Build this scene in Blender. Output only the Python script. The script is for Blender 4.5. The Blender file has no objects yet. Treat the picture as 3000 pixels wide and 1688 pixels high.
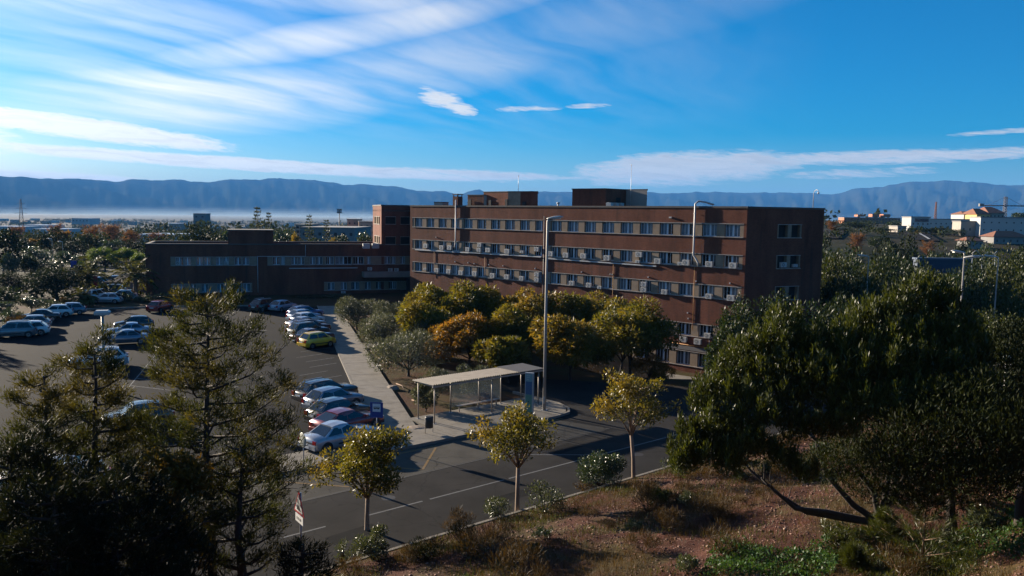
import bpy, bmesh, math, random
import numpy as np
from mathutils import Vector, Matrix

random.seed(7)
RNG = np.random.default_rng(11)
R = math.radians
scene = bpy.context.scene
COL = scene.collection

# ------------------------------------------------------------------ camera
EYE = 13.0                                   # eye height over the street
FPX, CX, CY = 2330.0, 1500.0, 844.0          # focal length and centre in pixels of the 3000 px photograph
PITCH, ROLL = math.atan(214 / 2330.0), 0.0145
_f = Vector((0, math.cos(PITCH), -math.sin(PITCH)))
_r0 = Vector((1, 0, 0)); _u0 = _r0.cross(_f)
_r = math.cos(ROLL) * _r0 + math.sin(ROLL) * _u0
_u = -math.sin(ROLL) * _r0 + math.cos(ROLL) * _u0
cam_data = bpy.data.cameras.new('camera')
cam = bpy.data.objects.new('camera', cam_data)
COL.objects.link(cam)
cam_data.sensor_width = 36.0
cam_data.lens = 36.0 * FPX / 3000.0
cam_data.clip_start = 0.1
cam_data.clip_end = 60000.0
cam.matrix_world = Matrix(((_r.x, _u.x, -_f.x, 0), (_r.y, _u.y, -_f.y, 0), (_r.z, _u.z, -_f.z, EYE), (0, 0, 0, 1)))
scene.camera = cam

# ------------------------------------------------------------------ sun, sky, exposure
SUN_AZ = 52.0      # degrees to the left of the view axis (+Y)
SUN_EL = 13.5
sun_data = bpy.data.lights.new('sun', 'SUN')
sun_data.energy = 5.0
sun_data.angle = R(0.5)
sun_data.color = (1.0, 0.86, 0.68)
sun = bpy.data.objects.new('sun', sun_data)
COL.objects.link(sun)
_sd = Vector((-math.sin(R(SUN_AZ)) * math.cos(R(SUN_EL)), math.cos(R(SUN_AZ)) * math.cos(R(SUN_EL)), math.sin(R(SUN_EL))))
sun.rotation_euler = _sd.to_track_quat('Z', 'Y').to_euler()
SKY_STRENGTH = 0.05
SKY_SAT = 1.56
HAZE_COL, HAZE_DENS, HAZE_G = (0.10, 0.36, 0.86), 6.0e-5, 0.0
CLOUD_BASE, CLOUD_SUN = 5.0, 6.5        # cloud radiance before the sky strength
EXPOSURE = 1.6

vs = scene.view_settings
vs.view_transform = 'Standard'; vs.look = 'None'; vs.gamma = 1.0; vs.use_curve_mapping = False
vs.exposure = EXPOSURE
scene.render.engine = 'CYCLES'
cy = scene.cycles
cy.use_denoising = True
cy.max_bounces = 5; cy.diffuse_bounces = 2; cy.glossy_bounces = 2; cy.transmission_bounces = 3
cy.transparent_max_bounces = 8; cy.volume_bounces = 0
cy.sample_clamp_indirect = 4.0
cy.caustics_reflective = False; cy.caustics_refractive = False

world = bpy.data.worlds.new('World')
scene.world = world
world.use_nodes = True
WT = world.node_tree
WT.nodes.clear()


class NT:
    """small helper for wiring shader nodes"""
    def __init__(self, tree): self.t = tree
    def n(self, kind, **kw):
        nd = self.t.nodes.new(kind)
        for k, v in kw.items(): setattr(nd, k, v)
        return nd
    def put(self, nd, i, v):
        s = nd.inputs[i]
        if isinstance(v, bpy.types.NodeSocket): self.t.links.new(v, s)
        elif v is not None:
            try: s.default_value = v
            except Exception: s.default_value = (*v, 1.0)
    def m(self, op, a, b=None, c=None, clamp=False):
        nd = self.n('ShaderNodeMath', operation=op, use_clamp=clamp)
        self.put(nd, 0, a); self.put(nd, 1, b); self.put(nd, 2, c)
        return nd.outputs[0]
    def mix(self, f, a, b):
        nd = self.n('ShaderNodeMix', data_type='RGBA')
        self.put(nd, 0, f); self.put(nd, 6, a); self.put(nd, 7, b)
        return nd.outputs[2]
    def ramp(self, f, stops):
        nd = self.n('ShaderNodeValToRGB')
        e = nd.color_ramp.elements
        while len(e) < len(stops): e.new(0.5)
        for el, (p, c) in zip(e, stops):
            el.position = p
            el.color = (c, c, c, 1) if not hasattr(c, '__len__') else (*c, 1)
        self.put(nd, 0, f)
        return nd.outputs[0]
    def noise(self, vec, scale, detail=4, rough=0.55, dist=0.0):
        nd = self.n('ShaderNodeTexNoise')
        if vec is not None: self.put(nd, 'Vector', vec)
        self.put(nd, 'Scale', scale); self.put(nd, 'Detail', detail); self.put(nd, 'Roughness', rough); self.put(nd, 'Distortion', dist)
        return nd.outputs[0]
    def comb(self, x, y, z):
        nd = self.n('ShaderNodeCombineXYZ'); self.put(nd, 0, x); self.put(nd, 1, y); self.put(nd, 2, z)
        return nd.outputs[0]


w = NT(WT)
sky = w.n('ShaderNodeTexSky', sky_type='NISHITA')
sky.sun_disc = False
sky.sun_elevation = R(SUN_EL)
sky.sun_rotation = R(-SUN_AZ)
sky.altitude = 200; sky.air_density = 1.0; sky.dust_density = 0.6; sky.ozone_density = 5.5
geo = w.n('ShaderNodeTexCoord')
sep = w.n('ShaderNodeSeparateXYZ'); w.put(sep, 0, geo.outputs['Generated'])
dx, dy, dz = sep.outputs
az = w.m('MULTIPLY', w.m('ARCTAN2', dx, dy), 180 / math.pi)          # degrees right of +Y
el = w.m('MULTIPLY', w.m('ARCSINE', w.m('MINIMUM', w.m('MAXIMUM', dz, -1.0), 1.0)), 180 / math.pi)
# cirrus texture on a flat layer high overhead: streaks fan out towards the horizon
den = w.m('ADD', w.m('MAXIMUM', dz, 0.0), 0.06)
plx = w.m('DIVIDE', dx, den); ply = w.m('DIVIDE', dy, den)
def rot(ax, ay, deg):
    c, s = math.cos(R(deg)), math.sin(R(deg))
    return (w.m('ADD', w.m('MULTIPLY', ax, c), w.m('MULTIPLY', ay, s)), w.m('ADD', w.m('MULTIPLY', ax, -s), w.m('MULTIPLY', ay, c)))
def warp(vx, vy, k, sc):
    nn = w.n('ShaderNodeTexNoise'); w.put(nn, 'Vector', w.comb(vx, vy, 3.3)); w.put(nn, 'Scale', sc); w.put(nn, 'Detail', 3)
    sp = w.n('ShaderNodeSeparateXYZ'); w.put(sp, 0, nn.outputs[1])
    return (w.m('ADD', vx, w.m('MULTIPLY', w.m('SUBTRACT', sp.outputs[0], 0.5), k)), w.m('ADD', vy, w.m('MULTIPLY', w.m('SUBTRACT', sp.outputs[1], 0.5), k)))
def strokes(lst, along, across, seed, lo, hi, detail=6):
    """elongated cloud bodies: (azimuth, elevation, half length, half width, tilt, weight) in degrees, broken up by streaky noise"""
    out = None
    for (a0, e0, hl, hw, tilt, wt) in lst:
        x_, y_ = rot(w.m('SUBTRACT', az, a0), w.m('SUBTRACT', el, e0), tilt)
        # the upper edge of a body is softer than the lower one
        q = w.m('ADD', w.m('POWER', w.m('ABSOLUTE', w.m('DIVIDE', x_, hl)), 2.4), w.m('POWER', w.m('ABSOLUTE', w.m('DIVIDE', y_, hw)), 2.0))
        body = w.m('MULTIPLY', w.m('SUBTRACT', 1.0, q, clamp=True), wt)
        out = body if out is None else w.m('MAXIMUM', out, body)
    return out
B_soft = strokes([(-12, 12.0, 16, 1.3, 12.5, .85), (-20.4, 7.3, 12.5, 2.4, 3, 1.0), (-6, 10.0, 10, 2.5, 12, .45), (-27, 12.4, 12, 1.9, -5, .55),
                  (-13, 14.3, 10, 1.2, -2, .5), (8, 13.6, 16, 2.2, 10, .22), (-24, 9.5, 9, 3.2, 0, .25), (-50, 10, 12, 3, 4, .5), (50, 12, 14, 2, -6, .3)], 1, 1, 0, 0, 1)
B_crisp = strokes([(-5.2, 8.0, 1.8, .7, -8, .95), (-3.9, 7.45, 1.5, .5, -12, 1.05), (-6.0, 8.6, 1.1, .35, -10, .6), (1.0, 7.45, 2.6, .26, 2, .6), (5.2, 7.7, 1.8, .2, 2, .55),
                   (-28.5, 5.05, 10.5, .78, -5, 1.5), (-18, 3.15, 21, .5, -2.0, 1.5), (-8, 2.75, 7, .35, -1, 1.3), (-31, 1.95, 7.5, .38, -1, 1.4), (-38, 4.0, 7, 1.6, 0, 1.2), (-3, 2.85, 8, .4, -1.5, .9),
                   (12.0, 3.4, 8.6, 1.35, 3, 1.15), (24.5, 4.05, 11.5, .55, 1, .95), (23.5, 3.05, 5.5, .4, 2, .6), (31.5, 5.45, 3.6, .2, 2, .7),
                   (45, 4.0, 10, .6, 0, .8), (-58, 4.2, 12, .9, 0, 1.1)], 1, 1, 0, 0, 1)
sx, sy = rot(plx, ply, 62)
wx, wy = warp(sx, sy, 0.5, 0.9)
n_soft = w.noise(w.comb(w.m('MULTIPLY', wx, 0.5), w.m('MULTIPLY', wy, 1.9), 1.0), 1.7, 6, .52)
n_fine = w.noise(w.comb(w.m('MULTIPLY', az, 0.30), w.m('MULTIPLY', w.m('ADD', el, w.m('MULTIPLY', az, .04)), 2.3), 4.0), 1.0, 8, .66, .9)
n_wisp = w.noise(w.comb(w.m('MULTIPLY', az, 0.9), w.m('MULTIPLY', w.m('ADD', el, w.m('MULTIPLY', az, .12)), 6.5), 2.0), 1.0, 6, .62, .8)
n_big = w.noise(w.comb(w.m('MULTIPLY', az, 0.05), w.m('MULTIPLY', el, 0.3), 9.0), 1.0, 3, .5)
soft = w.m('MULTIPLY', B_soft, w.m('MULTIPLY', w.m('ADD', n_soft, 0.05), 1.0, clamp=True))
thin = w.m('MULTIPLY', w.m('SUBTRACT', n_soft, 0.34, clamp=True), 0.75)
thin = w.m('MULTIPLY', thin, w.m('MULTIPLY', w.m('SUBTRACT', el, 4.0), .22, clamp=True))
thin = w.m('MULTIPLY', thin, w.m('SUBTRACT', 1.0, w.m('MULTIPLY', w.m('ADD', az, 4), 0.04), clamp=True))
crisp_in = w.m('ADD', B_crisp, w.m('MULTIPLY', w.m('SUBTRACT', w.m('ADD', w.m('MULTIPLY', n_fine, .6), w.m('MULTIPLY', n_wisp, .4)), 0.5), 3.4))
crisp_in = w.m('MULTIPLY', crisp_in, w.m('MINIMUM', w.m('MULTIPLY', B_crisp, 6.0), 1.0))
crisp = w.ramp(crisp_in, [(0.10, 0.0), (0.85, 1.0)])
cover = w.m('MAXIMUM', w.m('ADD', soft, thin), w.m('MULTIPLY', crisp, 0.93), clamp=True)
# clouds shine brighter towards the sun
sund = w.n('ShaderNodeVectorMath', operation='DOT_PRODUCT'); w.put(sund, 0, geo.outputs['Generated']); sund.inputs[1].default_value = tuple(_sd)
toward = w.m('POWER', w.m('MAXIMUM', sund.outputs['Value'], 0.0), 4.0)
inner = w.ramp(w.m('MULTIPLY', w.m('MULTIPLY', crisp, w.m('SUBTRACT', n_fine, 0.15)), 1.6), [(0.5, 1.0), (1.0, 0.74)])   # thick hearts are greyer
bright = w.m('MULTIPLY', w.m('ADD', CLOUD_BASE, w.m('MULTIPLY', toward, CLOUD_SUN)), inner)
ccol = w.n('ShaderNodeMix', data_type='RGBA', blend_type='MULTIPLY'); w.put(ccol, 0, 1.0)
w.put(ccol, 6, w.mix(w.m('MULTIPLY', toward, 1.0, clamp=True), (0.97, 0.98, 1.0, 1), (1.0, 0.97, 0.90, 1)))
w.put(ccol, 7, w.comb(bright, bright, bright))
hsv = w.n('ShaderNodeHueSaturation'); w.put(hsv, 'Color', sky.outputs[0]); w.put(hsv, 'Saturation', SKY_SAT)
skyc = w.mix(cover, hsv.outputs[0], ccol.outputs[2])
bg = w.n('ShaderNodeBackground'); w.put(bg, 0, skyc); w.put(bg, 1, SKY_STRENGTH)
wo = w.n('ShaderNodeOutputWorld'); WT.links.new(bg.outputs[0], wo.inputs[0])

# ------------------------------------------------------------------ survey: a sight line of the photograph met with a level or a depth
def sight(px, py):
    return _f + _r * ((px - CX) / FPX) - _u * ((py - CY) / FPX)
def on_level(px, py, z=0.0):
    d = sight(px, py); t = (z - EYE) / d.z
    return Vector((d.x * t, d.y * t, z))
def at_depth(px, py, Y):
    d = sight(px, py); t = Y / d.y
    return Vector((d.x * t, Y, EYE + d.z * t))


# ------------------------------------------------------------------ objects
def tag(o, label=None, cat=None, group=None, kind=None):
    if label: o['label'] = label
    if cat: o['category'] = cat
    if group: o['group'] = group
    if kind: o['kind'] = kind
    return o

def thing(name, loc=(0, 0, 0), rz=0.0, label=None, cat=None, group=None):
    o = bpy.data.objects.new(name, None)
    o.empty_display_size = 0.3
    COL.objects.link(o)
    o.location = loc; o.rotation_euler = (0, 0, rz)
    return tag(o, label, cat, group)

def link(name, me, parent=None, mat=None):
    o = bpy.data.objects.new(name, me)
    COL.objects.link(o)
    if parent is not None: o.parent = parent
    if mat is not None:
        if len(me.materials) == 0: me.materials.append(mat)
    return o

def copy_thing(root, loc=None, rz=None, scale=None):
    """a copy of a thing with copies of its parts and sub-parts (mesh data shared)"""
    def rec(o, par):
        c = o.copy(); COL.objects.link(c)
        if par is not None: c.parent = par
        for ch in KIDS.get(o.name, ()): rec(ch, c)
        return c
    KIDS = {}
    for o in root.children: KIDS.setdefault(root.name, []).append(o)
    for o in list(root.children):
        for q in o.children: KIDS.setdefault(o.name, []).append(q)
    c = rec(root, None)
    if loc is not None: c.location = loc
    if rz is not None: c.rotation_euler = (0, 0, rz)
    if scale is not None: c.scale = scale if hasattr(scale, '__len__') else (scale,) * 3
    return c

def np_mesh(name, verts, faces, mat=None, smooth=False, mats=None, mat_idx=None):
    """verts (n,3), faces (m,k) of one size k"""
    me = bpy.data.meshes.new(name)
    verts = np.asarray(verts, np.float32); faces = np.asarray(faces, np.int32)
    m, k = faces.shape
    me.vertices.add(len(verts)); me.vertices.foreach_set('co', verts.ravel())
    me.loops.add(m * k); me.loops.foreach_set('vertex_index', faces.ravel())
    me.polygons.add(m)
    me.polygons.foreach_set('loop_start', np.arange(0, m * k, k, dtype=np.int32))
    me.polygons.foreach_set('loop_total', np.full(m, k, np.int32))
    if smooth: me.polygons.foreach_set('use_smooth', np.ones(m, bool))
    for q in (mats or ([mat] if mat else [])): me.materials.append(q)
    if mat_idx is not None: me.polygons.foreach_set('material_index', np.asarray(mat_idx, np.int32))
    me.update(calc_edges=True)
    return me

class MB:
    """collects boxes, prisms, tubes and sheets into ONE mesh"""
    def __init__(self): self.v = []; self.f = []; self.s = []
    def add(self, vs, fs, smooth=False):
        o = len(self.v)
        self.v += [tuple(q) for q in vs]
        self.f += [tuple(i + o for i in q) for q in fs]
        self.s += [smooth] * len(fs)
        return self
    def box(self, x0, x1, y0, y1, z0, z1):
        return self.add([(x0, y0, z0), (x1, y0, z0), (x1, y1, z0), (x0, y1, z0), (x0, y0, z1), (x1, y0, z1), (x1, y1, z1), (x0, y1, z1)],
                        [(0, 3, 2, 1), (4, 5, 6, 7), (0, 1, 5, 4), (1, 2, 6, 5), (2, 3, 7, 6), (3, 0, 4, 7)])
    def prism(self, poly, z0, z1):
        """poly: counter-clockwise plan points; z0/z1 numbers or per-point lists"""
        n = len(poly)
        a = z0 if hasattr(z0, '__len__') else [z0] * n
        b = z1 if hasattr(z1, '__len__') else [z1] * n
        vs = [(p[0], p[1], a[i]) for i, p in enumerate(poly)] + [(p[0], p[1], b[i]) for i, p in enumerate(poly)]
        fs = [tuple(reversed(range(n))), tuple(range(n, 2 * n))] + [(i, (i + 1) % n, n + (i + 1) % n, n + i) for i in range(n)]
        return self.add(vs, fs)
    def sheet(self, pts):
        return self.add(pts, [tuple(range(len(pts)))])
    def tube(self, pts, rad, n=8, cap=True, smooth=True):
        pts = [Vector(p) for p in pts]
        rad = rad if hasattr(rad, '__len__') else [rad] * len(pts)
        vs = []; fs = []
        prev = None
        for i, p in enumerate(pts):
            d = (pts[min(i + 1, len(pts) - 1)] - pts[max(i - 1, 0)])
            d = d.normalized() if d.length > 1e-9 else Vector((0, 0, 1))
            if prev is None:
                a = Vector((1, 0, 0)) if abs(d.x) < 0.9 else Vector((0, 1, 0))
                a = (a - d * a.dot(d)).normalized()
            else:
                a = prev - d * prev.dot(d)
                a = a.normalized() if a.length > 1e-6 else Vector((1, 0, 0))
            prev = a
            b = d.cross(a)
            for k in range(n):
                t = 2 * math.pi * k / n
                vs.append(p + (a * math.cos(t) + b * math.sin(t)) * rad[i])
        for i in range(len(pts) - 1):
            for k in range(n):
                fs.append((i * n + k, i * n + (k + 1) % n, (i + 1) * n + (k + 1) % n, (i + 1) * n + k))
        self.add(vs, fs, smooth)
        if cap:
            o = len(self.v) - len(vs)
            self.f.append(tuple(o + k for k in reversed(range(n)))); self.s.append(False)
            q = o + (len(pts) - 1) * n
            self.f.append(tuple(q + k for k in range(n))); self.s.append(False)
        return self
    def lathe(self, prof, n=12, c=(0, 0), smooth=True):
        vs = []; fs = []
        for r_, z in prof:
            for k in range(n):
                t = 2 * math.pi * k / n
                vs.append((c[0] + r_ * math.cos(t), c[1] + r_ * math.sin(t), z))
        for i in range(len(prof) - 1):
            for k in range(n):
                fs.append((i * n + k, i * n + (k + 1) % n, (i + 1) * n + (k + 1) % n, (i + 1) * n + k))
        fs.append(tuple(reversed(range(n)))); q = (len(prof) - 1) * n; fs.append(tuple(q + k for k in range(n)))
        return self.add(vs, fs, smooth)
    def xform(self, M):
        self.v = [tuple(M @ Vector(p)) for p in self.v]; return self
    def mesh(self, name, mat=None):
        me = bpy.data.meshes.new(name)
        me.from_pydata(self.v, [], self.f)
        me.polygons.foreach_set('use_smooth', self.s)
        if mat is not None: me.materials.append(mat)
        me.update()
        return me
    def build(self, name, mat=None, parent=None):
        return link(name, self.mesh(name, mat), parent)


# ------------------------------------------------------------------ materials
def new_mat(name):
    m = bpy.data.materials.new(name); m.use_nodes = True
    t = m.node_tree; t.nodes.clear()
    k = NT(t)
    out = k.n('ShaderNodeOutputMaterial')
    return m, k, out

def simple(name, col, rough=0.6, metal=0.0, vary=0.12, scale=3.0, spec=0.5, bump=0.0, bscale=40.0, coat=0.0, dirt=None, stretch=None):
    """a plain coloured surface with uneven tone and optional grime"""
    m, k, out = new_mat(name)
    p = k.n('ShaderNodeBsdfPrincipled')
    tc = k.n('ShaderNodeTexCoord').outputs['Object']
    if stretch:
        mp = k.n('ShaderNodeMapping'); k.put(mp, 0, tc); mp.inputs['Scale'].default_value = stretch; tc = mp.outputs[0]
    n1 = k.noise(tc, scale, 5, .6)
    f = k.ramp(n1, [(0.25, 1 - vary), (0.75, 1 + vary)])
    mul = k.n('ShaderNodeMix', data_type='RGBA', blend_type='MULTIPLY'); k.put(mul, 0, 1.0); k.put(mul, 6, (*col, 1)); k.put(mul, 7, f)
    c = mul.outputs[2]
    if dirt:
        dcol, amt, dsc = dirt
        d = k.ramp(k.noise(tc, dsc, 6, .65), [(0.48, 0.0), (0.72, amt)])
        c = k.mix(d, c, (*dcol, 1))
    k.put(p, 'Base Color', c); k.put(p, 'Roughness', rough); k.put(p, 'Metallic', metal); k.put(p, 'Specular IOR Level', spec)
    if coat: k.put(p, 'Coat Weight', coat); k.put(p, 'Coat Roughness', 0.08)
    if bump:
        b = k.n('ShaderNodeBump'); k.put(b, 'Strength', bump); k.put(b, 'Distance', 0.02); k.put(b, 'Height', k.noise(tc, bscale, 4, .6)); k.put(p, 'Normal', b.outputs[0])
    k.t.links.new(p.outputs[0], out.inputs[0])
    return m

# ------------------------------------------------------------------ lie of the land
# street frame: s runs along the centre line to the upper right, t across it (t > 0 on the bus stop side)
RO = Vector((-5.61, 33.66)); RU = Vector((0.766, 0.643)); RV = Vector((-0.643, 0.766))
def RT(s, t, z=0.0):
    p = RO + RU * s + RV * t
    return Vector((p.x, p.y, z))
def sm(x): 
    x = np.clip(x, 0, 1); return x * x * (3 - 2 * x)
_ph = RNG.uniform(0, 6.28, (3, 6))
def rumble(x, y, f):
    return (np.sin(x * f + _ph[0, 0]) * np.sin(y * f * 1.1 + _ph[0, 1]) + .6 * np.sin(x * f * 2.3 + y * f * .9 + _ph[0, 2]) * np.sin(y * f * 2.1 - x * f * .7 + _ph[0, 3])
            + .4 * np.sin(x * f * 4.7 - y * f * 1.7 + _ph[1, 0]) * np.sin(y * f * 4.1 + _ph[1, 1]) + .25 * np.sin(x * f * 9.1 + y * f * 3 + _ph[1, 2]) * np.sin(y * f * 8.3 - x * f * 2 + _ph[1, 3]))
def hill_z(x, y):
    """the slope the photograph was taken from: gentle at the street, steep under the viewer"""
    t = (x - RO.x) * RV.x + (y - RO.y) * RV.y
    s = (x - RO.x) * RU.x + (y - RO.y) * RU.y
    d = np.maximum(-t - 3.95, 0)
    g = 0.19 + 0.05 * sm((s - 2) / 12)
    h = .1 + g * d + .066 * np.maximum(d - 15.5, 0) ** 2
    h = np.minimum(h, 11.3 + .02 * d)
    return h + rumble(x, y, .55) * .10 * np.clip(d / 4, 0, 1)
def ground_z(x, y):
    x = np.asarray(x, float); y = np.asarray(y, float)
    t = (x - RO.x) * RV.x + (y - RO.y) * RV.y
    z = np.zeros_like(x) - .03
    z = z - 3.5 * sm((y - 63) / 9) * sm((x - 1) / 18) * (1 - sm((y - 150) / 60))
    rm = sm((x - 45) / 45) * (1 - sm((y - 540) / 700))
    z = z - 27 * sm((y - 190) / 1100) * (1 - rm)
    z = z + rm * (9.0 * sm((y - 130) / 120) + 2.0 * sm((y - 280) / 220))
    z = z + rumble(x, y, .012) * .7 * sm((y - 160) / 200)
    z = np.where((t < -3.95) & (y < 120), -.4, z)
    z = z + 5 * np.exp(-(((x + 140) / 95) ** 2 + ((y - 520) / 60) ** 2))
    return z
def gz(x, y):
    t = (x - RO.x) * RV.x + (y - RO.y) * RV.y
    return float(hill_z(np.array(x), np.array(y))) if (t < -3.95 and y < 120) else float(ground_z(np.array(x), np.array(y)))

def axis(parts):
    out = []
    for a, b, n in parts: out += list(np.linspace(a, b, n, endpoint=False))
    return np.array(out + [parts[-1][1]])
gx = np.concatenate([-np.geomspace(16000, 70, 60), np.linspace(-69, 69, 139), np.geomspace(70, 16000, 60)])
gy = axis([(-2600, -60, 10), (-60, 20, 12), (20, 140, 121), (140, 320, 61), (320, 900, 60), (900, 4000, 40), (4000, 16000, 40)])
X, Y = np.meshgrid(gx, gy)
Z = ground_z(X, Y)
nx = len(gx)
idx = np.arange(len(gy) * nx).reshape(len(gy), nx)
quads = np.stack([idx[:-1, :-1], idx[:-1, 1:], idx[1:, 1:], idx[1:, :-1]], -1).reshape(-1, 4)

def earth_material():
    m, k, out = new_mat('earth')
    p = k.n('ShaderNodeBsdfPrincipled')
    tc = k.n('ShaderNodeTexCoord').outputs['Object']
    sp = k.n('ShaderNodeSeparateXYZ'); k.put(sp, 0, tc)
    near = k.mix(k.ramp(k.noise(tc, .35, 6, .65), [(.42, 0.), (.6, 1.)]), (.075, .036, .019, 1), (.06, .048, .016, 1))
    near = k.mix(k.ramp(k.noise(tc, 2.2, 6, .7), [(.5, 0.), (.75, .7)]), near, (.03, .026, .011, 1))
    v = k.n('ShaderNodeTexVoronoi'); k.put(v, 'Vector', tc); k.put(v, 'Scale', .012)
    fields = k.ramp(k.m('FRACT', k.m('MULTIPLY', v.outputs['Distance'], 3.7)), [(.1, (.032, .029, .016)), (.4, (.052, .042, .026)), (.6, (.02, .024, .012)), (.9, (.066, .053, .036))])
    fields = k.mix(k.ramp(k.noise(tc, .02, 6, .7), [(.45, 0.), (.6, 1.)]), fields, (.022, .027, .014, 1))
    c = k.mix(k.m('MULTIPLY', k.m('SUBTRACT', sp.outputs[1], 106), 1 / 30, clamp=True), near, fields)
    k.put(p, 'Base Color', c); k.put(p, 'Roughness', .95); k.put(p, 'Specular IOR Level', .1)
    b = k.n('ShaderNodeBump'); k.put(b, 'Strength', .8); k.put(b, 'Distance', .08); k.put(b, 'Height', k.noise(tc, 5, 6, .7)); k.put(p, 'Normal', b.outputs[0])
    k.t.links.new(p.outputs[0], out.inputs[0])
    return m
M_EARTH = earth_material()
ground = link('ground', np_mesh('ground', np.stack([X, Y, Z], -1).reshape(-1, 3), quads, M_EARTH, smooth=True))
tag(ground, kind='structure')

# the hillside in front: a finer sheet that follows the street verge
hs = np.concatenate([np.linspace(-42, -14, 40, endpoint=False), np.linspace(-14, 40, 200, endpoint=False), np.linspace(40, 75, 30)])
hd = np.concatenate([np.linspace(-.02, 24, 130, endpoint=False), np.linspace(24, 60, 30)])
HS, HD = np.meshgrid(hs, hd)
HX = RO.x + RU.x * HS + RV.x * (-3.95 - HD); HY = RO.y + RU.y * HS + RV.y * (-3.95 - HD)
HZ = hill_z(HX, HY) + np.where((HD > .5), RNG.normal(0, .012, HX.shape), 0)
ih = np.arange(HX.size).reshape(HX.shape)
hq = np.stack([ih[:-1, :-1], ih[1:, :-1], ih[1:, 1:], ih[:-1, 1:]], -1).reshape(-1, 4)
def hillside_material():
    m, k, out = new_mat('hillside_soil')
    p = k.n('ShaderNodeBsdfPrincipled')
    tc = k.n('ShaderNodeTexCoord').outputs['Object']
    soil = k.ramp(k.noise(tc, 1.1, 8, .68), [(.3, (.034, .013, .008)), (.55, (.075, .027, .017)), (.75, (.125, .055, .036))])
    v = k.n('ShaderNodeTexVoronoi'); k.put(v, 'Vector', tc); k.put(v, 'Scale', 14.0)
    soil = k.mix(k.ramp(v.outputs['Distance'], [(.0, .55), (.5, 0.)]), soil, (.17, .09, .065, 1))
    grass = k.mix(k.ramp(k.noise(tc, 6, 5, .7), [(.35, 0.), (.65, 1.)]), (.035, .03, .01, 1), (.075, .052, .018, 1))
    c = k.mix(k.ramp(k.noise(tc, .42, 5, .6), [(.46, 0.), (.60, .9)]), soil, grass)
    k.put(p, 'Base Color', c); k.put(p, 'Roughness', .95); k.put(p, 'Specular IOR Level', .15)
    b = k.n('ShaderNodeBump'); k.put(b, 'Strength', 1.0); k.put(b, 'Distance', .06); k.put(b, 'Height', k.noise(tc, 11, 7, .7)); k.put(p, 'Normal', b.outputs[0])
    k.t.links.new(p.outputs[0], out.inputs[0])
    return m
hillside = link('hillside', np_mesh('hillside', np.stack([HX, HY, HZ], -1).reshape(-1, 3), hq, hillside_material(), smooth=True))
tag(hillside, kind='structure')

# ------------------------------------------------------------------ mountains: the ridge line read off the photograph, carried on beyond its edges
RIDGE = [(0, 515), (50, 518), (100, 523), (190, 523), (250, 525), (310, 530), (350, 531), (390, 526), (440, 528), (500, 526), (560, 531), (610, 534), (660, 527), (710, 526), (770, 525),
         (830, 523), (880, 525), (920, 529), (980, 535), (1010, 542), (1040, 541), (1090, 541), (1150, 546), (1190, 553), (1250, 561), (1300, 560), (1330, 567), (1350, 569), (1375, 560),
         (1392, 556), (1405, 556), (1420, 565), (1460, 569), (1500, 566), (1560, 559), (1600, 562), (1650, 563), (1700, 562), (1760, 563), (1830, 565), (1893, 562), (1936, 566), (2017, 566),
         (2039, 562), (2095, 562), (2110, 565), (2157, 564), (2231, 565), (2331, 564), (2411, 569), (2440, 569), (2480, 560), (2513, 553), (2572, 547), (2585, 549), (2605, 542), (2679, 532),
         (2718, 533), (2771, 527), (2827, 536), (2855, 531), (2912, 540), (2958, 545), (3000, 542)]
raz = []; rel_ = []
for px, py in RIDGE:
    d = sight(px, py).normalized()
    raz.append(math.degrees(math.atan2(d.x, d.y))); rel_.append(math.degrees(math.asin(d.z)))
raz = np.array([-75, -60, -50, -42, -36] + raz + [36, 42, 50, 60, 75]); rel_ = np.array([1.2, 1.8, 2.4, 2.2, 2.6] + rel_ + [2.1, 2.4, 1.7, 1.9, 1.2])
na = 900
A = np.linspace(-75, 75, na)
crest = np.interp(A, raz, rel_)
def fbm1(a, f, seed):
    g = np.random.default_rng(seed); o = np.zeros_like(a)
    for i in range(7):
        p_ = g.uniform(0, 6.28, 3); w_ = f * 1.93 ** i
        o += (np.sin(a * w_ + p_[0]) + np.sin(a * w_ * 1.37 + p_[1]) * .7) * .58 ** i
    return o
crest = crest + fbm1(A, 2.2, 3) * .022
Rm = 10500 + 1600 * np.sin(np.radians(A) * 2.2 + .9) + fbm1(A, .15, 5) * 250
prof = [(.66, 0.0), (.70, .05), (.74, .13), (.78, .24), (.82, .37), (.86, .52), (.90, .68), (.94, .84), (.97, .94), (1.0, 1.0), (1.04, .9), (1.1, .62), (1.18, .3), (1.26, .0)]
crest_s = np.convolve(np.pad(crest, 60, 'edge'), np.hanning(121) / np.hanning(121).sum(), 'valid')
Rs = np.convolve(np.pad(Rm, 30, 'edge'), np.hanning(61) / np.hanning(61).sum(), 'valid'); Rm = Rs
rows = []
for j, (fr, fh) in enumerate(prof):
    wob = fbm1(A + j * 1.7, .8, 40) * .07 + fbm1(A * 1.0 + j * 2.3, 3.1, 41) * .035
    bl = max(0.0, min(1.0, (fh - .55) / .42)) if fr <= 1 else .3
    hh = np.tan(np.radians(crest * bl + crest_s * (1 - bl))) * Rm + EYE
    h = np.where(fh < 1, (hh + 28) * np.clip(fh * (1 + wob * (1 - fh) * 3.0), 0, .985) - 28, hh)
    r_ = Rm * fr * (1 + (fbm1(A, .8, 60 + j) * .004 if fh < 1 else 0))
    if fr == 1.0: r_ = Rm
    rows.append(np.stack([r_ * np.sin(np.radians(A)), r_ * np.cos(np.radians(A)), h], -1))
mv = np.concatenate(rows)
im = np.arange(len(prof) * na).reshape(len(prof), na)
mq = np.stack([im[:-1, :-1], im[:-1, 1:], im[1:, 1:], im[1:, :-1]], -1).reshape(-1, 4)
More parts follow.
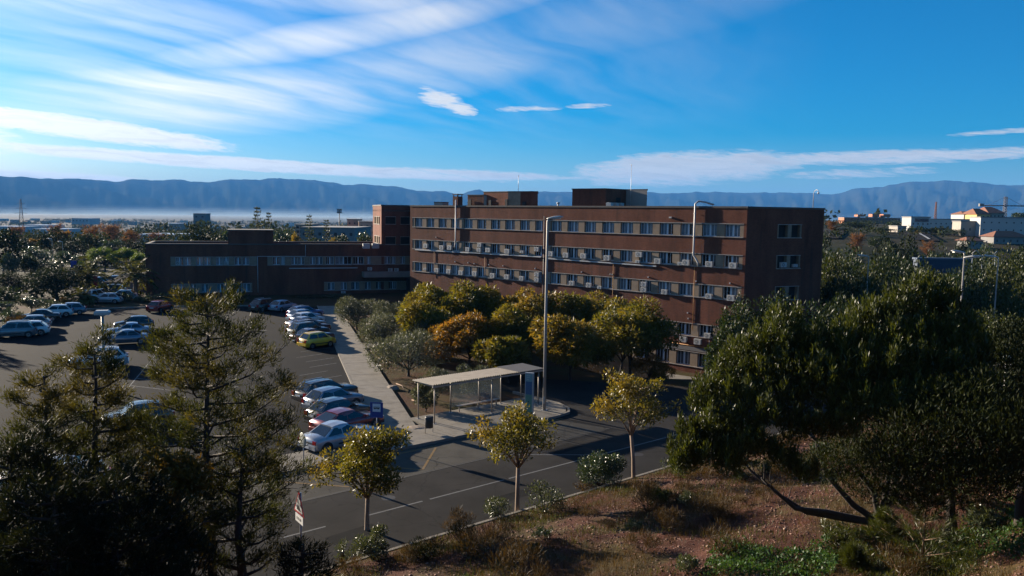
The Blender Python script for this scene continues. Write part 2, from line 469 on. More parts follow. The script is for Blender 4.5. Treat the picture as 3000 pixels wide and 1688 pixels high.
def mountain_material():
    m, k, out = new_mat('mountain_scrub')
    p = k.n('ShaderNodeBsdfPrincipled')
    tc = k.n('ShaderNodeTexCoord').outputs['Object']
    c = k.ramp(k.noise(tc, .0016, 8, .68), [(.3, (.025, .035, .02)), (.55, (.04, .042, .028)), (.75, (.065, .058, .042))])
    k.put(p, 'Base Color', c); k.put(p, 'Roughness', 1.0); k.put(p, 'Specular IOR Level', 0.0)
    k.t.links.new(p.outputs[0], out.inputs[0])
    return m
tag(link('mountains', np_mesh('mountains', mv, mq, mountain_material(), smooth=True)), kind='structure')

# ------------------------------------------------------------------ the air: one box of even haze, and the morning mist lying on the far plain
def volume_box(name, lo, hi, col, dens, aniso):
    m, k, out = new_mat(name + '_air')
    p = k.n('ShaderNodeVolumePrincipled')
    k.put(p, 'Color', (*col, 1)); k.put(p, 'Density', dens); k.put(p, 'Anisotropy', aniso)
    k.t.links.new(p.outputs[0], out.inputs[1])
    o = MB().box(lo[0], hi[0], lo[1], hi[1], lo[2], hi[2]).build(name, m)
    tag(o, kind='stuff')
    return o
volume_box('haze', (-17000, -2900, -45), (17000, 17500, 640), HAZE_COL, HAZE_DENS, HAZE_G)
for i, (y0, top, dn) in enumerate([(2600, -12, .34e-4), (3200, -4, .34e-4), (3900, 6, .32e-4), (4600, 18, .28e-4), (5300, 32, .22e-4), (6000, 48, .16e-4)]):
    volume_box('mist', (-13000 + i * 40, y0, -40 + i), (1500 + i * 350, 8200 - i * 100, top), (.70, .88, 1.0), dn, .2)

# ------------------------------------------------------------------ streets, kerbs, car park
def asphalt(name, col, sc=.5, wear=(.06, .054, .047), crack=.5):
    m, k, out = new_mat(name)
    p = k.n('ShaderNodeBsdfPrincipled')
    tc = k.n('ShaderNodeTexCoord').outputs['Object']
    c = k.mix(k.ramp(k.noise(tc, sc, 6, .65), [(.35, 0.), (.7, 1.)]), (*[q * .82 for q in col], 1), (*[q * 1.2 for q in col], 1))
    c = k.mix(k.ramp(k.noise(tc, .09, 5, .7), [(.5, 0.), (.72, .35)]), c, (*wear, 1))
    # oil spots, patched repairs and cracks
    c = k.mix(k.ramp(k.noise(tc, 1.4, 3, .5), [(.66, 0.), (.72, .6)]), c, (*[q * .45 for q in col], 1))
    v = k.n('ShaderNodeTexVoronoi', feature='DISTANCE_TO_EDGE'); k.put(v, 'Scale', .28)
    wv = k.n('ShaderNodeVectorMath', operation='ADD'); k.put(wv, 0, tc)
    nn = k.n('ShaderNodeTexNoise'); k.put(nn, 'Vector', tc); k.put(nn, 'Scale', 1.1); k.put(nn, 'Detail', 5); k.put(wv, 1, nn.outputs[1]); k.put(v, 'Vector', wv.outputs[0])
    c = k.mix(k.ramp(v.outputs['Distance'], [(.0, crack), (.012, 0.)]), c, (.012, .012, .012, 1))
    g = k.noise(tc, 60, 2, .5)
    c2 = k.n('ShaderNodeMix', data_type='RGBA', blend_type='MULTIPLY'); k.put(c2, 0, 1.0); k.put(c2, 6, c); k.put(c2, 7, k.ramp(g, [(.2, .75), (.8, 1.25)]))
    k.put(p, 'Base Color', c2.outputs[2]); k.put(p, 'Roughness', .95); k.put(p, 'Specular IOR Level', .05)
    b = k.n('ShaderNodeBump'); k.put(b, 'Strength', .35); k.put(b, 'Distance', .01); k.put(b, 'Height', g); k.put(p, 'Normal', b.outputs[0])
    k.t.links.new(p.outputs[0], out.inputs[0])
    return m
M_ROAD = asphalt('street_asphalt', (.031, .029, .027))
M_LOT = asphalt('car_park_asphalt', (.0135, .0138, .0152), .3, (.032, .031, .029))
M_BAY = asphalt('bus_bay_concrete', (.075, .069, .058), .7, (.11, .10, .083), .6)
M_PAVE = simple('pavement_concrete', (.215, .192, .158), .9, vary=.16, scale=.9, spec=.15, bump=.3, bscale=30, dirt=((.11, .095, .075), .6, 1.3))
M_KERB = simple('kerb_concrete', (.23, .205, .172), .9, vary=.2, scale=2.0, spec=.15, bump=.3, bscale=20, dirt=((.10, .09, .07), .6, 2.0))
M_LINE = simple('worn_white_paint', (.14, .14, .14), .8, vary=.25, scale=3, spec=.2, dirt=((.03, .03, .03), .97, 3.5))
M_WHITE_LINE = simple('white_road_paint', (.145, .143, .138), .8, vary=.25, scale=3, spec=.2, dirt=((.05, .047, .044), .9, 3.0))
M_YELLOW_LINE = simple('faded_yellow_paint', (.17, .10, .03), .8, vary=.25, scale=3, spec=.2, dirt=((.10, .09, .075), .85, 3.0))
M_KERB_PALE = simple('pale_edge_strip', (.085, .08, .07), .9, vary=.2, dirt=((.05, .047, .04), .9, 3.0))
M_SEAM = simple('tar_seam', (.012, .011, .011), .85, vary=.2)

def sheet(name, pts, mat, kind='structure', parent=None):
    o = MB().sheet(pts).build(name, mat, parent)
    if kind and parent is None: tag(o, kind=kind)
    return o
def band(pts, wd, z):
    """a painted strip of width wd along plan points"""
    mb = MB()
    for a, b in zip(pts[:-1], pts[1:]):
        a = Vector(a[:2]); b = Vector(b[:2]); d = (b - a).normalized(); n = Vector((-d.y, d.x)) * wd / 2
        mb.sheet([(*(a - n), z), (*(b - n), z), (*(b + n), z), (*(a + n), z)])
    return mb

# the street runs on past both edges of the picture and meets a side street beyond the bus stop
PCORN = [RT(17.2, 7.2), RT(18.6, 7.5), RT(19.6, 8.4), RT(20.0, 9.8), RT(19.8, 14.5)]       # rounded end of the bus stop pavement
side = [(2.6, 62.6), (6.0, 61.9), (9.7, 61.2), (14.5, 60.1), (19.0, 57.2), (24.0, 56.2)]
road_pts = ([RT(-60, -3.75), RT(70, -3.75), RT(70, 3.6)] + [Vector((26, 57.9, 0))] + [Vector((*p, 0)) for p in reversed(side)] + [Vector((-6, 66.5, 0)), Vector((-6, 61.5, 0))]
            + [Vector((p.x, p.y, 0)) for p in reversed(PCORN)] + [RT(17.2, 3.5), RT(-9.6, 3.5), RT(-60, 3.5)])
road = sheet('road', [(p.x, p.y, 0.0) for p in road_pts], M_ROAD)
bay = sheet('bus_bay', [tuple(RT(s, t, .004)) for s, t in [(-5.0, 3.35), (18.2, 3.35), (16.9, 7.2), (-3.3, 7.2), (-2.6, 8.2), (-3.6, 7.6), (-5.6, 5.3)]][:4] + [tuple(RT(-1.2, 7.25, .004)), tuple(RT(-2.2, 5.6, .004))][0:0], M_BAY)
apron = sheet('bay_apron', [tuple(RT(s, t, .002)) for s, t in [(-4.2, 3.4), (-3.2, 7.4), (-1.0, 7.4), (-1.6, 6.6), (-3.8, 3.4)]][:3], M_BAY)
# road markings belong to the road
solid = band([RT(7.3, 0), RT(40, 0)], .11, .004).build('centre_line', M_WHITE_LINE, road)
for s0, s1 in [(-26, -23.6), (-20.4, -18), (-15, -12.4), (-9.6, -7.1), (-4.6, -2.6), (-.6, 2.2), (2.6, 7.0)]:
    band([RT(s0, 0), RT(s1, 0)], .11, .004).build('centre_line', M_WHITE_LINE, road)
band([RT(9.6, 3.2), RT(13.6, .1)], .09, .004).build('lane_line', M_LINE, road)
band([RT(-4.4, 3.36), RT(11.2, 3.36)], .10, .008).build('seam', M_SEAM, road)
band([RT(11.2, 3.36), RT(17.9, 3.36)], .05, .008).build('seam', M_SEAM, road)
band([RT(-4.2, 3.26), RT(17.6, 3.26)], .05, .0085).build('bay_edge_line', M_KERB_PALE, road)
for a, b in [((-1.8, 6.4), (.5, 3.7)), ((2.4, 6.7), (4.6, 3.75)), ((7.4, 6.5), (4.7, 3.75)), ((2.2, 6.75), (7.6, 6.75)), ((13.3, 6.9), (12.3, 3.8)), ((13.3, 6.9), (17.5, 6.9))]:
    band([RT(*a), RT(*b)], .13, .0085).build('yellow_line', M_YELLOW_LINE, bay)

# bus stop pavement: a raised slab with joints, cut into panels
pave = thing('bus_stop_pavement'); tag(pave, kind='structure')
front = [(-.55, 7.45), (3.2, 7.22), (6.4, 7.2), (9.6, 7.2), (12.9, 7.2), (17.2, 7.2)]
def pslab(pts, z=.15, mat=M_PAVE, name='concrete_panel'):
    return MB().prism([tuple(RT(s, t)[:2]) for s, t in pts], -.05, z + random.uniform(-.004, .004)).build(name, mat, pave)
J = .012
edge_s = [-3.75, -.5, 3.2, 6.2, 9.3, 12.6, 15.6, 17.6]
for a, b in zip(edge_s[:-1], edge_s[1:]):
    f0 = 7.42 if a < -3 else 7.22
    pslab([(a + J, 7.42), (b - J, 7.42), (b - J, 9.1), (a + J, 9.1)])
    if a >= -.6: pslab([(a + J, 9.1 + J), (b - J, 9.1 + J), (b - J, 12.4 if a > 8 else 9.9), (a + J, 12.4 if a > 8 else 9.9)])
pslab([(17.6 + J, 7.42), (18.6, 7.7), (19.35, 8.5), (19.75, 9.8), (19.6, 12.4), (17.6 + J, 12.4)])
kerbs = thing('kerb'); tag(kerbs, kind='structure')
def kerb_run(pts, wd=.16, h=.15, n_each=1.0, parent=None, mat=M_KERB, base=-.06):
    """kerbstones one by one along plan points"""
    parent = parent or kerbs
    for a, b in zip(pts[:-1], pts[1:]):
        a = Vector(a[:2]); b = Vector(b[:2]); L = (b - a).length; d = (b - a) / L; nrm = Vector((-d.y, d.x))
        n = max(1, int(round(L / n_each)))
        for i in range(n):
            p = a + d * (L * i / n + .006); q = a + d * (L * (i + 1) / n - .006)
            e = random.uniform(-.006, .006)
            MB().prism([tuple(p), tuple(q), tuple(q + nrm * wd), tuple(p + nrm * wd)], base, h + .004 + e).build('kerbstone', mat, parent)
kerb_run([RT(-3.75, 7.25), RT(17.5, 7.22), RT(18.75, 7.5), RT(19.55, 8.35), RT(19.95, 9.75), RT(19.75, 14.4)], .15, .15, 1.6)
kerb_run([RT(-3.95, 9.25), RT(-3.95, 7.25)], .15, .15, 1.0)
# near verge: concrete edging with a narrow footway strip
verge = thing('verge_kerb'); tag(verge, kind='structure')
kerb_run([RT(-30, -3.95), RT(40, -3.95)], .16, .13, 2.4, verge)

# car park (its long axis runs away to the upper left) and the footpath beside it
PA = Vector((-.285, .9585)); PB = Vector((.9585, .285))
def PK(a, b, z=0.0):
    """a metres along the car park from the silver car's corner, b metres right of the path's left edge"""
    p = Vector((-11.7, 58.0)) + PA * a + PB * b
    return Vector((p.x, p.y, z))
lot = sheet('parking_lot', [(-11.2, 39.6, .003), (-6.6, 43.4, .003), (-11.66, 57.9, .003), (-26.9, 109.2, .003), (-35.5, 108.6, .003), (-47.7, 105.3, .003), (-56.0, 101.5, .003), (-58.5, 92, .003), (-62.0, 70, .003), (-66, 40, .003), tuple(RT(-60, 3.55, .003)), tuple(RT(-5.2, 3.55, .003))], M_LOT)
path = thing('footpath'); tag(path, kind='structure')
cuts = list(np.arange(-13.3, 53.6, 2.55))
for i, (a0, a1) in enumerate(zip(cuts[:-1], cuts[1:])):
    w0 = 2.72 if a1 > -3 else 2.72
    e = random.uniform(-.006, .006)
    MB().prism([tuple(PK(a0 + .01, .17)[:2]), tuple(PK(a0 + .01, 2.72)[:2]), tuple(PK(a1 - .01, 2.72)[:2]), tuple(PK(a1 - .01, .17)[:2])], -.05, .125 + e).build('concrete_panel', M_PAVE, path)
kerb_run([PK(-13.3, .155), PK(53.6, .155)], .15, .12, 2.0, path)
MB().prism([tuple(PK(17.4, 2.74)[:2]), tuple(PK(17.7, 5.6)[:2]), tuple(PK(20.6, 5.2)[:2]), tuple(PK(20.2, 2.74)[:2])], -.05, .12).build('concrete_panel', M_PAVE, path)
# stall lines, slanted like the cars
CAR_DIR = Vector((.66, .751))
for i in range(23):
    a = -8.4 + 2.72 * i
    p = PK(a, -.25); L = 4.6 + random.uniform(-.3, .1)
    q = Vector((p.x, p.y)) - Vector((CAR_DIR.x, CAR_DIR.y)) * L
    r0 = Vector((p.x, p.y)) - Vector((CAR_DIR.x, CAR_DIR.y)) * (.2 if i % 3 else 1.3)
    band([r0, r0 + (q - r0) * random.uniform(.55, .97)], .085, .007).build('stall_line', M_LINE, lot)
for i in range(9):
    c = Vector((-28.2, 58.0)) + PA * (2.7 * i) ; d = Vector((.93, -.36))
    band([c, c + d * 4.4], .085, .007).build('stall_line', M_LINE, lot)
band([Vector((-28.2, 58.0)) - PA * 1, Vector((-28.2, 58.0)) + PA * 22], .085, .0075).build('stall_line', M_LINE, lot)
far_kerb = thing('car_park_kerb'); tag(far_kerb, kind='structure')
kerb_run([(-35.2, 108.9), (-47.7, 105.6), (-56.2, 101.8), (-58.8, 92.0), (-62.2, 70.0)], .3, .16, 2.5, far_kerb)
lw = sheet('left_footway', [(-56.4, 101.9, .05), (-59.0, 92.0, .05), (-60.8, 92.4, .05), (-58.4, 103.0, .05)], M_PAVE)
# lane behind the planting bed, in the hollow beside the brick building
sheet('service_lane', [(8.0, 66.8, -1.0), (16.6, 62.9, -1.35), (22.8, 76.0, -3.3), (13.0, 82.0, -3.3)][0:0] or [(11.0, 76.5, -3.25), (21.0, 71.2, -3.25), (23.3, 76.6, -3.25), (13.2, 84.6, -3.25)], M_PAVE)

# repairs, covers and gullies let into the street and the car park
M_PATCH = asphalt('patched_asphalt', (.016, .0155, .015), 1.2, (.03, .03, .028)); M_IRON = simple('cast_iron', (.035, .032, .03), .7, metal=.4, vary=.3, scale=8)
for s0, t0, L_, w_, rz in [(-3.2, -1.9, 2.4, .9, .05), (4.3, -2.4, 3.4, .8, 0), (12.0, 1.4, 2.2, 1.1, .1), (19.0, -1.5, 4.5, .7, 0), (22.0, 5.5, 2.4, 1.4, .4), (-10.5, 1.4, 3.0, 1.0, 0)]:
    c = [RT(s0 + x * math.cos(rz) - y * math.sin(rz), t0 + x * math.sin(rz) + y * math.cos(rz), .0022) for x, y in ((0, 0), (L_, .05), (L_ - .1, w_), (.08, w_ - .04))]
    MB().sheet([tuple(q) for q in c]).build('asphalt_patch', M_PATCH, road)
for x, y, L_, w_, rz in [(-22, 62, 3.4, 1.1, .3), (-19, 54, 2.2, 1.3, .5), (-31, 80, 4.2, .9, .9), (-24, 92, 3.0, 1.0, .2), (-16.5, 47, 2.6, .8, .1), (-38, 66, 5.0, 1.0, 1.2)]:
    c = [(x + a * math.cos(rz) - b * math.sin(rz), y + a * math.sin(rz) + b * math.cos(rz), .0055) for a, b in ((0, 0), (L_, .08), (L_ - .15, w_), (.1, w_ - .06))]
    MB().sheet(c).build('asphalt_patch', M_PATCH, lot)
def cover(p, z, parent):
    MB().add([(p[0] + .33 * math.cos(a), p[1] + .33 * math.sin(a), z) for a in np.linspace(0, 6.283, 20, endpoint=False)], [tuple(range(20))]).build('manhole_cover', M_IRON, parent)
for s0, t0 in [(1.2, 1.3), (15.5, -1.2), (-7.5, -1.0), (24, 2)]: cover(RT(s0, t0), .0035, road)
for x, y in [(-20.5, 58), (-27, 86), (-15.2, 44.5)]: cover((x, y), .008, lot)
cover(RT(5.2, 4.6), .0078, bay)
for s0 in (-1.5, 8.0, 15.0):
    MB().sheet([tuple(RT(s0, 6.86, .0088)), tuple(RT(s0 + .7, 6.86, .0088)), tuple(RT(s0 + .7, 7.18, .0088)), tuple(RT(s0, 7.18, .0088))]).build('gully_grate', M_IRON, bay)

# ------------------------------------------------------------------ the brick building
def brick_material(name, col, mortar=(.12, .085, .065), stain=.75):
    m, k, out = new_mat(name)
    p = k.n('ShaderNodeBsdfPrincipled')
    tc = k.n('ShaderNodeTexCoord').outputs['Object']
    sp = k.n('ShaderNodeSeparateXYZ'); k.put(sp, 0, tc)
    uv = k.comb(k.m('ADD', sp.outputs[0], sp.outputs[1]), sp.outputs[2], 0.0)
    b = k.n('ShaderNodeTexBrick'); k.put(b, 'Vector', uv); k.put(b, 'Scale', 1.0); k.put(b, 'Mortar Size', .008); k.put(b, 'Brick Width', .26); k.put(b, 'Row Height', .078)
    k.put(b, 'Color1', (*col, 1)); k.put(b, 'Color2', (col[0] * .72, col[1] * .68, col[2] * .7, 1)); k.put(b, 'Mortar', (*mortar, 1))
    mpn = k.n('ShaderNodeMapping'); k.put(mpn, 0, tc); mpn.inputs['Scale'].default_value = (1, 1, .25)
    c = k.n('ShaderNodeMix', data_type='RGBA', blend_type='MULTIPLY'); k.put(c, 0, 1.0); k.put(c, 6, b.outputs[0])
    k.put(c, 7, k.ramp(k.noise(mpn.outputs[0], .55, 6, .65), [(.3, .58), (.7, 1.28)]))
    mp2 = k.n('ShaderNodeMapping'); k.put(mp2, 0, tc); mp2.inputs['Scale'].default_value = (1.6, 1.6, .10)
    c2 = k.mix(k.ramp(k.noise(mp2.outputs[0], 1.0, 5, .6), [(.55, 0.), (.75, stain)]), c.outputs[2], (.045, .03, .025, 1))
    k.put(p, 'Base Color', c2); k.put(p, 'Roughness', .9); k.put(p, 'Specular IOR Level', .2)
    bp = k.n('ShaderNodeBump'); k.put(bp, 'Strength', .5); k.put(bp, 'Distance', .01); k.put(bp, 'Height', b.outputs[1]); k.t.links.new(bp.outputs[0], p.inputs['Normal'])
    bp.invert = True
    k.t.links.new(p.outputs[0], out.inputs[0])
    return m
M_BRICK = brick_material('brown_brick', (.176, .051, .026))
M_RENDER = simple('beige_render', (.25, .19, .135), .9, vary=.14, scale=1.5, spec=.2, dirt=((.12, .09, .07), .5, .9))
M_COPING = simple('dark_coping', (.085, .07, .062), .85, vary=.2, scale=1.0)
M_SILL = simple('concrete_sill', (.33, .30, .27), .85, vary=.25, scale=2.0, dirt=((.10, .08, .065), .6, 1.2))
M_ROOF = simple('gravel_roof', (.14, .125, .11), .95, vary=.3, scale=.8, bump=.5, bscale=12)
M_FRAME = simple('window_frame_paint', (.46, .54, .60), .5, vary=.08, scale=4)
M_PIPE = simple('grey_flue_metal', (.34, .34, .345), .55, metal=.3, vary=.12, scale=2)
M_DUCT = simple('white_cable_tray', (.42, .42, .42), .6, vary=.15, scale=1.0)
M_GAS = simple('ochre_gas_pipe', (.42, .20, .05), .6, vary=.25, scale=1.5)
M_DRAIN = simple('dark_drainpipe', (.11, .09, .085), .6, vary=.15)
M_ACW = simple('ac_white_enamel', (.40, .40, .385), .5, vary=.08, scale=3, dirt=((.2, .19, .17), .5, 4.0))
M_ACG = simple('ac_dark_grille', (.16, .16, .16), .6)
M_STEEL = simple('galvanised_steel', (.42, .43, .44), .45, metal=.55, vary=.12, scale=5)
M_DARK = simple('dark_opening', (.012, .012, .013), .8)
M_BLACK = simple('black_plastic', (.015, .015, .016), .5)
def glass(name, col, rough=.08):
    m, k, out = new_mat(name)
    p = k.n('ShaderNodeBsdfPrincipled')
    tc = k.n('ShaderNodeTexCoord').outputs['Object']
    k.put(p, 'Base Color', k.mix(k.ramp(k.noise(tc, 1.3, 3, .5), [(.35, 0.), (.65, 1.)]), (*[q * .6 for q in col], 1), (*[q * 1.2 for q in col], 1)))
    k.put(p, 'Roughness', rough); k.put(p, 'Specular IOR Level', .6)
    k.t.links.new(p.outputs[0], out.inputs[0])
    return m
M_SKYGLASS = glass('sky_blue_curtain_glass', (.085, .15, .20), .12)  # blue sky reflection put into the colour of curtained panes
M_GLASS = [glass('window_glass', (.012, .017, .022)), glass('curtained_glass', (.07, .09, .11)), glass('blind_glass', (.16, .18, .20), .15), glass('brown_glass', (.03, .025, .02))]

def win_mesh(wd, ht, post=.2):
    mb = MB(); f = .06
    mb.box(0, f, 0, .07, 0, ht); mb.box(wd - f, wd, 0, .07, 0, ht); mb.box(f, wd - f, 0, .07, 0, f); mb.box(f, wd - f, 0, .07, ht - f, ht)
    c = wd / 2
    if post: mb.box(c - post / 2, c + post / 2, -.012, .068, f, ht - f)
    for q in ((f + c - post / 2) / 2, (wd - f + c + post / 2) / 2): mb.box(q - .022, q + .022, .005, .066, f, ht - f)
    return mb.mesh('window', M_FRAME)
def pane_mesh(wd, ht):
    return MB().box(0, wd, 0, .012, 0, ht).mesh('pane')
WIN_CACHE = {}
def add_window(parent, x, y, z, wd, ht, post=.2, mats=None):
    key = (round(wd, 2), round(ht, 2), post)
    if key not in WIN_CACHE:
        WIN_CACHE[key] = (win_mesh(wd, ht, post), [pane_mesh(wd / 2 - post / 2 - .06, ht - .12) for _ in range(1)][0])
        WIN_CACHE[key][1].materials.append(M_GLASS[0])
    wm, pm = WIN_CACHE[key]
    o = link('window', wm, parent); o.location = (x, y, z)
    for j, px in enumerate((.06, wd / 2 + post / 2)):
        q = link('pane', pm, o); q.location = (px, .045, .06)
        q.material_slots[0].link = 'OBJECT'
        q.material_slots[0].material = mats[j] if mats else random.choice(M_GLASS[:1] * 5 + M_GLASS[1:2] * 3 + M_GLASS[2:3] + M_GLASS[3:])
    return o

def frame_of(A, B, label, cat, name):
    """an Empty at A whose x runs to B; y points into the wall"""
    rz = math.atan2(B[1] - A[1], B[0] - A[0])
    t = thing(name, (A[0], A[1], 0), rz, label, cat)
    return t, math.hypot(B[0] - A[0], B[1] - A[1])
def local(parent, P):
    return parent.matrix_world.inverted() @ Vector((P[0], P[1], 0))

def facade(parent, L, z_base, z_top, rows, M=Matrix.Identity(4), tk=.45, pier=.0, coping=True, sills=True):
    """brick wall with ribbon windows. rows: (z0, z1, runs); run = (s0, s1, [windows (s0, s1)])"""
    def put(name, mb, mat):
        if M != Matrix.Identity(4): mb.xform(M)
        return mb.build(name, mat, parent)
    rows = sorted(rows, key=lambda r: r[0])
    zs = z_base
    for z0, z1, runs in rows:
        put('brick_band', MB().box(0, L, 0, tk, zs, z0), M_BRICK)
        s = 0.0
        for a, b, wins in runs:
            if a - s > .02: put('brick_pier', MB().box(s, a, 0, tk, z0, z1), M_BRICK)
            q = a
            for wa, wb in wins:
                if wa - q > .02: put('rendered_pier', MB().box(q, wa, .03, tk, z0, z1), M_RENDER)
                q = wb
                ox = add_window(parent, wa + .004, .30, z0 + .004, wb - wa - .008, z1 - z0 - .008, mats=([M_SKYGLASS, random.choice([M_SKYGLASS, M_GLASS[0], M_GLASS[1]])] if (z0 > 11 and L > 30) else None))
                if M != Matrix.Identity(4): ox.matrix_local = M @ ox.matrix_local
            if b - q > .02: put('rendered_pier', MB().box(q, b, .03, tk, z0, z1), M_RENDER)
            if sills:
                put('window_sill', MB().box(a, b, -.09, .26, z0 - .075, z0 - .002), M_SILL)
                put('lintel', MB().box(a, b, -.035, .1, z1 + .002, z1 + .065), M_SILL)
            s = b
        if L - s > .02: put('brick_pier', MB().box(s, L, 0, tk, z0, z1), M_BRICK)
        zs = z1
    put('brick_band', MB().box(0, L, 0, tk, zs, z_top - .2), M_BRICK)
    if coping: put('coping', MB().box(-.06, L + .06, -.07, tk + .05, z_top - .198, z_top), M_COPING)
    put('room_void', MB().box(.05, L - .05, tk + .02, tk + .06, z_base, z_top - .6), M_DARK)  # black panel painted to stand in for unlit rooms behind the windows

FL = Vector((-14.97, 116.3)); FC = Vector((23.44, 80.0)); FE = Vector((32.7, 84.0))
office, LEN = frame_of(FL, FC, 'long brown brick office block with ribbon windows and many air conditioners', 'building', 'office_building')
bpy.context.view_layer.update()
ROWZ = [(-2.8, -1.3), (.45, 1.75), (4.68, 6.0), (7.93, 9.22), (11.1, 12.39)]
def row_wins():
    out = []
    for k in range(20):
        c = 1.83 + 2.602 * k
        out.append((c - .86, c + .86))
    return out
RW = row_wins()
rows = [(z0, z1, [(.5, 25.72, RW[:10]), (26.32, 52.55, RW[10:])]) for z0, z1 in ROWZ]
facade(office, LEN, -4.2, 14.2, rows)
# brick fin at the expansion joint, with the dark rainwater pipe in front of it
MB().tube([(26.02, -.09, 12.9), (26.02, -.09, -4)], .07, 8).build('drainpipe', M_DRAIN, office)
# end face
rz_e = math.atan2(FE.y - FC.y, FE.x - FC.x) - math.atan2(FC.y - FL.y, FC.x - FL.x)
ME = Matrix.Translation((LEN + .002, 0.0, 0)) @ Matrix.Rotation(rz_e, 4, 'Z')
LE = (FE - FC).length
facade(office, LE, -4.2, 14.2, [(z0, z1, [(3.95, 7.15, [(4.12, 5.35), (5.82, 7.0)])]) for z0, z1 in ROWZ[1:]], ME @ Matrix.Translation((0, .001, 0)), coping=True)
def lp(P): 
    v = local(office, P); return (v.x, v.y)
BACK = [(36.6, 95.5), (-2.0, 133.0), (-12.0, 142.5), (-24.3, 138.4)]
UPL = (-21.35, 129.45); WR = (-16.8, 131.0)
roof_poly = [lp(p) for p in [(-14.5, 116.6), (23.3, 80.8), (31.9, 84.5)] + BACK + [UPL, WR]]
MB().prism(roof_poly, 13.3, 13.55).build('roof', M_ROOF, office)
def wall_between(P, Q, z0, z1, name='brick_wall', tk=.4, mat=None, parent=office, coping=True):
    a = Vector(lp(P)) if parent is office else Vector((local(parent, P).x, local(parent, P).y))
    b = Vector(lp(Q)) if parent is office else Vector((local(parent, Q).x, local(parent, Q).y))
    L_ = (b - a).length
    Mx = Matrix.Translation((a.x, a.y, 0)) @ Matrix.Rotation(math.atan2(b.y - a.y, b.x - a.x), 4, 'Z')
    MB().box(0, L_, 0, tk, z0, z1 - .2).xform(Mx).build(name, mat or M_BRICK, parent)
    if coping: MB().box(-.05, L_ + .05, -.06, tk + .05, z1 - .198, z1).xform(Mx).build('coping', M_COPING, parent)
    return Mx, L_
wall_between(FE, BACK[0], -4.2, 14.2)
wall_between(BACK[0], BACK[1], -4.2, 14.19)
wall_between(BACK[1], BACK[2], -4.2, 14.21)
wall_between(BACK[2], BACK[3], -2, 14.19)
# the left end: side wall of the long block, then the stair end above the low wing with its sunlit flank
wall_between(WR, FL, -1, 14.19)
Mx, L_ = wall_between(UPL, WR, 7.6, 7.8, coping=False)
facade(office, L_, 7.8, 14.35, [(7.95, 9.15, [(.6, 2.4, [(.65, 2.35)]), (3.1, L_ - .05, [(3.15, L_ - .1)])]), (11.25, 12.4, [(.6, 2.4, [(.65, 2.35)]), (3.1, L_ - .05, [(3.15, L_ - .1)])])], Mx, sills=True)
Mx2, L2 = wall_between(BACK[3], UPL, -1, 7.9, coping=False)
facade(office, L2, 7.9, 14.36, [(8.0, 9.15, [(1.6, 7.9, [(1.9, 3.3), (4.1, 5.5), (6.2, 7.6)])]), (11.2, 12.4, [(1.6, 7.9, [(1.9, 3.3), (4.1, 5.5), (6.2, 7.6)])])], Mx2)

# pipes, trays and fixtures on the long face
MB().tube([(9.95, -.16, 14.95), (9.95, -.16, 9.6), (9.86, -.16, 8.75), (9.7, -.12, 8.3)], .095, 10).build('flue_pipe', M_PIPE, office)
MB().tube([(48.6, .9, 14.38), (47.9, .35, 14.62), (47.35, -.05, 14.72), (47.05, -.2, 14.45), (47.03, -.2, 9.05), (47.3, -.2, 8.75), (47.6, -.2, 8.3), (47.62, -.16, 7.9)], .10, 10).build('flue_pipe', M_PIPE, office)
for zc in (13.4, 11.0, 9.3):
    MB().lathe([(.15, zc), (.15, zc + .05)], 10, (47.04, -.2)).build('pipe_clamp', M_STEEL, office)
for a, b, z0, z1 in [(1.2, 25.6, 7.72, 7.78), (26.5, 42.4, 7.66, 7.56)]:
    MB().add([(a, -.12, z0), (b, -.12, z1), (b, -.004, z1), (a, -.004, z0), (a, -.12, z0 + .13), (b, -.12, z1 + .13), (b, -.004, z1 + .13), (a, -.004, z0 + .13)],
             [(0, 3, 2, 1), (4, 5, 6, 7), (0, 1, 5, 4), (1, 2, 6, 5), (2, 3, 7, 6), (3, 0, 4, 7)]).build('cable_tray', M_DUCT, office)
MB().box(18.9, 25.6, -.2, -.004, 7.80, 7.85).build('cable_tray', M_DUCT, office)
MB().box(12.3, 14.9, -.25, -.004, 7.82, 7.88).build('cable_tray', M_DUCT, office)
for s, z0, z1 in [(36.6, 7.5, 1.0), (47.15, 7.8, 1.1), (15.6, 7.6, 3.0), (5.4, 7.6, 4.0)]:
    MB().tube([(s, -.05, z0), (s, -.05, z1)], .032 if s > 30 else .022, 6).build('gas_pipe', M_GAS, office)
MB().tube([(44.4, -.05, -.55), (50.9, -.05, -.62)], .03, 6).build('gas_pipe', M_GAS, office)
for s, z in [(5.8, 9.65), (9.8, 6.4), (12.4, 6.4), (13.6, 6.35), (16.4, 6.35), (19.0, 6.35), (24.6, 6.3), (32.0, 6.3), (36.2, 6.3), (36.5, 6.3), (41.4, 6.3), (47.4, 6.25), (51.3, 6.3), (46.6, 2.2), (46.5, 2.8), (44.0, 12.9)]:
    big = s == 44.0
    MB().box(s - (.16 if big else .055), s + (.16 if big else .055), -.14, -.002, z, z + (.16 if big else .13)).build('vent_cap' if not big else 'wall_lamp', M_DUCT, office)
MB().tube([(49.2, -.08, .2), (49.2, -.08, -1.9)], .028, 6).build('drainpipe', M_DUCT, office)
MB().box(43.2, 51.4, -.05, -.003, -1.15, -.72).build('grey_panel', simple('grey_panel', (.15, .14, .135), .85, vary=.15, scale=.8), office)

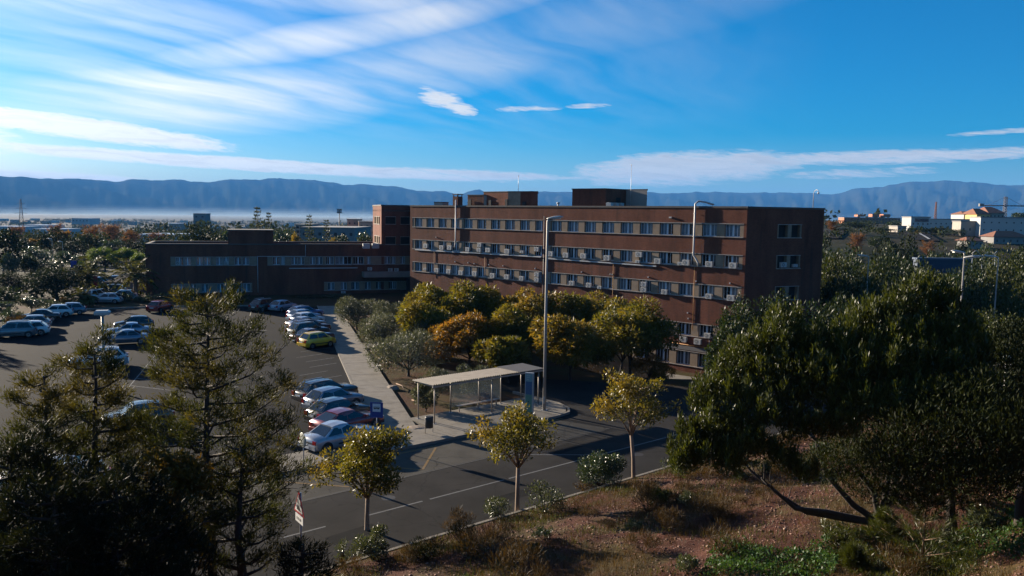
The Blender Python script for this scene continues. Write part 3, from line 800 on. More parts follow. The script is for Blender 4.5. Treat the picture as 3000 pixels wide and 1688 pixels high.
# roof structures
def roof_block(pts, z1, mats, name='roof_house'):
    """upright walls on the roof around plan points, one material per side, with a dark edge to the flat top"""
    n = len(pts); P = [lp(p) for p in pts]
    mb = MB()
    for i in range(n):
        a, b = P[i], P[(i + 1) % n]
        mb.add([(a[0], a[1], 13.5), (b[0], b[1], 13.5), (b[0], b[1], z1 - .12), (a[0], a[1], z1 - .12)], [(0, 1, 2, 3)])
    me = mb.mesh(name)
    us = []
    for m in mats:
        if m not in us: us.append(m); me.materials.append(m)
    for f, m in zip(me.polygons, mats): f.material_index = us.index(m)
    o = link(name, me, office)
    c = Vector((sum(p[0] for p in P) / n, sum(p[1] for p in P) / n))
    MB().prism([tuple(c + (Vector(p) - c) * 1.02) for p in P], z1 - .12, z1).build('roof_edge', M_COPING, o)
    return o
M_GREYW = simple('grey_rendered_wall', (.26, .235, .21), .9, vary=.12, scale=1.0, dirt=((.12, .1, .09), .4, 1.0))
tall = roof_block([(7.6, 103.3), (11.55, 100.4), (14.5, 103.0), (16.85, 100.9), (18.2, 110.0), (10.0, 112.0)], 16.5, [M_BRICK, M_BRICK, M_GREYW, M_BRICK, M_BRICK, M_BRICK])
MB().box(0, .85, -.04, .02, 0, 1.5).xform(Matrix.Translation((*lp((13.05, 101.75)), 13.9)) @ Matrix.Rotation(math.atan2(lp((14.5, 103))[1] - lp((11.55, 100.4))[1], lp((14.5, 103))[0] - lp((11.55, 100.4))[0]), 4, 'Z')).build('door', M_DARK, tall)
low1 = roof_block([(-6.8, 119.0), (-4.3, 116.8), (-.3, 117.2), (-2.0, 121.5)], 15.9, [M_BRICK, M_GREYW, M_BRICK, M_BRICK])
low2 = roof_block([(-4.35, 117.3), (-.75, 113.6), (1.0, 112.6), (2.55, 111.9), (3.4, 111.4), (3.72, 121.0), (-2.0, 122.0)], 16.35, [M_BRICK, M_RENDER, M_BRICK, M_BRICK, M_GREYW, M_BRICK, M_BRICK])
low3 = roof_block([(-11.6, 117.2), (-10.3, 116.2), (-9.5, 117.4), (-10.8, 118.4)], 14.75, [M_GREYW] * 4)
for P, wd, ht, zb in [((-6.4, 118.55), .7, 1.1, 14.1), ((-3.3, 116.15), .5, .8, 14.3), ((1.6, 112.25), .6, 1.0, 13.9), ((-.9, 113.65), .45, 1.4, 13.8)]:
    v = lp(P); MB().box(-wd / 2, wd / 2, -.1, .05, 0, ht).xform(Matrix.Translation((v[0], v[1] - .06, zb))).build('roof_opening', M_DARK, office)
ch = MB().box(-.5, .5, -.5, .5, 13.5, 15.55).xform(Matrix.Translation((*lp((-8.05, 115.9)), 0))).build('chimney', M_BRICK, office)
v = lp((-8.05, 115.9))
for dx_, dy_ in ((-.42, -.42), (.42, -.42), (.42, .42), (-.42, .42)):
    MB().box(v[0] + dx_ - .05, v[0] + dx_ + .05, v[1] + dy_ - .05, v[1] + dy_ + .05, 15.552, 15.8).build('cap_post', M_COPING, ch)
MB().box(v[0] - .58, v[0] + .58, v[1] - .58, v[1] + .58, 15.802, 15.92).build('chimney_cap', M_COPING, ch)
# open metal roof lamp at the right hand corner
v = lp((31.6, 84.3))
MB().tube([(v[0], v[1], 14.2), (v[0], v[1], 15.75), (v[0] + .12, v[1], 16.0), (v[0] + .35, v[1] - .1, 16.1), (v[0] + .55, v[1] - .2, 16.0), (v[0] + .6, v[1] - .22, 15.85)], .035, 8).build('lamp_arm', M_DUCT, office)
MB().lathe([(.02, 15.86), (.11, 15.8), (.1, 15.68), (.03, 15.64)], 10, (v[0] + .6, v[1] - .22)).build('lamp_head', M_DUCT, office)

# masts on the roof, and rooftop condensers: separate things standing on the building
def mast(P, z0, z1, label):
    t = thing('antenna_mast', (P[0], P[1], 0), 0, label, 'antenna')
    MB().tube([(0, 0, z0), (0, 0, z1 - .15)], [.035, .022], 6).build('pole', M_STEEL, t)
    MB().lathe([(.03, z1 - .15), (.075, z1 - .08), (.03, z1)], 8).build('mast_tip', M_STEEL, t)
mast((14.95, 102.0), 13.5, 19.6, 'thin roof mast standing beside the tall roof house')
mast((.7, 116.0), 16.35, 18.7, 'thin roof mast over the low roof houses near the middle of the roof')
for i, (P, lab) in enumerate([((12.05, 100.0), 'white condenser on the roof nearest the brick corner of the tall roof house'), ((12.85, 100.6), 'middle white condenser of three in the recess of the roof house'), ((13.55, 101.2), 'white condenser on the roof below the dark roof house door')]):
    t = thing('roof_condenser', (P[0], P[1], 13.55), -.7, lab, 'air conditioner', 'white condensers on the roof')
    MB().box(-.36, .36, -.3, .3, .1, 1.15).build('casing', M_ACW, t)
    MB().lathe([(.26, 1.152), (.26, 1.2), (.2, 1.2)], 12).build('fan_grille', M_ACG, t)
    for fx in (-.3, .3): MB().box(fx - .04, fx + .04, -.28, .28, 0, .098).build('foot', M_STEEL, t)
P = (5.55, 98.6); t = thing('roof_vent', (P[0], P[1], 13.55), 0, 'small white roof vent standing alone left of the tall roof house', 'vent')
MB().lathe([(.12, 0), (.12, .9)], 10).build('vent_pipe', M_DUCT, t); MB().lathe([(.2, .9), (.2, 1.05), (.05, 1.12)], 10).build('vent_hood', M_DUCT, t)

# ------------------------------------------------------------------ air conditioners hung on the long face
def make_ac(wd, ht):
    mb = MB().box(-wd / 2, wd / 2, -.30, 0, 0, ht)
    casing = mb.mesh('casing', M_ACW)
    gr = MB()
    n = 14; cx, cz, r_ = -wd * .12, ht / 2, min(wd, ht) * .40
    ring = [(cx + r_ * math.cos(2 * math.pi * i / n), -.306, cz + r_ * math.sin(2 * math.pi * i / n)) for i in range(n)]
    gr.add(ring, [tuple(range(n))])
    grille = gr.mesh('fan_grille', M_ACG)
    hub = MB().add([(cx + .07 * math.cos(2 * math.pi * i / 8), -.312, cz + .07 * math.sin(2 * math.pi * i / 8)) for i in range(8)], [tuple(range(8))]).mesh('fan_hub', M_ACW)
    bars = MB()
    for q in (-.5, 0, .5): bars.box(cx - r_, cx + r_, -.314, -.308, cz + q * r_ - .008, cz + q * r_ + .008)
    guard = bars.mesh('guard_bars', M_ACW)
    br = MB().box(-wd * .36, -wd * .32, -.3, .16, -.05, -.002).box(wd * .32, wd * .36, -.3, .16, -.05, -.002).mesh('bracket', M_STEEL)
    return casing, grille, hub, guard, br
AC_M = {q: make_ac(*q) for q in [(.80, .56), (.70, .50), (.55, .30)]}
FWD = office.matrix_world.copy()
ordw = ['first', 'second', 'third', 'fourth', 'fifth', 'sixth', 'seventh', 'eighth', 'ninth', 'tenth', 'eleventh', 'twelfth', 'thirteenth', 'fourteenth', 'fifteenth', 'sixteenth', 'seventeenth', 'eighteenth', 'nineteenth', 'last']
def put_ac(M0, x, z, size, label, y=.02, group='air conditioners along the brick building'):
    t = thing('air_conditioner', (0, 0, 0), 0, label, 'air conditioner', group)
    t.matrix_world = M0 @ Matrix.Translation((x, y, z))
    for nm, me in zip(('casing', 'fan_grille', 'fan_hub', 'guard_bars', 'bracket'), AC_M[size]): link(nm, me, t)
    return t
AC_LIST = {1: [(3.7, 8.42, 0), (7.1, 8.3, 0), (8.75, 8.35, 0), (12.4, 8.3, 1), (14.7, 8.95, 1, 'upper'), (14.6, 8.32, 1, 'lower'), (16.3, 8.32, 0), (19.8, 8.3, 0), (22.4, 8.45, 2), (24.9, 8.8, 1), (27.15, 8.3, 0), (29.6, 8.25, 0), (32.3, 8.27, 0), (35.75, 8.2, 0), (40.15, 8.8, 0, 'upper'), (40.0, 8.12, 2, 'lower'), (42.6, 8.18, 0), (45.45, 8.2, 2, 'small'), (46.15, 8.2, 0, 'big'), (48.9, 8.18, 0), (51.6, 8.18, 0)],
           2: [(3.6, 5.2, 2), (6.1, 5.05, 0), (8.6, 5.05, 0), (11.1, 5.0, 0), (13.8, 5.05, 0), (17.2, 5.0, 0), (19.8, 5.0, 0), (22.4, 5.0, 1), (25.0, 5.65, 1, 'upper'), (25.0, 5.02, 1, 'lower'), (30.6, 4.95, 1), (33.2, 4.9, 1), (34.8, 4.85, 2), (40.9, 5.55, 1, 'upper'), (40.9, 4.95, 1, 'lower'), (43.6, 4.9, 1), (49.0, 4.85, 1), (51.5, 4.85, 0)],
           3: [(46.15, -.05, 0, 'pair'), (47.9, -.08, 0, 'pair2'), (49.0, .72, 1)]}
SZ = [(.80, .56), (.70, .50), (.55, .30)]
rown = {1: 'second row down', 2: 'third row down', 3: 'low fourth row'}
for rw, lst in AC_LIST.items():
    for it in lst:
        s, z, sz = it[:3]; ex = it[3] if len(it) > 3 else ''
        k = int(round((s - 1.83) / 2.602)); k = max(0, min(19, k))
        k2 = 19 - k
        place = ('%s bay from the left end' % ordw[k]) if k < 10 else ('%s bay from the right end' % (ordw[k2] if k2 < 19 else 'first'))
        pre = {'upper': 'upper stacked ', 'lower': 'lower stacked ', 'small': 'small low ', 'big': 'larger '}.get(ex, '')
        lab = '%sair conditioner, %s, %s' % (pre, rown[rw], place)
        if rw == 3: lab = {'pair': 'left of two air conditioners on the bare brick below the lowest lit windows', 'pair2': 'right of two air conditioners on the bare brick below the lowest lit windows'}.get(ex, 'air conditioner in the low window just above a pair on brick')
        put_ac(FWD, s, z - .25, SZ[sz], lab, y=.02 if z > .6 else -.02)
for x, z, lab in [(4.75, 8.0, 'air conditioner in the second window row of the dark end wall, left pane'), (6.3, 8.0, 'dim air conditioner in the end wall, right pane of second row')]:
    put_ac(FWD @ ME, x, z + .05, (.70, .50) if x < 6 else (.55, .30), lab)

# ------------------------------------------------------------------ the low wing towards the car park
WA = Vector((-54.5, 118.0)); WB = Vector((-16.8, 131.0))
wing, WL_ = frame_of(WA, WB, 'low dark brick wing behind the car park, two window rows and a roof house', 'building', 'low_wing_building')
bpy.context.view_layer.update()
rA = [(3.4, 15.75, [(4.1, 5.2), (5.3, 6.25), (7.0, 7.95), (8.1, 9.0), (9.8, 10.75), (10.85, 11.65), (12.5, 13.5), (13.65, 14.6)]),
      (17.3, 39.8, [(18.1, 19.2), (19.35, 19.95), (20.9, 21.85), (21.95, 22.9), (23.75, 24.6), (24.7, 25.7), (26.2, 27.5), (27.7, 30.3), (30.5, 32.2), (32.7, 33.3), (35.6, 36.55), (36.65, 37.4), (38.2, 39.0)])]
rB = [(3.4, 15.0, [(4.4, 5.3), (6.0, 6.9), (7.7, 8.6), (9.9, 10.8), (12.4, 13.45), (13.7, 14.7)]), (25.9, 39.5, [(26.5, 27.55), (28.55, 29.5), (30.2, 31.5), (32.4, 33.4), (34.2, 35.2), (36.3, 37.6)])]
facade(wing, WL_ - .05, -.6, 8.0, [(.58, 1.85, rB), (4.7, 5.95, rA)])
bk = Vector((-.326, .945)) * 11.5
def wall_w(P, Q, z0, z1): return wall_between(P, Q, z0, z1, parent=wing)
wall_w(WA + bk, WA, -.6, 7.98); wall_w(WB + bk, WA + bk, -.6, 7.99)
def lpw(P):
    v = local(wing, P); return (v.x, v.y)
MB().box(.4, WL_ - .1, .5, 11.4, 7.0, 7.3).build('roof', M_ROOF, wing)
rh = MB().box(11.6, 18.25, .02, 6.5, 7.0, 9.98).build('roof_house', M_BRICK, wing)
MB().box(11.52, 18.33, -.05, 6.6, 9.985, 10.14).build('roof_edge', M_COPING, rh)
MB().box(31.9, WL_ - .1, -2.6, -.002, 2.75, 3.55).build('entrance_canopy', simple('canopy_concrete', (.20, .18, .155), .9, vary=.2, scale=.8), wing)
MB().tube([(15.85, -.07, 5.95), (15.85, -.07, .4)], .05, 6).build('drainpipe', M_DUCT, wing)
MB().box(15.8, 23.1, -.08, -.003, 6.0, 6.07).build('cable_tray', M_DUCT, wing)
MB().tube([(23.08, -.06, 7.8), (23.08, -.06, 6.07)], .04, 6).build('drainpipe', M_DUCT, wing)
MB().box(20.55, 31.2, -.16, -.003, 4.08, 4.2).build('cable_tray', M_DUCT, wing)
MB().box(39.2, 39.7, -.25, -.003, .3, 2.3).build('doorway', M_DARK, wing)
WWD = wing.matrix_world.copy()
for x, y, z, lab in [(33.1, -.4, 3.75, 'air conditioner standing on the concrete canopy, leftmost of three'), (36.4, -.6, 3.56, 'middle air conditioner on the concrete canopy'), (37.4, -.6, 3.56, 'air conditioner on the canopy next to the tall block'), (28.9, -.1, -.1, 'air conditioner at ground level on the dark wing wall'),
                     (4.45, .12, 4.8, 'air conditioner in the leftmost window of the wing'), (11.3, .12, 4.8, 'air conditioner in the sixth pane of the wing window row')]:
    put_ac(WWD, x, z, (.70, .50), lab, y=y)
for px, lab in [(1100, 'white roof box on the low wing beside the stair end'), (1073, 'two small white roof boxes on the low wing')]:
    p = at_depth(px, 711, 128.5 if px > 1080 else 127.5)
    t = thing('roof_condenser', (p.x, p.y, 7.3), .33, lab, 'air conditioner', 'white boxes on the wing roof')
    MB().box(-.55, .55, -.3, .3, .05, .8).build('casing', M_ACW, t); MB().box(-.5, .5, -.25, .25, 0, .048).build('foot', M_STEEL, t)

# ------------------------------------------------------------------ plants
def leaf_material(name, cols, trans=.35, rough=.48, spec=.28, tint=None):
    """leaves: each leaf its own tone, light shining through"""
    m, k, out = new_mat(name)
    g = k.n('ShaderNodeNewGeometry')
    n = len(cols)
    c = k.ramp(g.outputs['Random Per Island'], [(i / max(1, n - 1), q) for i, q in enumerate(cols)])
    tc = k.n('ShaderNodeTexCoord').outputs['Object']
    mul = k.n('ShaderNodeMix', data_type='RGBA', blend_type='MULTIPLY'); k.put(mul, 0, 1.0); k.put(mul, 6, c); k.put(mul, 7, k.ramp(k.noise(tc, .7, 3, .5), [(.3, .72), (.7, 1.25)]))
    c = mul.outputs[2]
    if tint:
        c = k.mix(k.ramp(k.noise(tc, .45, 3, .5), [(.48, 0.), (.62, .9)]), c, (*tint, 1))
    p = k.n('ShaderNodeBsdfPrincipled'); k.put(p, 'Base Color', c); k.put(p, 'Roughness', rough); k.put(p, 'Specular IOR Level', spec)
    t = k.n('ShaderNodeBsdfTranslucent')
    tcol = k.n('ShaderNodeMix', data_type='RGBA', blend_type='MULTIPLY'); k.put(tcol, 0, 1.0); k.put(tcol, 6, c); k.put(tcol, 7, (1.35, 1.25, .55, 1)); k.put(t, 0, tcol.outputs[2])
    mx = k.n('ShaderNodeMixShader'); k.put(mx, 0, trans); k.t.links.new(p.outputs[0], mx.inputs[1]); k.t.links.new(t.outputs[0], mx.inputs[2])
    k.t.links.new(mx.outputs[0], out.inputs[0])
    return m
M_BARK = simple('grey_brown_bark', (.10, .075, .055), .95, vary=.35, scale=6, bump=.6, bscale=25, stretch=(1, 1, .3))
M_BARK_PALE = simple('pale_bark', (.24, .17, .12), .9, vary=.3, scale=5, bump=.5, bscale=20, stretch=(1, 1, .3))
M_BARK_DARK = simple('dark_bark', (.045, .034, .027), .95, vary=.35, scale=6, bump=.6, bscale=25, stretch=(1, 1, .3))
M_TWIG = simple('dry_twig', (.20, .13, .085), .95, vary=.3, scale=4)
M_TWIG_RED = simple('russet_twig', (.20, .095, .06), .95, vary=.35, scale=.6)
LM = {
    'olive_green': leaf_material('green_autumn_leaf', [(.06, .066, .012), (.095, .095, .016), (.125, .11, .018), (.16, .12, .02)], .42, tint=(.14, .105, .015)),
    'gold': leaf_material('yellow_autumn_leaf', [(.10, .09, .015), (.17, .125, .02), (.20, .12, .02), (.09, .085, .02)], .42),
    'orange': leaf_material('orange_autumn_leaf', [(.20, .09, .015), (.24, .12, .02), (.15, .09, .02), (.10, .075, .015)], .42),
    'street': leaf_material('street_tree_leaf', [(.06, .065, .010), (.10, .095, .014), (.155, .125, .018), (.085, .08, .012)], .42, .42, .35, tint=(.17, .115, .018)),
    'olive': leaf_material('silvery_olive_leaf', [(.055, .065, .045), (.085, .095, .07), (.12, .13, .105), (.04, .05, .03)], .25, .55, .25),
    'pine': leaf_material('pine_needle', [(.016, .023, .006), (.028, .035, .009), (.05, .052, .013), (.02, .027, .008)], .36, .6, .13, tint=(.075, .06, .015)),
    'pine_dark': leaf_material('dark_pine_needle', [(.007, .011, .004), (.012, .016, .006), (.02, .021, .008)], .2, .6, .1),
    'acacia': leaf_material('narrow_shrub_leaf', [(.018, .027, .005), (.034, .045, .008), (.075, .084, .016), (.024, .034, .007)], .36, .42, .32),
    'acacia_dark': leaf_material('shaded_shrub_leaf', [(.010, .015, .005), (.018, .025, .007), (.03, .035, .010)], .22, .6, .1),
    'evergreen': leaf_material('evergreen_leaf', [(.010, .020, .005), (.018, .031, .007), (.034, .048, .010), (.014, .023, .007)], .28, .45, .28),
    'evergreen_yellowish': leaf_material('yellowish_evergreen_leaf', [(.022, .032, .006), (.036, .044, .008), (.05, .058, .011)], .32, .5, .25),  # yellower and brighter than the plain evergreen leaf
    'dark': leaf_material('dark_dense_leaf', [(.012, .02, .010), (.02, .03, .013), (.028, .035, .015)], .2, .65, .12),
    'pepper': leaf_material('pale_green_leaf', [(.08, .12, .025), (.11, .155, .03), (.07, .10, .025)], .4, .5, .3),
    'palm': leaf_material('palm_frond', [(.05, .06, .018), (.08, .08, .025), (.06, .06, .02)], .25, .6, .12),
    'ivy': leaf_material('glossy_ground_leaf', [(.025, .065, .018), (.04, .095, .025), (.055, .10, .026), (.03, .06, .02)], .3, .5, .2),
    'grass': leaf_material('green_grass_blade', [(.035, .05, .011), (.055, .065, .015), (.075, .072, .018)], .35, .5, .3),
    'dry': leaf_material('dry_grass_blade', [(.05, .029, .010), (.085, .05, .018), (.036, .023, .009), (.066, .043, .016)], .3, .6, .2),
    'bush': leaf_material('dark_green_bush_leaf', [(.022, .038, .016), (.035, .055, .02), (.055, .075, .03)], .25, .32, .55),
    'oleander': leaf_material('grey_green_shrub_leaf', [(.04, .055, .025), (.065, .08, .04), (.09, .10, .055)], .28, .36, .5),
    'russet': leaf_material('russet_leaf', [(.14, .065, .035), (.19, .09, .045), (.11, .06, .035)], .3, .7, .1),
    'far': leaf_material('far_tree_leaf', [(.02, .03, .013), (.03, .04, .018), (.045, .05, .022)], .2, .8, .05),
}

def leaves_np(P, D, L, W, rng):
    """one lozenge per point P along direction D, length L, width W"""
    n = len(P)
    D = D / (np.linalg.norm(D, axis=1, keepdims=True) + 1e-9)
    Q = rng.normal(size=(n, 3)); B = np.cross(D, Q); B /= (np.linalg.norm(B, axis=1, keepdims=True) + 1e-9)
    L = np.broadcast_to(np.asarray(L, float).reshape(-1, 1), (n, 1)) * rng.uniform(.7, 1.25, (n, 1)); W = L * W
    V = np.stack([P, P + D * L * .45 + B * W * .5, P + D * L, P + D * L * .45 - B * W * .5], 1).reshape(-1, 3)
    return V
def mesh_of_leaves(name, V, mat):
    n = len(V) // 4
    return np_mesh(name, V, np.arange(n * 4).reshape(n, 4), mat)
def rand_dirs(rng, n):
    d = rng.normal(size=(n, 3)); return d / np.linalg.norm(d, axis=1, keepdims=True)
def clump_leaves(rng, clumps, n, L, W, up=.3, out=.7, fill=.55):
    """clumps: (cx, cy, cz, rx, ry, rz)"""
    C = np.array(clumps, float); wts = (C[:, 3] * C[:, 4] * C[:, 5]) ** (2 / 3); wts /= wts.sum()
    idx = rng.choice(len(C), n, p=wts)
    d = rand_dirs(rng, n)
    rr = fill + (1.05 - fill) * rng.uniform(0, 1, (n, 1)) ** .6
    P = C[idx, :3] + d * rr * C[idx, 3:6]
    D = d * out + rng.normal(size=(n, 3)) * .55 + np.array([0, 0, up])
    return leaves_np(P, D, L, W, rng)
def crown_clumps(rng, rx, rz, zc, n, csize=(.26, .42), flat=.8, hollow=.55, low=-.55):
    out = []
    while len(out) < n:
        d = rand_dirs(rng, 1)[0]
        if d[2] < low: continue
        r_ = rng.uniform(hollow, .86)
        c = rng.uniform(*csize) * rx
        out.append((d[0] * r_ * rx, d[1] * r_ * rx, zc + d[2] * r_ * rz, c, c, c * flat))
    return out
def limbs(mb, rng, base, fork, targets, r0, n=6, bend=.25):
    """trunk from base to fork, then bent limbs to the targets"""
    base = Vector(base); fork = Vector(fork)
    mid = base.lerp(fork, .5) + Vector((rng.uniform(-.1, .1), rng.uniform(-.1, .1), 0)) * (fork - base).length * .4
    mb.tube([base - Vector((0, 0, .15)), base + (mid - base) * .15, mid, fork], [r0 * 1.35, r0 * 1.05, r0 * .88, r0 * .72], n + 2)
    for t in targets:
        t = Vector(t); L_ = (t - fork).length
        m1 = fork.lerp(t, .45) + Vector((rng.uniform(-1, 1), rng.uniform(-1, 1), rng.uniform(0, 1))) * L_ * bend * .5
        rr = r0 * rng.uniform(.32, .55)
        mb.tube([fork - (t - fork).normalized() * .05, m1, t], [rr, rr * .65, rr * .18], n)
    return mb

def broad_tree_meshes(seed, H, rx, leaf, n, mat, L=.3, W=.42, nclump=22, trunk=.16, bark=None, fork=.33, flat=.75, up=.1, low=-.55, hollow=.5, csize=(.26, .42)):
    rng = np.random.default_rng(seed)
    rz = H * (1 - fork) / 2 * 1.02; zc = H - rz
    cl = crown_clumps(rng, rx, rz, zc, nclump, flat=flat, low=low, hollow=hollow, csize=csize)
    V = clump_leaves(rng, cl, n, L, W, up=up)
    tr = limbs(MB(), rng, (0, 0, 0), (rng.uniform(-.2, .2), rng.uniform(-.2, .2), H * fork), [c[:3] for c in cl[:12]], trunk)
    return tr.mesh('trunk', bark or M_BARK), mesh_of_leaves('crown', V, mat)
def plant(name, meshes, loc, rz, label, cat, group=None, sc=1.0, parts=('trunk', 'crown')):
    t = thing(name, loc, rz, label, cat, group)
    t.scale = sc if hasattr(sc, '__len__') else (sc, sc, sc)
    for nm, me in zip(parts, meshes): link(nm, me, t)
    return t
def by_frame(px0, px1, pytop, Y, zb=None):
    """plan position, half width and height of a plant seen between two columns of the photograph at distance Y"""
    a = at_depth(px0, pytop, Y); b = at_depth(px1, pytop, Y)
    x = (a.x + b.x) / 2
    z0 = gz(x, Y) if zb is None else zb
    return x, Y, z0, (b.x - a.x) / 2, (a.z + b.z) / 2 - z0
def on_hill(px, py):
    d = sight(px, py); t = 8.0
    while t < 90:
        p = Vector((0, 0, EYE)) + d * t
        if p.z <= gz(p.x, p.y): return p
        t += .04
    return p

# --- autumn trees in the planting bed between the bus stop and the office building
MID = [(1172, 1335, 832, 79, 'olive_green', 'green tree turning yellow at the left end of the autumn tree group'),
       (1300, 1482, 832, 77, 'olive_green', 'tall green autumn tree against the brick wall, second from the left of its group'),
       (1478, 1640, 850, 75, 'gold', 'yellowing tree behind the tall street lamp against the brick wall'),
       (1610, 1770, 846, 76, 'olive_green', 'green autumn tree just right of the tall street lamp against the brick wall'),
       (1740, 1905, 866, 72, 'olive_green', 'autumn tree in front of the lower right office windows'),
       (1282, 1462, 925, 66, 'orange', 'most orange tree of the group, low crown behind the bus shelter'),
       (1430, 1590, 912, 67, 'olive_green', 'green tree between the orange tree and the street lamp'),
       (1585, 1765, 922, 62, 'gold', 'yellow green low tree right of the bus shelter and lamp'),
       (1735, 1975, 882, 66, 'olive_green', 'dark spreading tree at the right end of the autumn group'),
       (1180, 1330, 890, 71, 'olive_green', 'shaded green tree behind the olives, lower left of the autumn group'),
       (1420, 1560, 985, 61, 'olive_green', 'small green tree with hanging leaves right behind the bus shelter roof')]
for i, (a, b, yt, Y, mt, lab) in enumerate(MID):
    x, y, z, hw, H = by_frame(a, b, yt, Y)
    ms = broad_tree_meshes(100 + i, H, hw * (1.36 if i != 8 else 1.1), None, 12500, LM[mt], L=.36, W=.36, nclump=30, trunk=.13, bark=M_BARK_DARK, fork=.20, up=-.2, hollow=.32, csize=(.15, .40))
    plant('autumn_tree', ms, (x, y, z), 0, lab, 'tree', 'autumn trees by the office building')

# --- olive trees along the footpath
OLV = [(985, 1105, 872, 88, 'grey green olive tree farthest up the footpath'), (1082, 1212, 888, 82, 'grey olive tree behind the second one by the path'), (1045, 1190, 922, 74, 'dense olive tree at the middle of the footpath bed'),
       (1088, 1305, 984, 63, 'wide silvery olive in front of the orange tree'), (1170, 1290, 925, 70, 'dark olive in the shade between orange tree and footpath')]
for i, (a, b, yt, Y, lab) in enumerate(OLV):
    x, y, z, hw, H = by_frame(a, b, yt, Y)
    ms = broad_tree_meshes(140 + i, H, hw * 1.02, None, 9000, LM['olive'], L=.24, W=.22, nclump=20, trunk=.12, bark=M_BARK_DARK, fork=.16, up=.45, flat=.9, low=-.9)
    plant('olive_tree', ms, (x, y, z), 0, lab, 'tree', 'olive trees by the footpath')
SHB = [(1225, 1330, 1078, 55, 'olive', 'silvery shrub behind the left end of the bus shelter', 1.0), (1330, 1440, 1062, 57, 'olive', 'silvery shrub behind the middle of the bus shelter', 1.0),
       (1205, 1290, 1120, 51.5, 'olive', 'dark shrub beside the near left shelter post', 1.0), (1850, 1960, 1040, 66, 'orange', 'orange brown bush under the tree in front of the office basement', 1.0), (1890, 1975, 1060, 68, 'gold', 'small tawny bush by the paved lane at the office', 1.0)]
for i, (a, b, yt, Y, mt, lab, sc) in enumerate(SHB):
    x, y, z, hw, H = by_frame(a, b, yt, Y)
    ms = broad_tree_meshes(170 + i, H, hw, None, 3500, LM[mt], L=.2, W=.22, nclump=12, trunk=.05, bark=M_BARK_DARK, fork=.1, up=.6, low=-.9)
    plant('garden_shrub', ms, (x, y, z), 0, lab, 'shrub', 'shrubs in the planting bed')

# --- three young street trees on the near verge
def street_tree(seed, H, rx, trunk_h, lean, n, mat):
    rng = np.random.default_rng(seed)
    mb = MB()
    fork = Vector((lean[0] * .6, lean[1] * .6, trunk_h))
    mb.tube([(0, 0, -.2), (0, 0, .1), (lean[0] * .15, lean[1] * .15, trunk_h * .45), fork], [.125, .105, .09, .085], 10)
    cl = []
    tips = []
    nb = 10
    for i in range(nb):
        a = 2 * math.pi * (i + rng.uniform(-.3, .3)) / nb
        rad = rx * rng.uniform(.45, .85) if i % 3 else rx * rng.uniform(.05, .4)
        zz = trunk_h + (H - trunk_h) * (rng.uniform(.25, .8) if i % 3 else rng.uniform(.7, .93))
        t = Vector((lean[0] + rad * math.cos(a), lean[1] + rad * math.sin(a), zz))
        m1 = fork.lerp(t, .5) + Vector((rng.uniform(-.15, .15), rng.uniform(-.15, .15), .1))
        mb.tube([fork - Vector((0, 0, .12)), m1, t], [.05, .032, .01], 6)
        tips.append(t)
        for j in range(4):
            q = m1.lerp(t, rng.uniform(.1, .9)); e = q + Vector((rng.normal() * .45, rng.normal() * .45, rng.uniform(-.15, .6))) * (rx / 1.8)
            mb.tube([q, q.lerp(e, .5) + Vector((0, 0, .05)), e], [.02, .013, .005], 5)
            tips.append(e)
    for t in tips:
        c = rng.uniform(.24, .42) * rx / 1.6
        cl.append((t.x, t.y, t.z, c, c, c * .85))
    V = clump_leaves(rng, cl, n, .15, .46, up=.25, out=.5, fill=.2)
    return mb.mesh('trunk', M_BARK_PALE), mesh_of_leaves('crown', V, mat)
ST = [(1075, 1225, 928, 1262, 1555, 'dense yellow green street tree nearest the triangular warning sign', 8500, 1320), (1515, 1660, 1383, 1205, 1500, 'street tree with airy yellowing crown in front of the bus shelter', 5600, 1388), (1856, 1965, 1732, 1092, 1402, 'street tree with thin olive crown right of the shelter, behind the round bush', 5200, 1180)]
for i, (pxb, x1, x0, yt, yb, lab, n, _) in enumerate(ST):
    p = on_hill(pxb, yb)
    c = at_depth((x0 + x1) / 2, yt, p.y)
    H = c.z - p.z; rx = (at_depth(x1, yt, p.y).x - at_depth(x0, yt, p.y).x) / 2
    th = H * (.34, .46, .42)[i]
    ms = street_tree(210 + i, H, rx * 1.02, th, (c.x - p.x, .1), n, LM['street'])
    plant('street_tree', ms, p, 0, lab, 'tree', 'young street trees on the near verge')

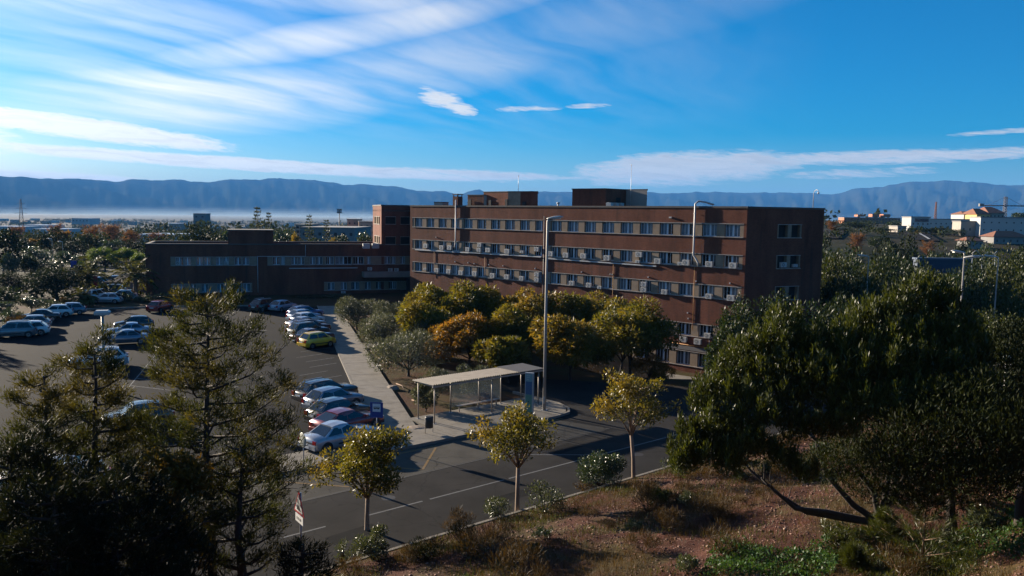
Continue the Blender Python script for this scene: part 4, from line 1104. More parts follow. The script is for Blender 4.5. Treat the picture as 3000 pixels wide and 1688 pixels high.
# --- pines on the left
def pine(seed, H, crown_z0, reach, nl, tuft_n, mat, needle=.19, lean=(0, 0), side=None, r0=.17, per=46, skew=0.0):
    """tall pine: trunk, drooping-up limbs with side twigs, needle tufts at every twig end"""
    rng = np.random.default_rng(seed)
    mb = MB()
    ax = lambda z: Vector((lean[0] * (z / H) ** 1.5, lean[1] * (z / H) ** 1.5, z))
    mb.tube([(0, 0, -.3)] + [tuple(ax(H * q) + Vector((.06 * math.sin(q * 9), .05 * math.cos(q * 7), 0))) for q in (.05, .25, .5, .7, .85, .97)], [r0 * 1.25, r0, r0 * .85, r0 * .62, r0 * .42, r0 * .25, .02], 9)
    TP = []; TD = []
    for i in range(nl):
        q = (i + rng.uniform(0, .8)) / nl
        z = crown_z0 + (H * .97 - crown_z0) * q
        a = i * 2.4 + rng.uniform(-.4, .4)
        L_ = reach * (1 - .62 * q ** 2.6) * rng.uniform(.62, 1.08) * (1 + skew * math.cos(a))
        if side is not None: L_ *= 1.0
        p0 = ax(z); d = Vector((math.cos(a), math.sin(a), rng.uniform(.05, .35)))
        p1 = p0 + d * L_ * .5 + Vector((0, 0, -.04 * L_)); p2 = p0 + d * L_ + Vector((0, 0, .14 * L_))
        rr = .055 * (1 - q * .6) + .012
        mb.tube([p0, p1, p2], [rr, rr * .6, .01], 6)
        nt = max(3, int(tuft_n * L_ / reach))
        for j in range(nt):
            u = rng.uniform(.28, 1.0)
            b = (p0.lerp(p1, u / .5) if u < .5 else p1.lerp(p2, (u - .5) / .5))
            sd = Vector((-d.y, d.x, 0)) * rng.uniform(-1, 1) + Vector((0, 0, rng.uniform(-.15, .75))) + d * rng.uniform(.1, .8)
            e = b + sd.normalized() * L_ * rng.uniform(.12, .34) * (1.15 - .5 * u)
            if j % 3 == 0: mb.tube([b, b.lerp(e, .5) + Vector((0, 0, .03)), e], [.014, .009, .004], 4, cap=False)
            TP.append(e); TD.append((e - b).normalized() * .8 + Vector((0, 0, .55)))
    TP = np.array(TP); TD = np.array(TD)
    n = len(TP)
    k = per
    P = np.repeat(TP, k, 0) + rng.normal(size=(n * k, 3)) * .11
    D = np.repeat(TD, k, 0) + rng.normal(size=(n * k, 3)) * .62
    V = leaves_np(P, D, needle, .13, rng)
    return mb.mesh('trunk', M_BARK_DARK), mesh_of_leaves('crown', V, mat)
def pine_at(px, ytop, Y, seed, reach, nl, tuft, mat, lab, z0f=.25, lean=(0, 0), per=46, sc=1.0, needle=.19, skew=0.):
    t = at_depth(px, ytop, Y); x = t.x - lean[0]; z = gz(x, Y - lean[1])
    ms = pine(seed, t.z - z, (t.z - z) * z0f, reach, nl, tuft, mat, lean=lean, per=per, needle=needle, skew=skew)
    return plant('pine_tree', ms, (x, Y - lean[1], z), 0, lab, 'tree', 'pines on the left')
pine_at(600, 848, 25.0, 301, 2.9, 60, 24, LM['pine'], 'tallest pine on the left, its crown in front of the low wing', .20, per=44, skew=.12)
pine_at(268, 985, 23.0, 302, 1.75, 46, 20, LM['pine'], 'slimmer pine left of the tallest pine, over the car park', .2, per=44)
pine_at(120, 1075, 21.5, 303, 1.5, 38, 17, LM['pine'], 'lower pine crown left of the slim pine', .2, per=44)
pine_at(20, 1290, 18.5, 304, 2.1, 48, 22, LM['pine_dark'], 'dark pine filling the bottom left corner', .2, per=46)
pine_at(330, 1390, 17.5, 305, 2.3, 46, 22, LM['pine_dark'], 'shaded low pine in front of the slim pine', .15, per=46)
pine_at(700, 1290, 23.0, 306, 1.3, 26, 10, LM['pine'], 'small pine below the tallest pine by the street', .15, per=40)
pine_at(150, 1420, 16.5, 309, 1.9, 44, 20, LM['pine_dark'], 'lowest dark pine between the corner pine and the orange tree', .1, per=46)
pine_at(882, 1590, 22.8, 307, .9, 16, 9, LM['pine_dark'], 'small dark pine sapling at the foot of the warning sign', .25, per=40)
x, y, z, hw, H = by_frame(372, 625, 1320, 21.0)
rng_o = np.random.default_rng(400)
cl = crown_clumps(rng_o, hw, H * .36, H * .64, 30, csize=(.2, .34), low=-.8)
for q in [(-.35, .0, H * .93), (.25, .1, H * .90), (.7, 0, H * .88)]: cl.append((*q, .38, .38, .5))
V = clump_leaves(rng_o, cl, 9500, .14, .5, up=.2, out=.5, fill=.3)
tr = limbs(MB(), rng_o, (-.05, 0, 0), (-.1, 0, H * .30), [c[:3] for c in cl[:14]], .15)
limbs(tr, rng_o, (.32, .1, 0), (.45, .1, H * .36), [c[:3] for c in cl[14:24]], .12)
orange_leafed = leaf_material('orange_topped_leaf', [(.055, .05, .012), (.08, .065, .014), (.13, .08, .015), (.045, .045, .014)], .35, tint=(.22, .11, .015))
plant('twin_trunk_tree', (tr.mesh('trunk', M_BARK_DARK), mesh_of_leaves('crown', V, orange_leafed)), (x, y, z), 0, 'twin trunked tree with orange top leaves in front of the pines', 'tree')

# ------------------------------------------------------------------ the big narrow-leaved shrub tree on the right and the wood behind it
def spread_shrub(seed, root, limb_ends, clumps, n, mat, L=.15, W=.2, r0=.14, bark=None):
    rng = np.random.default_rng(seed)
    mb = MB()
    root = Vector(root)
    for e in limb_ends:
        pts = [root + Vector((0, 0, -.2)), root + Vector((rng.uniform(-.05, .05), rng.uniform(-.05, .05), .15))] + [Vector(q) for q in e]
        m_ = len(pts)
        mb.tube(pts, [r0 * (1 - .85 * i / (m_ - 1)) for i in range(m_)], 8)
        for j in range(7):      # bare side twigs
            u = rng.uniform(.35, .95) * (len(e) - 1); i0 = int(u); f = u - i0
            b = Vector(e[i0]).lerp(Vector(e[min(i0 + 1, len(e) - 1)]), f)
            t = b + Vector((rng.normal() * .5, rng.normal() * .4, rng.uniform(.1, .9)))
            mb.tube([b, b.lerp(t, .5) + Vector((rng.normal() * .06, 0, .06)), t], [.022, .014, .005], 5, cap=False)
    shoots = []
    for c in clumps:
        for _ in range(9):
            d = rand_dirs(rng, 1)[0]; d[2] = abs(d[2]) * .9 + .1
            shoots.append((c[0] + d[0] * c[3], c[1] + d[1] * c[4], c[2] + d[2] * c[5] + .06, .085, .085, rng.uniform(.2, .38)))
    V = np.concatenate([clump_leaves(rng, clumps, n, L, W, up=1.15, out=.45, fill=.15), clump_leaves(rng, shoots, int(n * .42), L, W, up=1.5, out=.5, fill=.1)])
    return mb.mesh('trunk', bark or M_BARK_DARK), mesh_of_leaves('crown', V, mat)
def cl_px(lst, root):
    """leaf clumps given where they are seen: (px, py, distance, radius in metres)"""
    out = []
    for px, py, Y, r_ in lst:
        p = at_depth(px, py, Y)
        out.append((p.x - root.x, p.y - root.y, p.z - root.z, r_, r_, r_ * .72))
    return out
ra = on_hill(2575, 1548)
AC = [(2105, 1135, 20.6, .55), (2165, 1090, 20.8, .6), (2190, 1030, 21, .6), (2270, 1010, 21, .65), (2300, 955, 21.3, .5), (2350, 1010, 20.8, .6), (2260, 1090, 20.3, .65), (2350, 1090, 20, .7), (2190, 1160, 20, .6), (2430, 1040, 20.6, .65), (2480, 1000, 20.8, .6),
      (2530, 945, 21.2, .55), (2590, 925, 21.3, .6), (2660, 895, 21.6, .6), (2735, 890, 21.6, .55), (2790, 920, 21.4, .5), (2570, 1010, 20.6, .7), (2660, 990, 20.6, .75), (2745, 980, 20.6, .7), (2820, 1000, 20.4, .6), (2500, 1090, 19.8, .75), (2600, 1090, 19.6, .8), (2700, 1080, 19.6, .8),
      (2800, 1080, 19.6, .75), (2845, 1050, 20, .5), (2420, 1140, 19.6, .7), (2310, 1170, 19.7, .55), (2045, 1270, 19.8, .5), (2100, 1250, 19.6, .55), (2020, 1330, 19.5, .5), (2085, 1330, 19.3, .5), (2165, 1320, 19.2, .5), (2180, 1250, 19.5, .45), (2230, 1310, 19, .4), (2140, 1365, 19, .4), (2000, 1365, 19.4, .35),
      (2520, 1180, 19, .7), (2630, 1190, 18.8, .8), (2740, 1180, 18.8, .8), (2330, 1260, 19, .4), (2400, 1250, 19, .5), (2290, 1350, 18.7, .35), (2350, 1390, 18.5, .3), (2260, 1220, 19.2, .4), (2700, 860, 22, .35), (2770, 872, 22, .3), (2840, 1140, 19.3, .6), (2470, 1250, 18.8, .45), (2060, 1185, 20.2, .4)]
def at(px, py, Y, root):
    p = at_depth(px, py, Y); return (p.x - root.x, p.y - root.y, p.z - root.z)
limb_a = [[at(2500, 1480, ra.y - .1, ra), at(2420, 1390, ra.y - .1, ra), at(2390, 1290, ra.y + .1, ra), at(2300, 1200, ra.y + .3, ra), at(2220, 1080, ra.y + .8, ra)],
          [at(2480, 1520, ra.y - .2, ra), at(2360, 1500, ra.y - .3, ra), at(2290, 1455, ra.y - .3, ra), at(2200, 1380, ra.y, ra), at(2100, 1250, ra.y + .4, ra)],
          [at(2560, 1440, ra.y, ra), at(2480, 1340, ra.y + .2, ra), at(2440, 1200, ra.y + .4, ra), at(2400, 1050, ra.y + .9, ra)],
          [at(2420, 1500, ra.y - .3, ra), at(2330, 1490, ra.y - .5, ra), at(2270, 1440, ra.y - .6, ra), at(2230, 1400, ra.y - .6, ra)],
          [at(2600, 1420, ra.y, ra), at(2620, 1250, ra.y + .4, ra), at(2640, 1050, ra.y + 1, ra)], [at(2620, 1440, ra.y, ra), at(2720, 1300, ra.y + .4, ra), at(2780, 1100, ra.y + .8, ra)]]
ms = spread_shrub(501, (0, 0, 0), limb_a, cl_px(AC, ra), 66000, LM['acacia'], L=.155, W=.20)
plant('spreading_shrub_tree', ms, ra, 0, 'huge spreading narrow leaved shrub tree on the red slope with leaning dark limbs', 'tree')

# darker trees behind and right of it
def dark_mass(seed, lst, rootpx, n, mat, lab, L=.12, W=.22, up=.9):
    r_ = on_hill(*rootpx)
    rng = np.random.default_rng(seed)
    c = cl_px(lst, r_)
    V = clump_leaves(rng, c, n, L, W, up=up, out=.5, fill=.3)
    mb = limbs(MB(), rng, (0, 0, 0), (rng.uniform(-.2, .2), .1, 1.3), [q[:3] for q in c[:8]], .16)
    plant('hillside_tree', (mb.mesh('trunk', M_BARK_DARK), mesh_of_leaves('crown', V, mat)), r_, 0, lab, 'tree', 'dark trees on the right of the slope')
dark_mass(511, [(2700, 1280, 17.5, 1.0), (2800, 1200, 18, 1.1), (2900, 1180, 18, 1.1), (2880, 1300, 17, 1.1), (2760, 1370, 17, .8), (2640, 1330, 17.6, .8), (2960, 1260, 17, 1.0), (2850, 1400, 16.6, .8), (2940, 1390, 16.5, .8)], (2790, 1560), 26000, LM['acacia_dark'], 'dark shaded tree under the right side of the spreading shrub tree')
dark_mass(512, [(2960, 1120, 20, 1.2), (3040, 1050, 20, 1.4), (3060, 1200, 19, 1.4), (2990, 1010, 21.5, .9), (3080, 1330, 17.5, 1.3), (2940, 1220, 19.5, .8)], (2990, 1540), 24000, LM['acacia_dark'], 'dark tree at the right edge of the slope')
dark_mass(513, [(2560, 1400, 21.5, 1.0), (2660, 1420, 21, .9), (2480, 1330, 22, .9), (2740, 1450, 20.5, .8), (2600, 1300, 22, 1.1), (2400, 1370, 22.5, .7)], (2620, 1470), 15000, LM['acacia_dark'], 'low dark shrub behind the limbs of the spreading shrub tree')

# evergreen trees with upswept tips
def evergreen_meshes(seed, H, rx, n, mat, L=.24, W=.4, tips=26, r0=.16):
    rng = np.random.default_rng(seed)
    cl = []
    for i in range(tips):
        a = rng.uniform(0, 6.283); rad = rx * math.sqrt(rng.uniform(0, .8))
        zt = H * (1 - .34 * (rad / rx) ** 2) * rng.uniform(.74, 1.0)
        hh = H * rng.uniform(.10, .2); ww = rx * rng.uniform(.17, .30)
        cl.append((rad * math.cos(a), rad * math.sin(a), zt - hh, ww, ww, hh))
        cl.append((rad * 1.05 * math.cos(a), rad * 1.05 * math.sin(a), max(.6, zt - hh * rng.uniform(2.2, 3.4)), ww * 1.25, ww * 1.25, hh * 1.15))
        cl.append((rad * 1.1 * math.cos(a + .3), rad * 1.1 * math.sin(a + .3), H * rng.uniform(.12, .4), ww * 1.25, ww * 1.25, hh))
    V = clump_leaves(rng, cl, n, L, W, up=.7, out=.6, fill=.45)
    mb = limbs(MB(), rng, (0, 0, 0), (0, 0, H * .2), [c[:3] for c in cl[:12]], r0, n=5)
    return mb.mesh('trunk', M_BARK_DARK), mesh_of_leaves('crown', V, mat)
ROWR = [(2110, 2262, 842, 63, 'evergreen', 'dark evergreen beside the right foot of the brick building'), (2215, 2335, 835, 62, 'evergreen', 'pointed dark evergreen in front of the dark end wall'), (2310, 2440, 845, 60, 'evergreen', 'dark evergreen with upswept tips right of the end wall'),
        (2405, 2530, 825, 63, 'evergreen', 'evergreen behind the left part of the spreading shrub tree top'), (2080, 2180, 905, 57, 'evergreen', 'low dark evergreen at the street corner by the office basement')]
for i, (a, b, yt, Y, mt, lab) in enumerate(ROWR):
    x, y, z, hw, H = by_frame(a, b, yt, Y)
    plant('evergreen_tree', evergreen_meshes(530 + i, H, hw * 1.1, 8500, LM[mt], L=.27, W=.4), (x, y, z), 0, lab, 'tree', 'evergreens at the street corner')
EV = [evergreen_meshes(550, 9, 3.0, 6500, LM['evergreen'], L=.36, W=.42), evergreen_meshes(551, 9, 3.2, 6500, LM['evergreen_yellowish'], L=.36, W=.42), evergreen_meshes(552, 9, 2.8, 6500, LM['evergreen'], L=.34, W=.42)]
WOOD = [(2405, 700, 104), (2450, 735, 100), (2435, 790, 88), (2500, 760, 92), (2520, 735, 108), (2560, 770, 96), (2600, 720, 112), (2640, 770, 100), (2680, 735, 116), (2720, 770, 104), (2600, 800, 84), (2660, 815, 86), (2540, 830, 78), (2730, 830, 84), (2790, 800, 92),
        (2840, 760, 100), (2880, 735, 112), (2930, 760, 104), (2980, 740, 110), (3030, 770, 100), (2870, 810, 84), (2940, 820, 80), (3000, 840, 76), (2480, 860, 74), (2600, 870, 72), (2700, 890, 70), (2820, 870, 72), (2900, 900, 66), (2980, 920, 62), (3050, 900, 66), (2760, 715, 126), (2470, 690, 124), (2850, 705, 130), (2950, 715, 134), (2705, 764, 110), (2775, 762, 112), (2840, 768, 108)]
def wood_label(px, Y, k):
    where = 'next to the dark end wall' if px < 2500 else ('below the red apartment block' if px < 2620 else ('below the long white hall' if px < 2760 else ('left of the twin headed lamp' if px < 2826 else ('right of the twin headed lamp' if px < 2925 else ('near the right edge' if px < 2975 else 'cut by the right edge')))))
    row = 'front row' if Y < 82 else ('second row' if Y < 98 else 'back row')
    return '%s evergreen in the %s of the wood %s' % ('yellowish' if k == 1 else ('slim dark' if k == 2 else 'broad dark'), row, where)
for i, (px, yt, Y) in enumerate(WOOD):
    t = at_depth(px, yt, Y); z = gz(t.x, Y); H = t.z - z
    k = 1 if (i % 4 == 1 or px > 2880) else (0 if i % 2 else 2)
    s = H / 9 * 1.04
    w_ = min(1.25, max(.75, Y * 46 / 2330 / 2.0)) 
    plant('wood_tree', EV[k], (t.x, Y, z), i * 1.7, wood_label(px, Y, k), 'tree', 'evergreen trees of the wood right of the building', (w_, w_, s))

# ------------------------------------------------------------------ on the red slope: round bush, shrubs, sapling, dry brush, stones, grass
def shrub_hill(px, py, px0, px1, ytop, seed, mt, n, L, W, lab, name='shrub', up=.5, ncl=16, low=-.9, grp='shrubs on the slope', flat=.85):
    p = on_hill(px, py)
    a = at_depth(px0, ytop, p.y); b = at_depth(px1, ytop, p.y)
    H = a.z - p.z; hw = (b.x - a.x) / 2
    rng = np.random.default_rng(seed)
    cl = crown_clumps(rng, hw, H * .5, H * .52, ncl, low=low, flat=flat, csize=(.26, .42))
    V = clump_leaves(rng, cl, n, L, W, up=up, fill=.4)
    mb = MB()
    for c in cl[:10]:
        mb.tube([(0, 0, -.05), (c[0] * .4, c[1] * .4, c[2] * .5), c[:3]], [.03, .02, .006], 5, cap=False)
    ms = (mb.mesh('stems', M_BARK_DARK), mesh_of_leaves('crown', V, LM[mt]))
    return plant(name, ms, ((a.x + b.x) / 2, p.y, p.z), 0, lab, 'shrub', grp, parts=('stems', 'crown'))
shrub_hill(1760, 1425, 1688, 1832, 1330, 601, 'bush', 7000, .10, .5, 'round dark green bush on the verge between the second and third street trees', 'round_bush', up=.25, ncl=26)
shrub_hill(1585, 1500, 1535, 1655, 1418, 602, 'oleander', 1600, .12, .3, 'open leafy shrub at the foot of the middle street tree')
shrub_hill(1452, 1520, 1418, 1495, 1460, 603, 'oleander', 1400, .11, .28, 'small grey green shrub left of the middle street tree foot')
shrub_hill(1090, 1640, 1035, 1150, 1545, 604, 'oleander', 3000, .12, .28, 'grey green shrub at the foot of the nearest street tree')
shrub_hill(1000, 1660, 975, 1040, 1585, 605, 'oleander', 700, .10, .26, 'thin twiggy shrub beside the grey green shrub near the sign')
shrub_hill(1985, 1400, 1945, 2040, 1310, 606, 'oleander', 1800, .11, .3, 'blue green shrub at the left foot of the spreading shrub tree')
shrub_hill(1715, 1440, 1680, 1740, 1415, 607, 'dry', 500, .1, .25, 'low pale shrub left of the round bush')
shrub_hill(1350, 1600, 1305, 1400, 1530, 608, 'acacia_dark', 1700, .14, .12, 'dark tufted shrub on the slope edge near the street', up=.9)
shrub_hill(1250, 1640, 1190, 1320, 1585, 609, 'acacia_dark', 1900, .13, .14, 'low dark shrub left of the tufted shrub', up=.9)
for px, py, a, b, yt, n, lab in [(2090, 1530, 2010, 2180, 1450, 2000, 'dry brown bush in the middle of the gravel slope'), (1990, 1560, 1915, 2010, 1500, 1100, 'thin dry bush left of the brown bush on gravel'), (1985, 1470, 1960, 2010, 1425, 500, 'small straw tuft at the upper edge of the gravel'),
                                 (1450, 1640, 1350, 1540, 1530, 2500, 'dry rust coloured bush below the middle street tree'), (1890, 1500, 1840, 1960, 1440, 900, 'dry brush right of the round bush'), (1560, 1690, 1440, 1640, 1600, 1500, 'dry brush at the lower edge of the photo'), (2130, 1620, 2040, 2200, 1555, 900, 'dry thin brush on the lower gravel')]:
    shrub_hill(px, py, a, b, yt, 620 + px, 'dry', n, .22, .06, lab, 'dry_bush', up=1.2, ncl=12, grp='dry bushes on the slope')
# long needled young pine
pp = on_hill(2700, 1660); pt = at_depth(2660, 1400, pp.y)
def young_pine(seed, H):
    rng = np.random.default_rng(seed); mb = MB()
    mb.tube([(0, 0, -.1), (.02, 0, H * .5), (0, 0, H)], [.035, .025, .01], 6)
    TP = []; TD = []
    for q, L_, k in [(.12, .75, 6), (.3, .62, 6), (.5, .5, 5), (.7, .34, 5), (.86, .18, 4)]:
        for i in range(k):
            a = 6.283 * i / k + rng.uniform(-.4, .4) + q * 5
            d = Vector((math.cos(a), math.sin(a), .55)); b = Vector((0, 0, H * q)); e = b + d * L_ * rng.uniform(.7, 1.1) * H / 1.6
            mb.tube([b, b.lerp(e, .5) - Vector((0, 0, .02)), e], [.014, .01, .006], 5)
            for u in (.3, .5, .7, .85, 1.0): TP.append(b.lerp(e, u)); TD.append((e - b).normalized() + Vector((0, 0, .4)))
    for q in np.linspace(.2, 1.0, 12): TP.append(Vector((0, 0, H * q))); TD.append(Vector((0, 0, 1.0)))
    TP = np.array(TP); TD = np.array(TD); k = 34
    P = np.repeat(TP, k, 0) + rng.normal(size=(len(TP) * k, 3)) * .02; D = np.repeat(TD, k, 0) + rng.normal(size=(len(TP) * k, 3)) * .55
    return mb.mesh('stem', M_TWIG), mesh_of_leaves('crown', leaves_np(P, D, .22, .045, rng), LM['acacia'])
plant('young_pine', young_pine(660, pt.z - pp.z), pp, 0, 'young long needled pine on the slope below the spreading shrub tree', 'tree', parts=('stem', 'crown'))
p2 = on_hill(2590, 1600); plant('young_pine', young_pine(661, 1.1), p2, 1.0, 'smaller young pine left of the long needled one', 'tree', parts=('stem', 'crown'))
p3 = on_hill(2500, 1675); plant('young_pine', young_pine(662, .7), p3, 2.0, 'pine seedling at the lower edge of the slope', 'tree', parts=('stem', 'crown'))

# stones, twigs of grass and leafy ground cover: nobody could count them
def scatter(n, rng, sfun, dmin, dmax, smin=-8, smax=52):
    s = rng.uniform(smin, smax, n); d = rng.uniform(dmin, dmax, n)
    x = RO.x + RU.x * s + RV.x * (-3.95 - d); y = RO.y + RU.y * s + RV.y * (-3.95 - d)
    keep = sfun(x, y, s, d, rng)
    x, y = x[keep], y[keep]
    return x, y, hill_z(x, y)
def patch(x, y, f, seed):
    g = np.random.default_rng(seed).uniform(0, 6.28, 6)
    return (np.sin(x * f + g[0]) * np.sin(y * f * 1.15 + g[1]) + .6 * np.sin(x * f * 2.2 - y * f + g[2]) * np.sin(y * f * 1.9 + g[3]) + .35 * np.sin(x * f * 4.4 + g[4]) * np.sin(y * f * 4.9 + g[5]))
rg = np.random.default_rng(700)
def green_zone(px0, px1, py0, py1):
    P = [on_hill(px, py) for px, py in ((px0, py0), (px1, py0), (px1, py1), (px0, py1))]
    return P
x, y, z = scatter(60000, rg, lambda x, y, s, d, r: (patch(x, y, .55, 3) > -.35 + r.normal(0, .25, len(x))) & (d > .8), .6, 20)
n = len(x)
oct_ = np.array([(1, 0, 0), (-1, 0, 0), (0, 1, 0), (0, -1, 0), (0, 0, 1), (0, 0, -1)], float)
of = np.array([(0, 2, 4), (2, 1, 4), (1, 3, 4), (3, 0, 4), (2, 0, 5), (1, 2, 5), (3, 1, 5), (0, 3, 5)])
sz = .014 + .05 * rg.uniform(0, 1, n) ** 3
sz = np.where(rg.uniform(0, 1, n) < .012, sz * 2.2, sz)
v = oct_[None] * sz[:, None, None] * rg.uniform(.55, 1.3, (n, 6, 1)) * np.array([1.2, 1.0, .6])
a = rg.uniform(0, 6.28, n); ca, sa = np.cos(a)[:, None], np.sin(a)[:, None]
v = np.stack([v[..., 0] * ca - v[..., 1] * sa, v[..., 0] * sa + v[..., 1] * ca, v[..., 2]], -1) + np.stack([x, y, z + sz * .25], -1)[:, None]
f = (of[None] + (np.arange(n) * 6)[:, None, None]).reshape(-1, 3)
m_, k_, o_ = new_mat('red_gravel')
gq = k_.n('ShaderNodeNewGeometry'); pb = k_.n('ShaderNodeBsdfPrincipled')
k_.put(pb, 'Base Color', k_.ramp(gq.outputs['Random Per Island'], [(0, (.085, .04, .027)), (.5, (.16, .078, .055)), (.85, (.23, .13, .095)), (1, (.32, .22, .165))])); k_.put(pb, 'Roughness', .85); k_.t.links.new(pb.outputs[0], o_.inputs[0])
tag(link('gravel', np_mesh('gravel', v.reshape(-1, 3), f, m_)), kind='stuff')
def blades(name, n0, cond, L, W, mat, seed, spread=.35, dmin=.1, dmax=22, smin=-8, smax=52, z_off=0.0):
    r = np.random.default_rng(seed)
    x, y, z = scatter(n0, r, cond, dmin, dmax, smin, smax)
    P = np.stack([x, y, z - .01 + z_off], -1)
    D = r.normal(size=P.shape) * spread + np.array([0, 0, 1.0])
    V = leaves_np(P, D, np.full(len(P), L), W, r)
    tag(link(name, mesh_of_leaves(name, V, mat)), kind='stuff')
    return len(P)
blades('dry_grass', 190000, lambda x, y, s, d, r: (patch(x, y, .55, 3) < .12 + r.normal(0, .3, len(x))) & (d > .35), .26, .05, LM['dry'], 710)
blades('verge_grass', 26000, lambda x, y, s, d, r: patch(x, y, .8, 5) > -.3 + r.normal(0, .3, len(x)), .24, .06, LM['grass'], 711, dmin=.35, dmax=2.6)
blades('green_grass', 60000, lambda x, y, s, d, r: (patch(x, y, .7, 8) > .35 + r.normal(0, .22, len(x))) | ((s > 4) & (d > 15 + r.normal(0, .8, len(x)))), .26, .06, LM['grass'], 712, dmin=4, dmax=20)
def px_zone(poly):
    """plan outline of a patch of ground seen at these pixels"""
    return [on_hill(px, py) for px, py in poly]
def inside(x, y, P):
    c = np.zeros(len(x), bool); j = len(P) - 1
    for i in range(len(P)):
        xi, yi, xj, yj = P[i].x, P[i].y, P[j].x, P[j].y
        c ^= ((yi > y) != (yj > y)) & (x < (xj - xi) * (y - yi) / (yj - yi + 1e-12) + xi); j = i
    return c
Z1 = px_zone([(2050, 1700), (2090, 1620), (2180, 1585), (2270, 1640), (2420, 1590), (2460, 1640), (2440, 1700)])
Z2 = px_zone([(2760, 1620), (2840, 1545), (2910, 1500), (3010, 1440), (3060, 1560), (3000, 1640), (2840, 1640)])
Z3 = px_zone([(2400, 1540), (2560, 1560), (2860, 1560), (2860, 1690), (2500, 1690), (2420, 1610)])
for nm, Zp, cnt, mt, L, W in [('ground_ivy', Z1, 9000, 'ivy', .10, .55), ('ground_ivy', Z2, 9000, 'ivy', .10, .5), ('undergrowth', Z3, 16000, 'acacia', .2, .12)]:
    r = np.random.default_rng(cnt + len(nm))
    xs = [p.x for p in Zp]; ys = [p.y for p in Zp]
    x = r.uniform(min(xs), max(xs), cnt); y = r.uniform(min(ys), max(ys), cnt); kk = inside(x, y, Zp); x, y = x[kk], y[kk]
    hgt = .12 + .22 * np.clip(patch(x, y, 2.2, 9) + .4, 0, 1.6)
    z = hill_z(x, y) + r.uniform(0, 1, len(x)) ** .7 * hgt
    P = np.stack([x, y, z], -1); D = r.normal(size=P.shape) * .8 + np.array([0, 0, .55])
    tag(link(nm, mesh_of_leaves(nm, leaves_np(P, D, L, W, r), LM[mt])), kind='stuff')
# dry weeds and low green in the planting bed across the street
r = np.random.default_rng(760)
x = r.uniform(-24, 10, 60000); y = r.uniform(44, 100, 60000)
tt = (x - RO.x) * RV.x + (y - RO.y) * RV.y; q = (x + 11.7) * PB.x + (y - 58) * PB.y
fy = (x - FL.x) * (-.6868) + (y - FL.y) * (-.7268)
keep = (tt > 12.6) & (q > 2.9) & (fy > 1) & (y - 61.5 > -(5.5 - x) * 0) | ((tt > 9.4) & (tt < 12.5) & (q > 3.0) & (x < -5.8))
keep &= ~((y < 67) & (y > 60.5) & (x > -7)) & (patch(x, y, .6, 12) > -.25 + r.normal(0, .25, len(x)))
x, y = x[keep], y[keep]
P = np.stack([x, y, ground_z(x, y)], -1); D = r.normal(size=P.shape) * .6 + np.array([0, 0, .8])
tag(link('weeds', mesh_of_leaves('weeds', leaves_np(P, D, .2, .1, r), LM['dry'])), kind='stuff')

# low dry bushes and green tufts strewn over the slope
def tuft(seed, rx, H, n, L, W, mat, up):
    r = np.random.default_rng(seed); cl = crown_clumps(r, rx, H * .5, H * .5, 9, low=-.7, csize=(.3, .45))
    mb = MB()
    for c in cl: mb.tube([(0, 0, -.04), (c[0] * .5, c[1] * .5, c[2] * .6), c[:3]], [.012, .009, .003], 4, cap=False)
    return mb.mesh('stems', M_TWIG), mesh_of_leaves('crown', clump_leaves(r, cl, n, L, W, up=up, fill=.1), mat)
DRY = [tuft(900 + i, .5, .55 + .15 * i, 900, .17, .07, LM['dry'], 1.2) for i in range(3)]; GRN = [tuft(910 + i, .42, .5, 800, .11, .3, LM[['oleander', 'bush', 'acacia'][i]], .6) for i in range(3)]
r = np.random.default_rng(920)
def slope_label(s_, d_, dry, sc_):
    row = 'by the verge kerb' if d_ < 3 else ('on the upper part of the bank' if d_ > 12.5 else ('halfway up the bank' if d_ > 7.5 else 'on the lower part of the bank'))
    col = 'near the warning sign' if s_ < 0 else ('below the nearest street tree' if s_ < 6.5 else ('below the middle street tree' if s_ < 12.5 else ('below the round bush' if s_ < 18 else ('under the spreading shrub tree' if s_ < 25 else 'beyond the spreading shrub tree'))))
    return '%s %s %s, %s' % ('small' if sc_ < .85 else ('large' if sc_ > 1.2 else 'middling'), 'dry bush' if dry else 'green tuft', row, col)
for i in range(95):
    s_, d_ = r.uniform(-7, 32), r.uniform(.7, 17.5) ** 1.0
    q = RT(s_, -3.95 - d_); z = gz(q.x, q.y); dry = (i % 3) != 0; sc_ = r.uniform(.55, 1.5)
    plant('dry_bush' if dry else 'green_tuft', (DRY if dry else GRN)[i % 3 if dry else (i // 3) % 3], (q.x, q.y, z), r.uniform(0, 6), slope_label(s_, d_, dry, sc_), 'shrub', 'low dry bushes scattered over the slope' if dry else 'low green tufts scattered over the slope', sc_, ('stems', 'crown'))

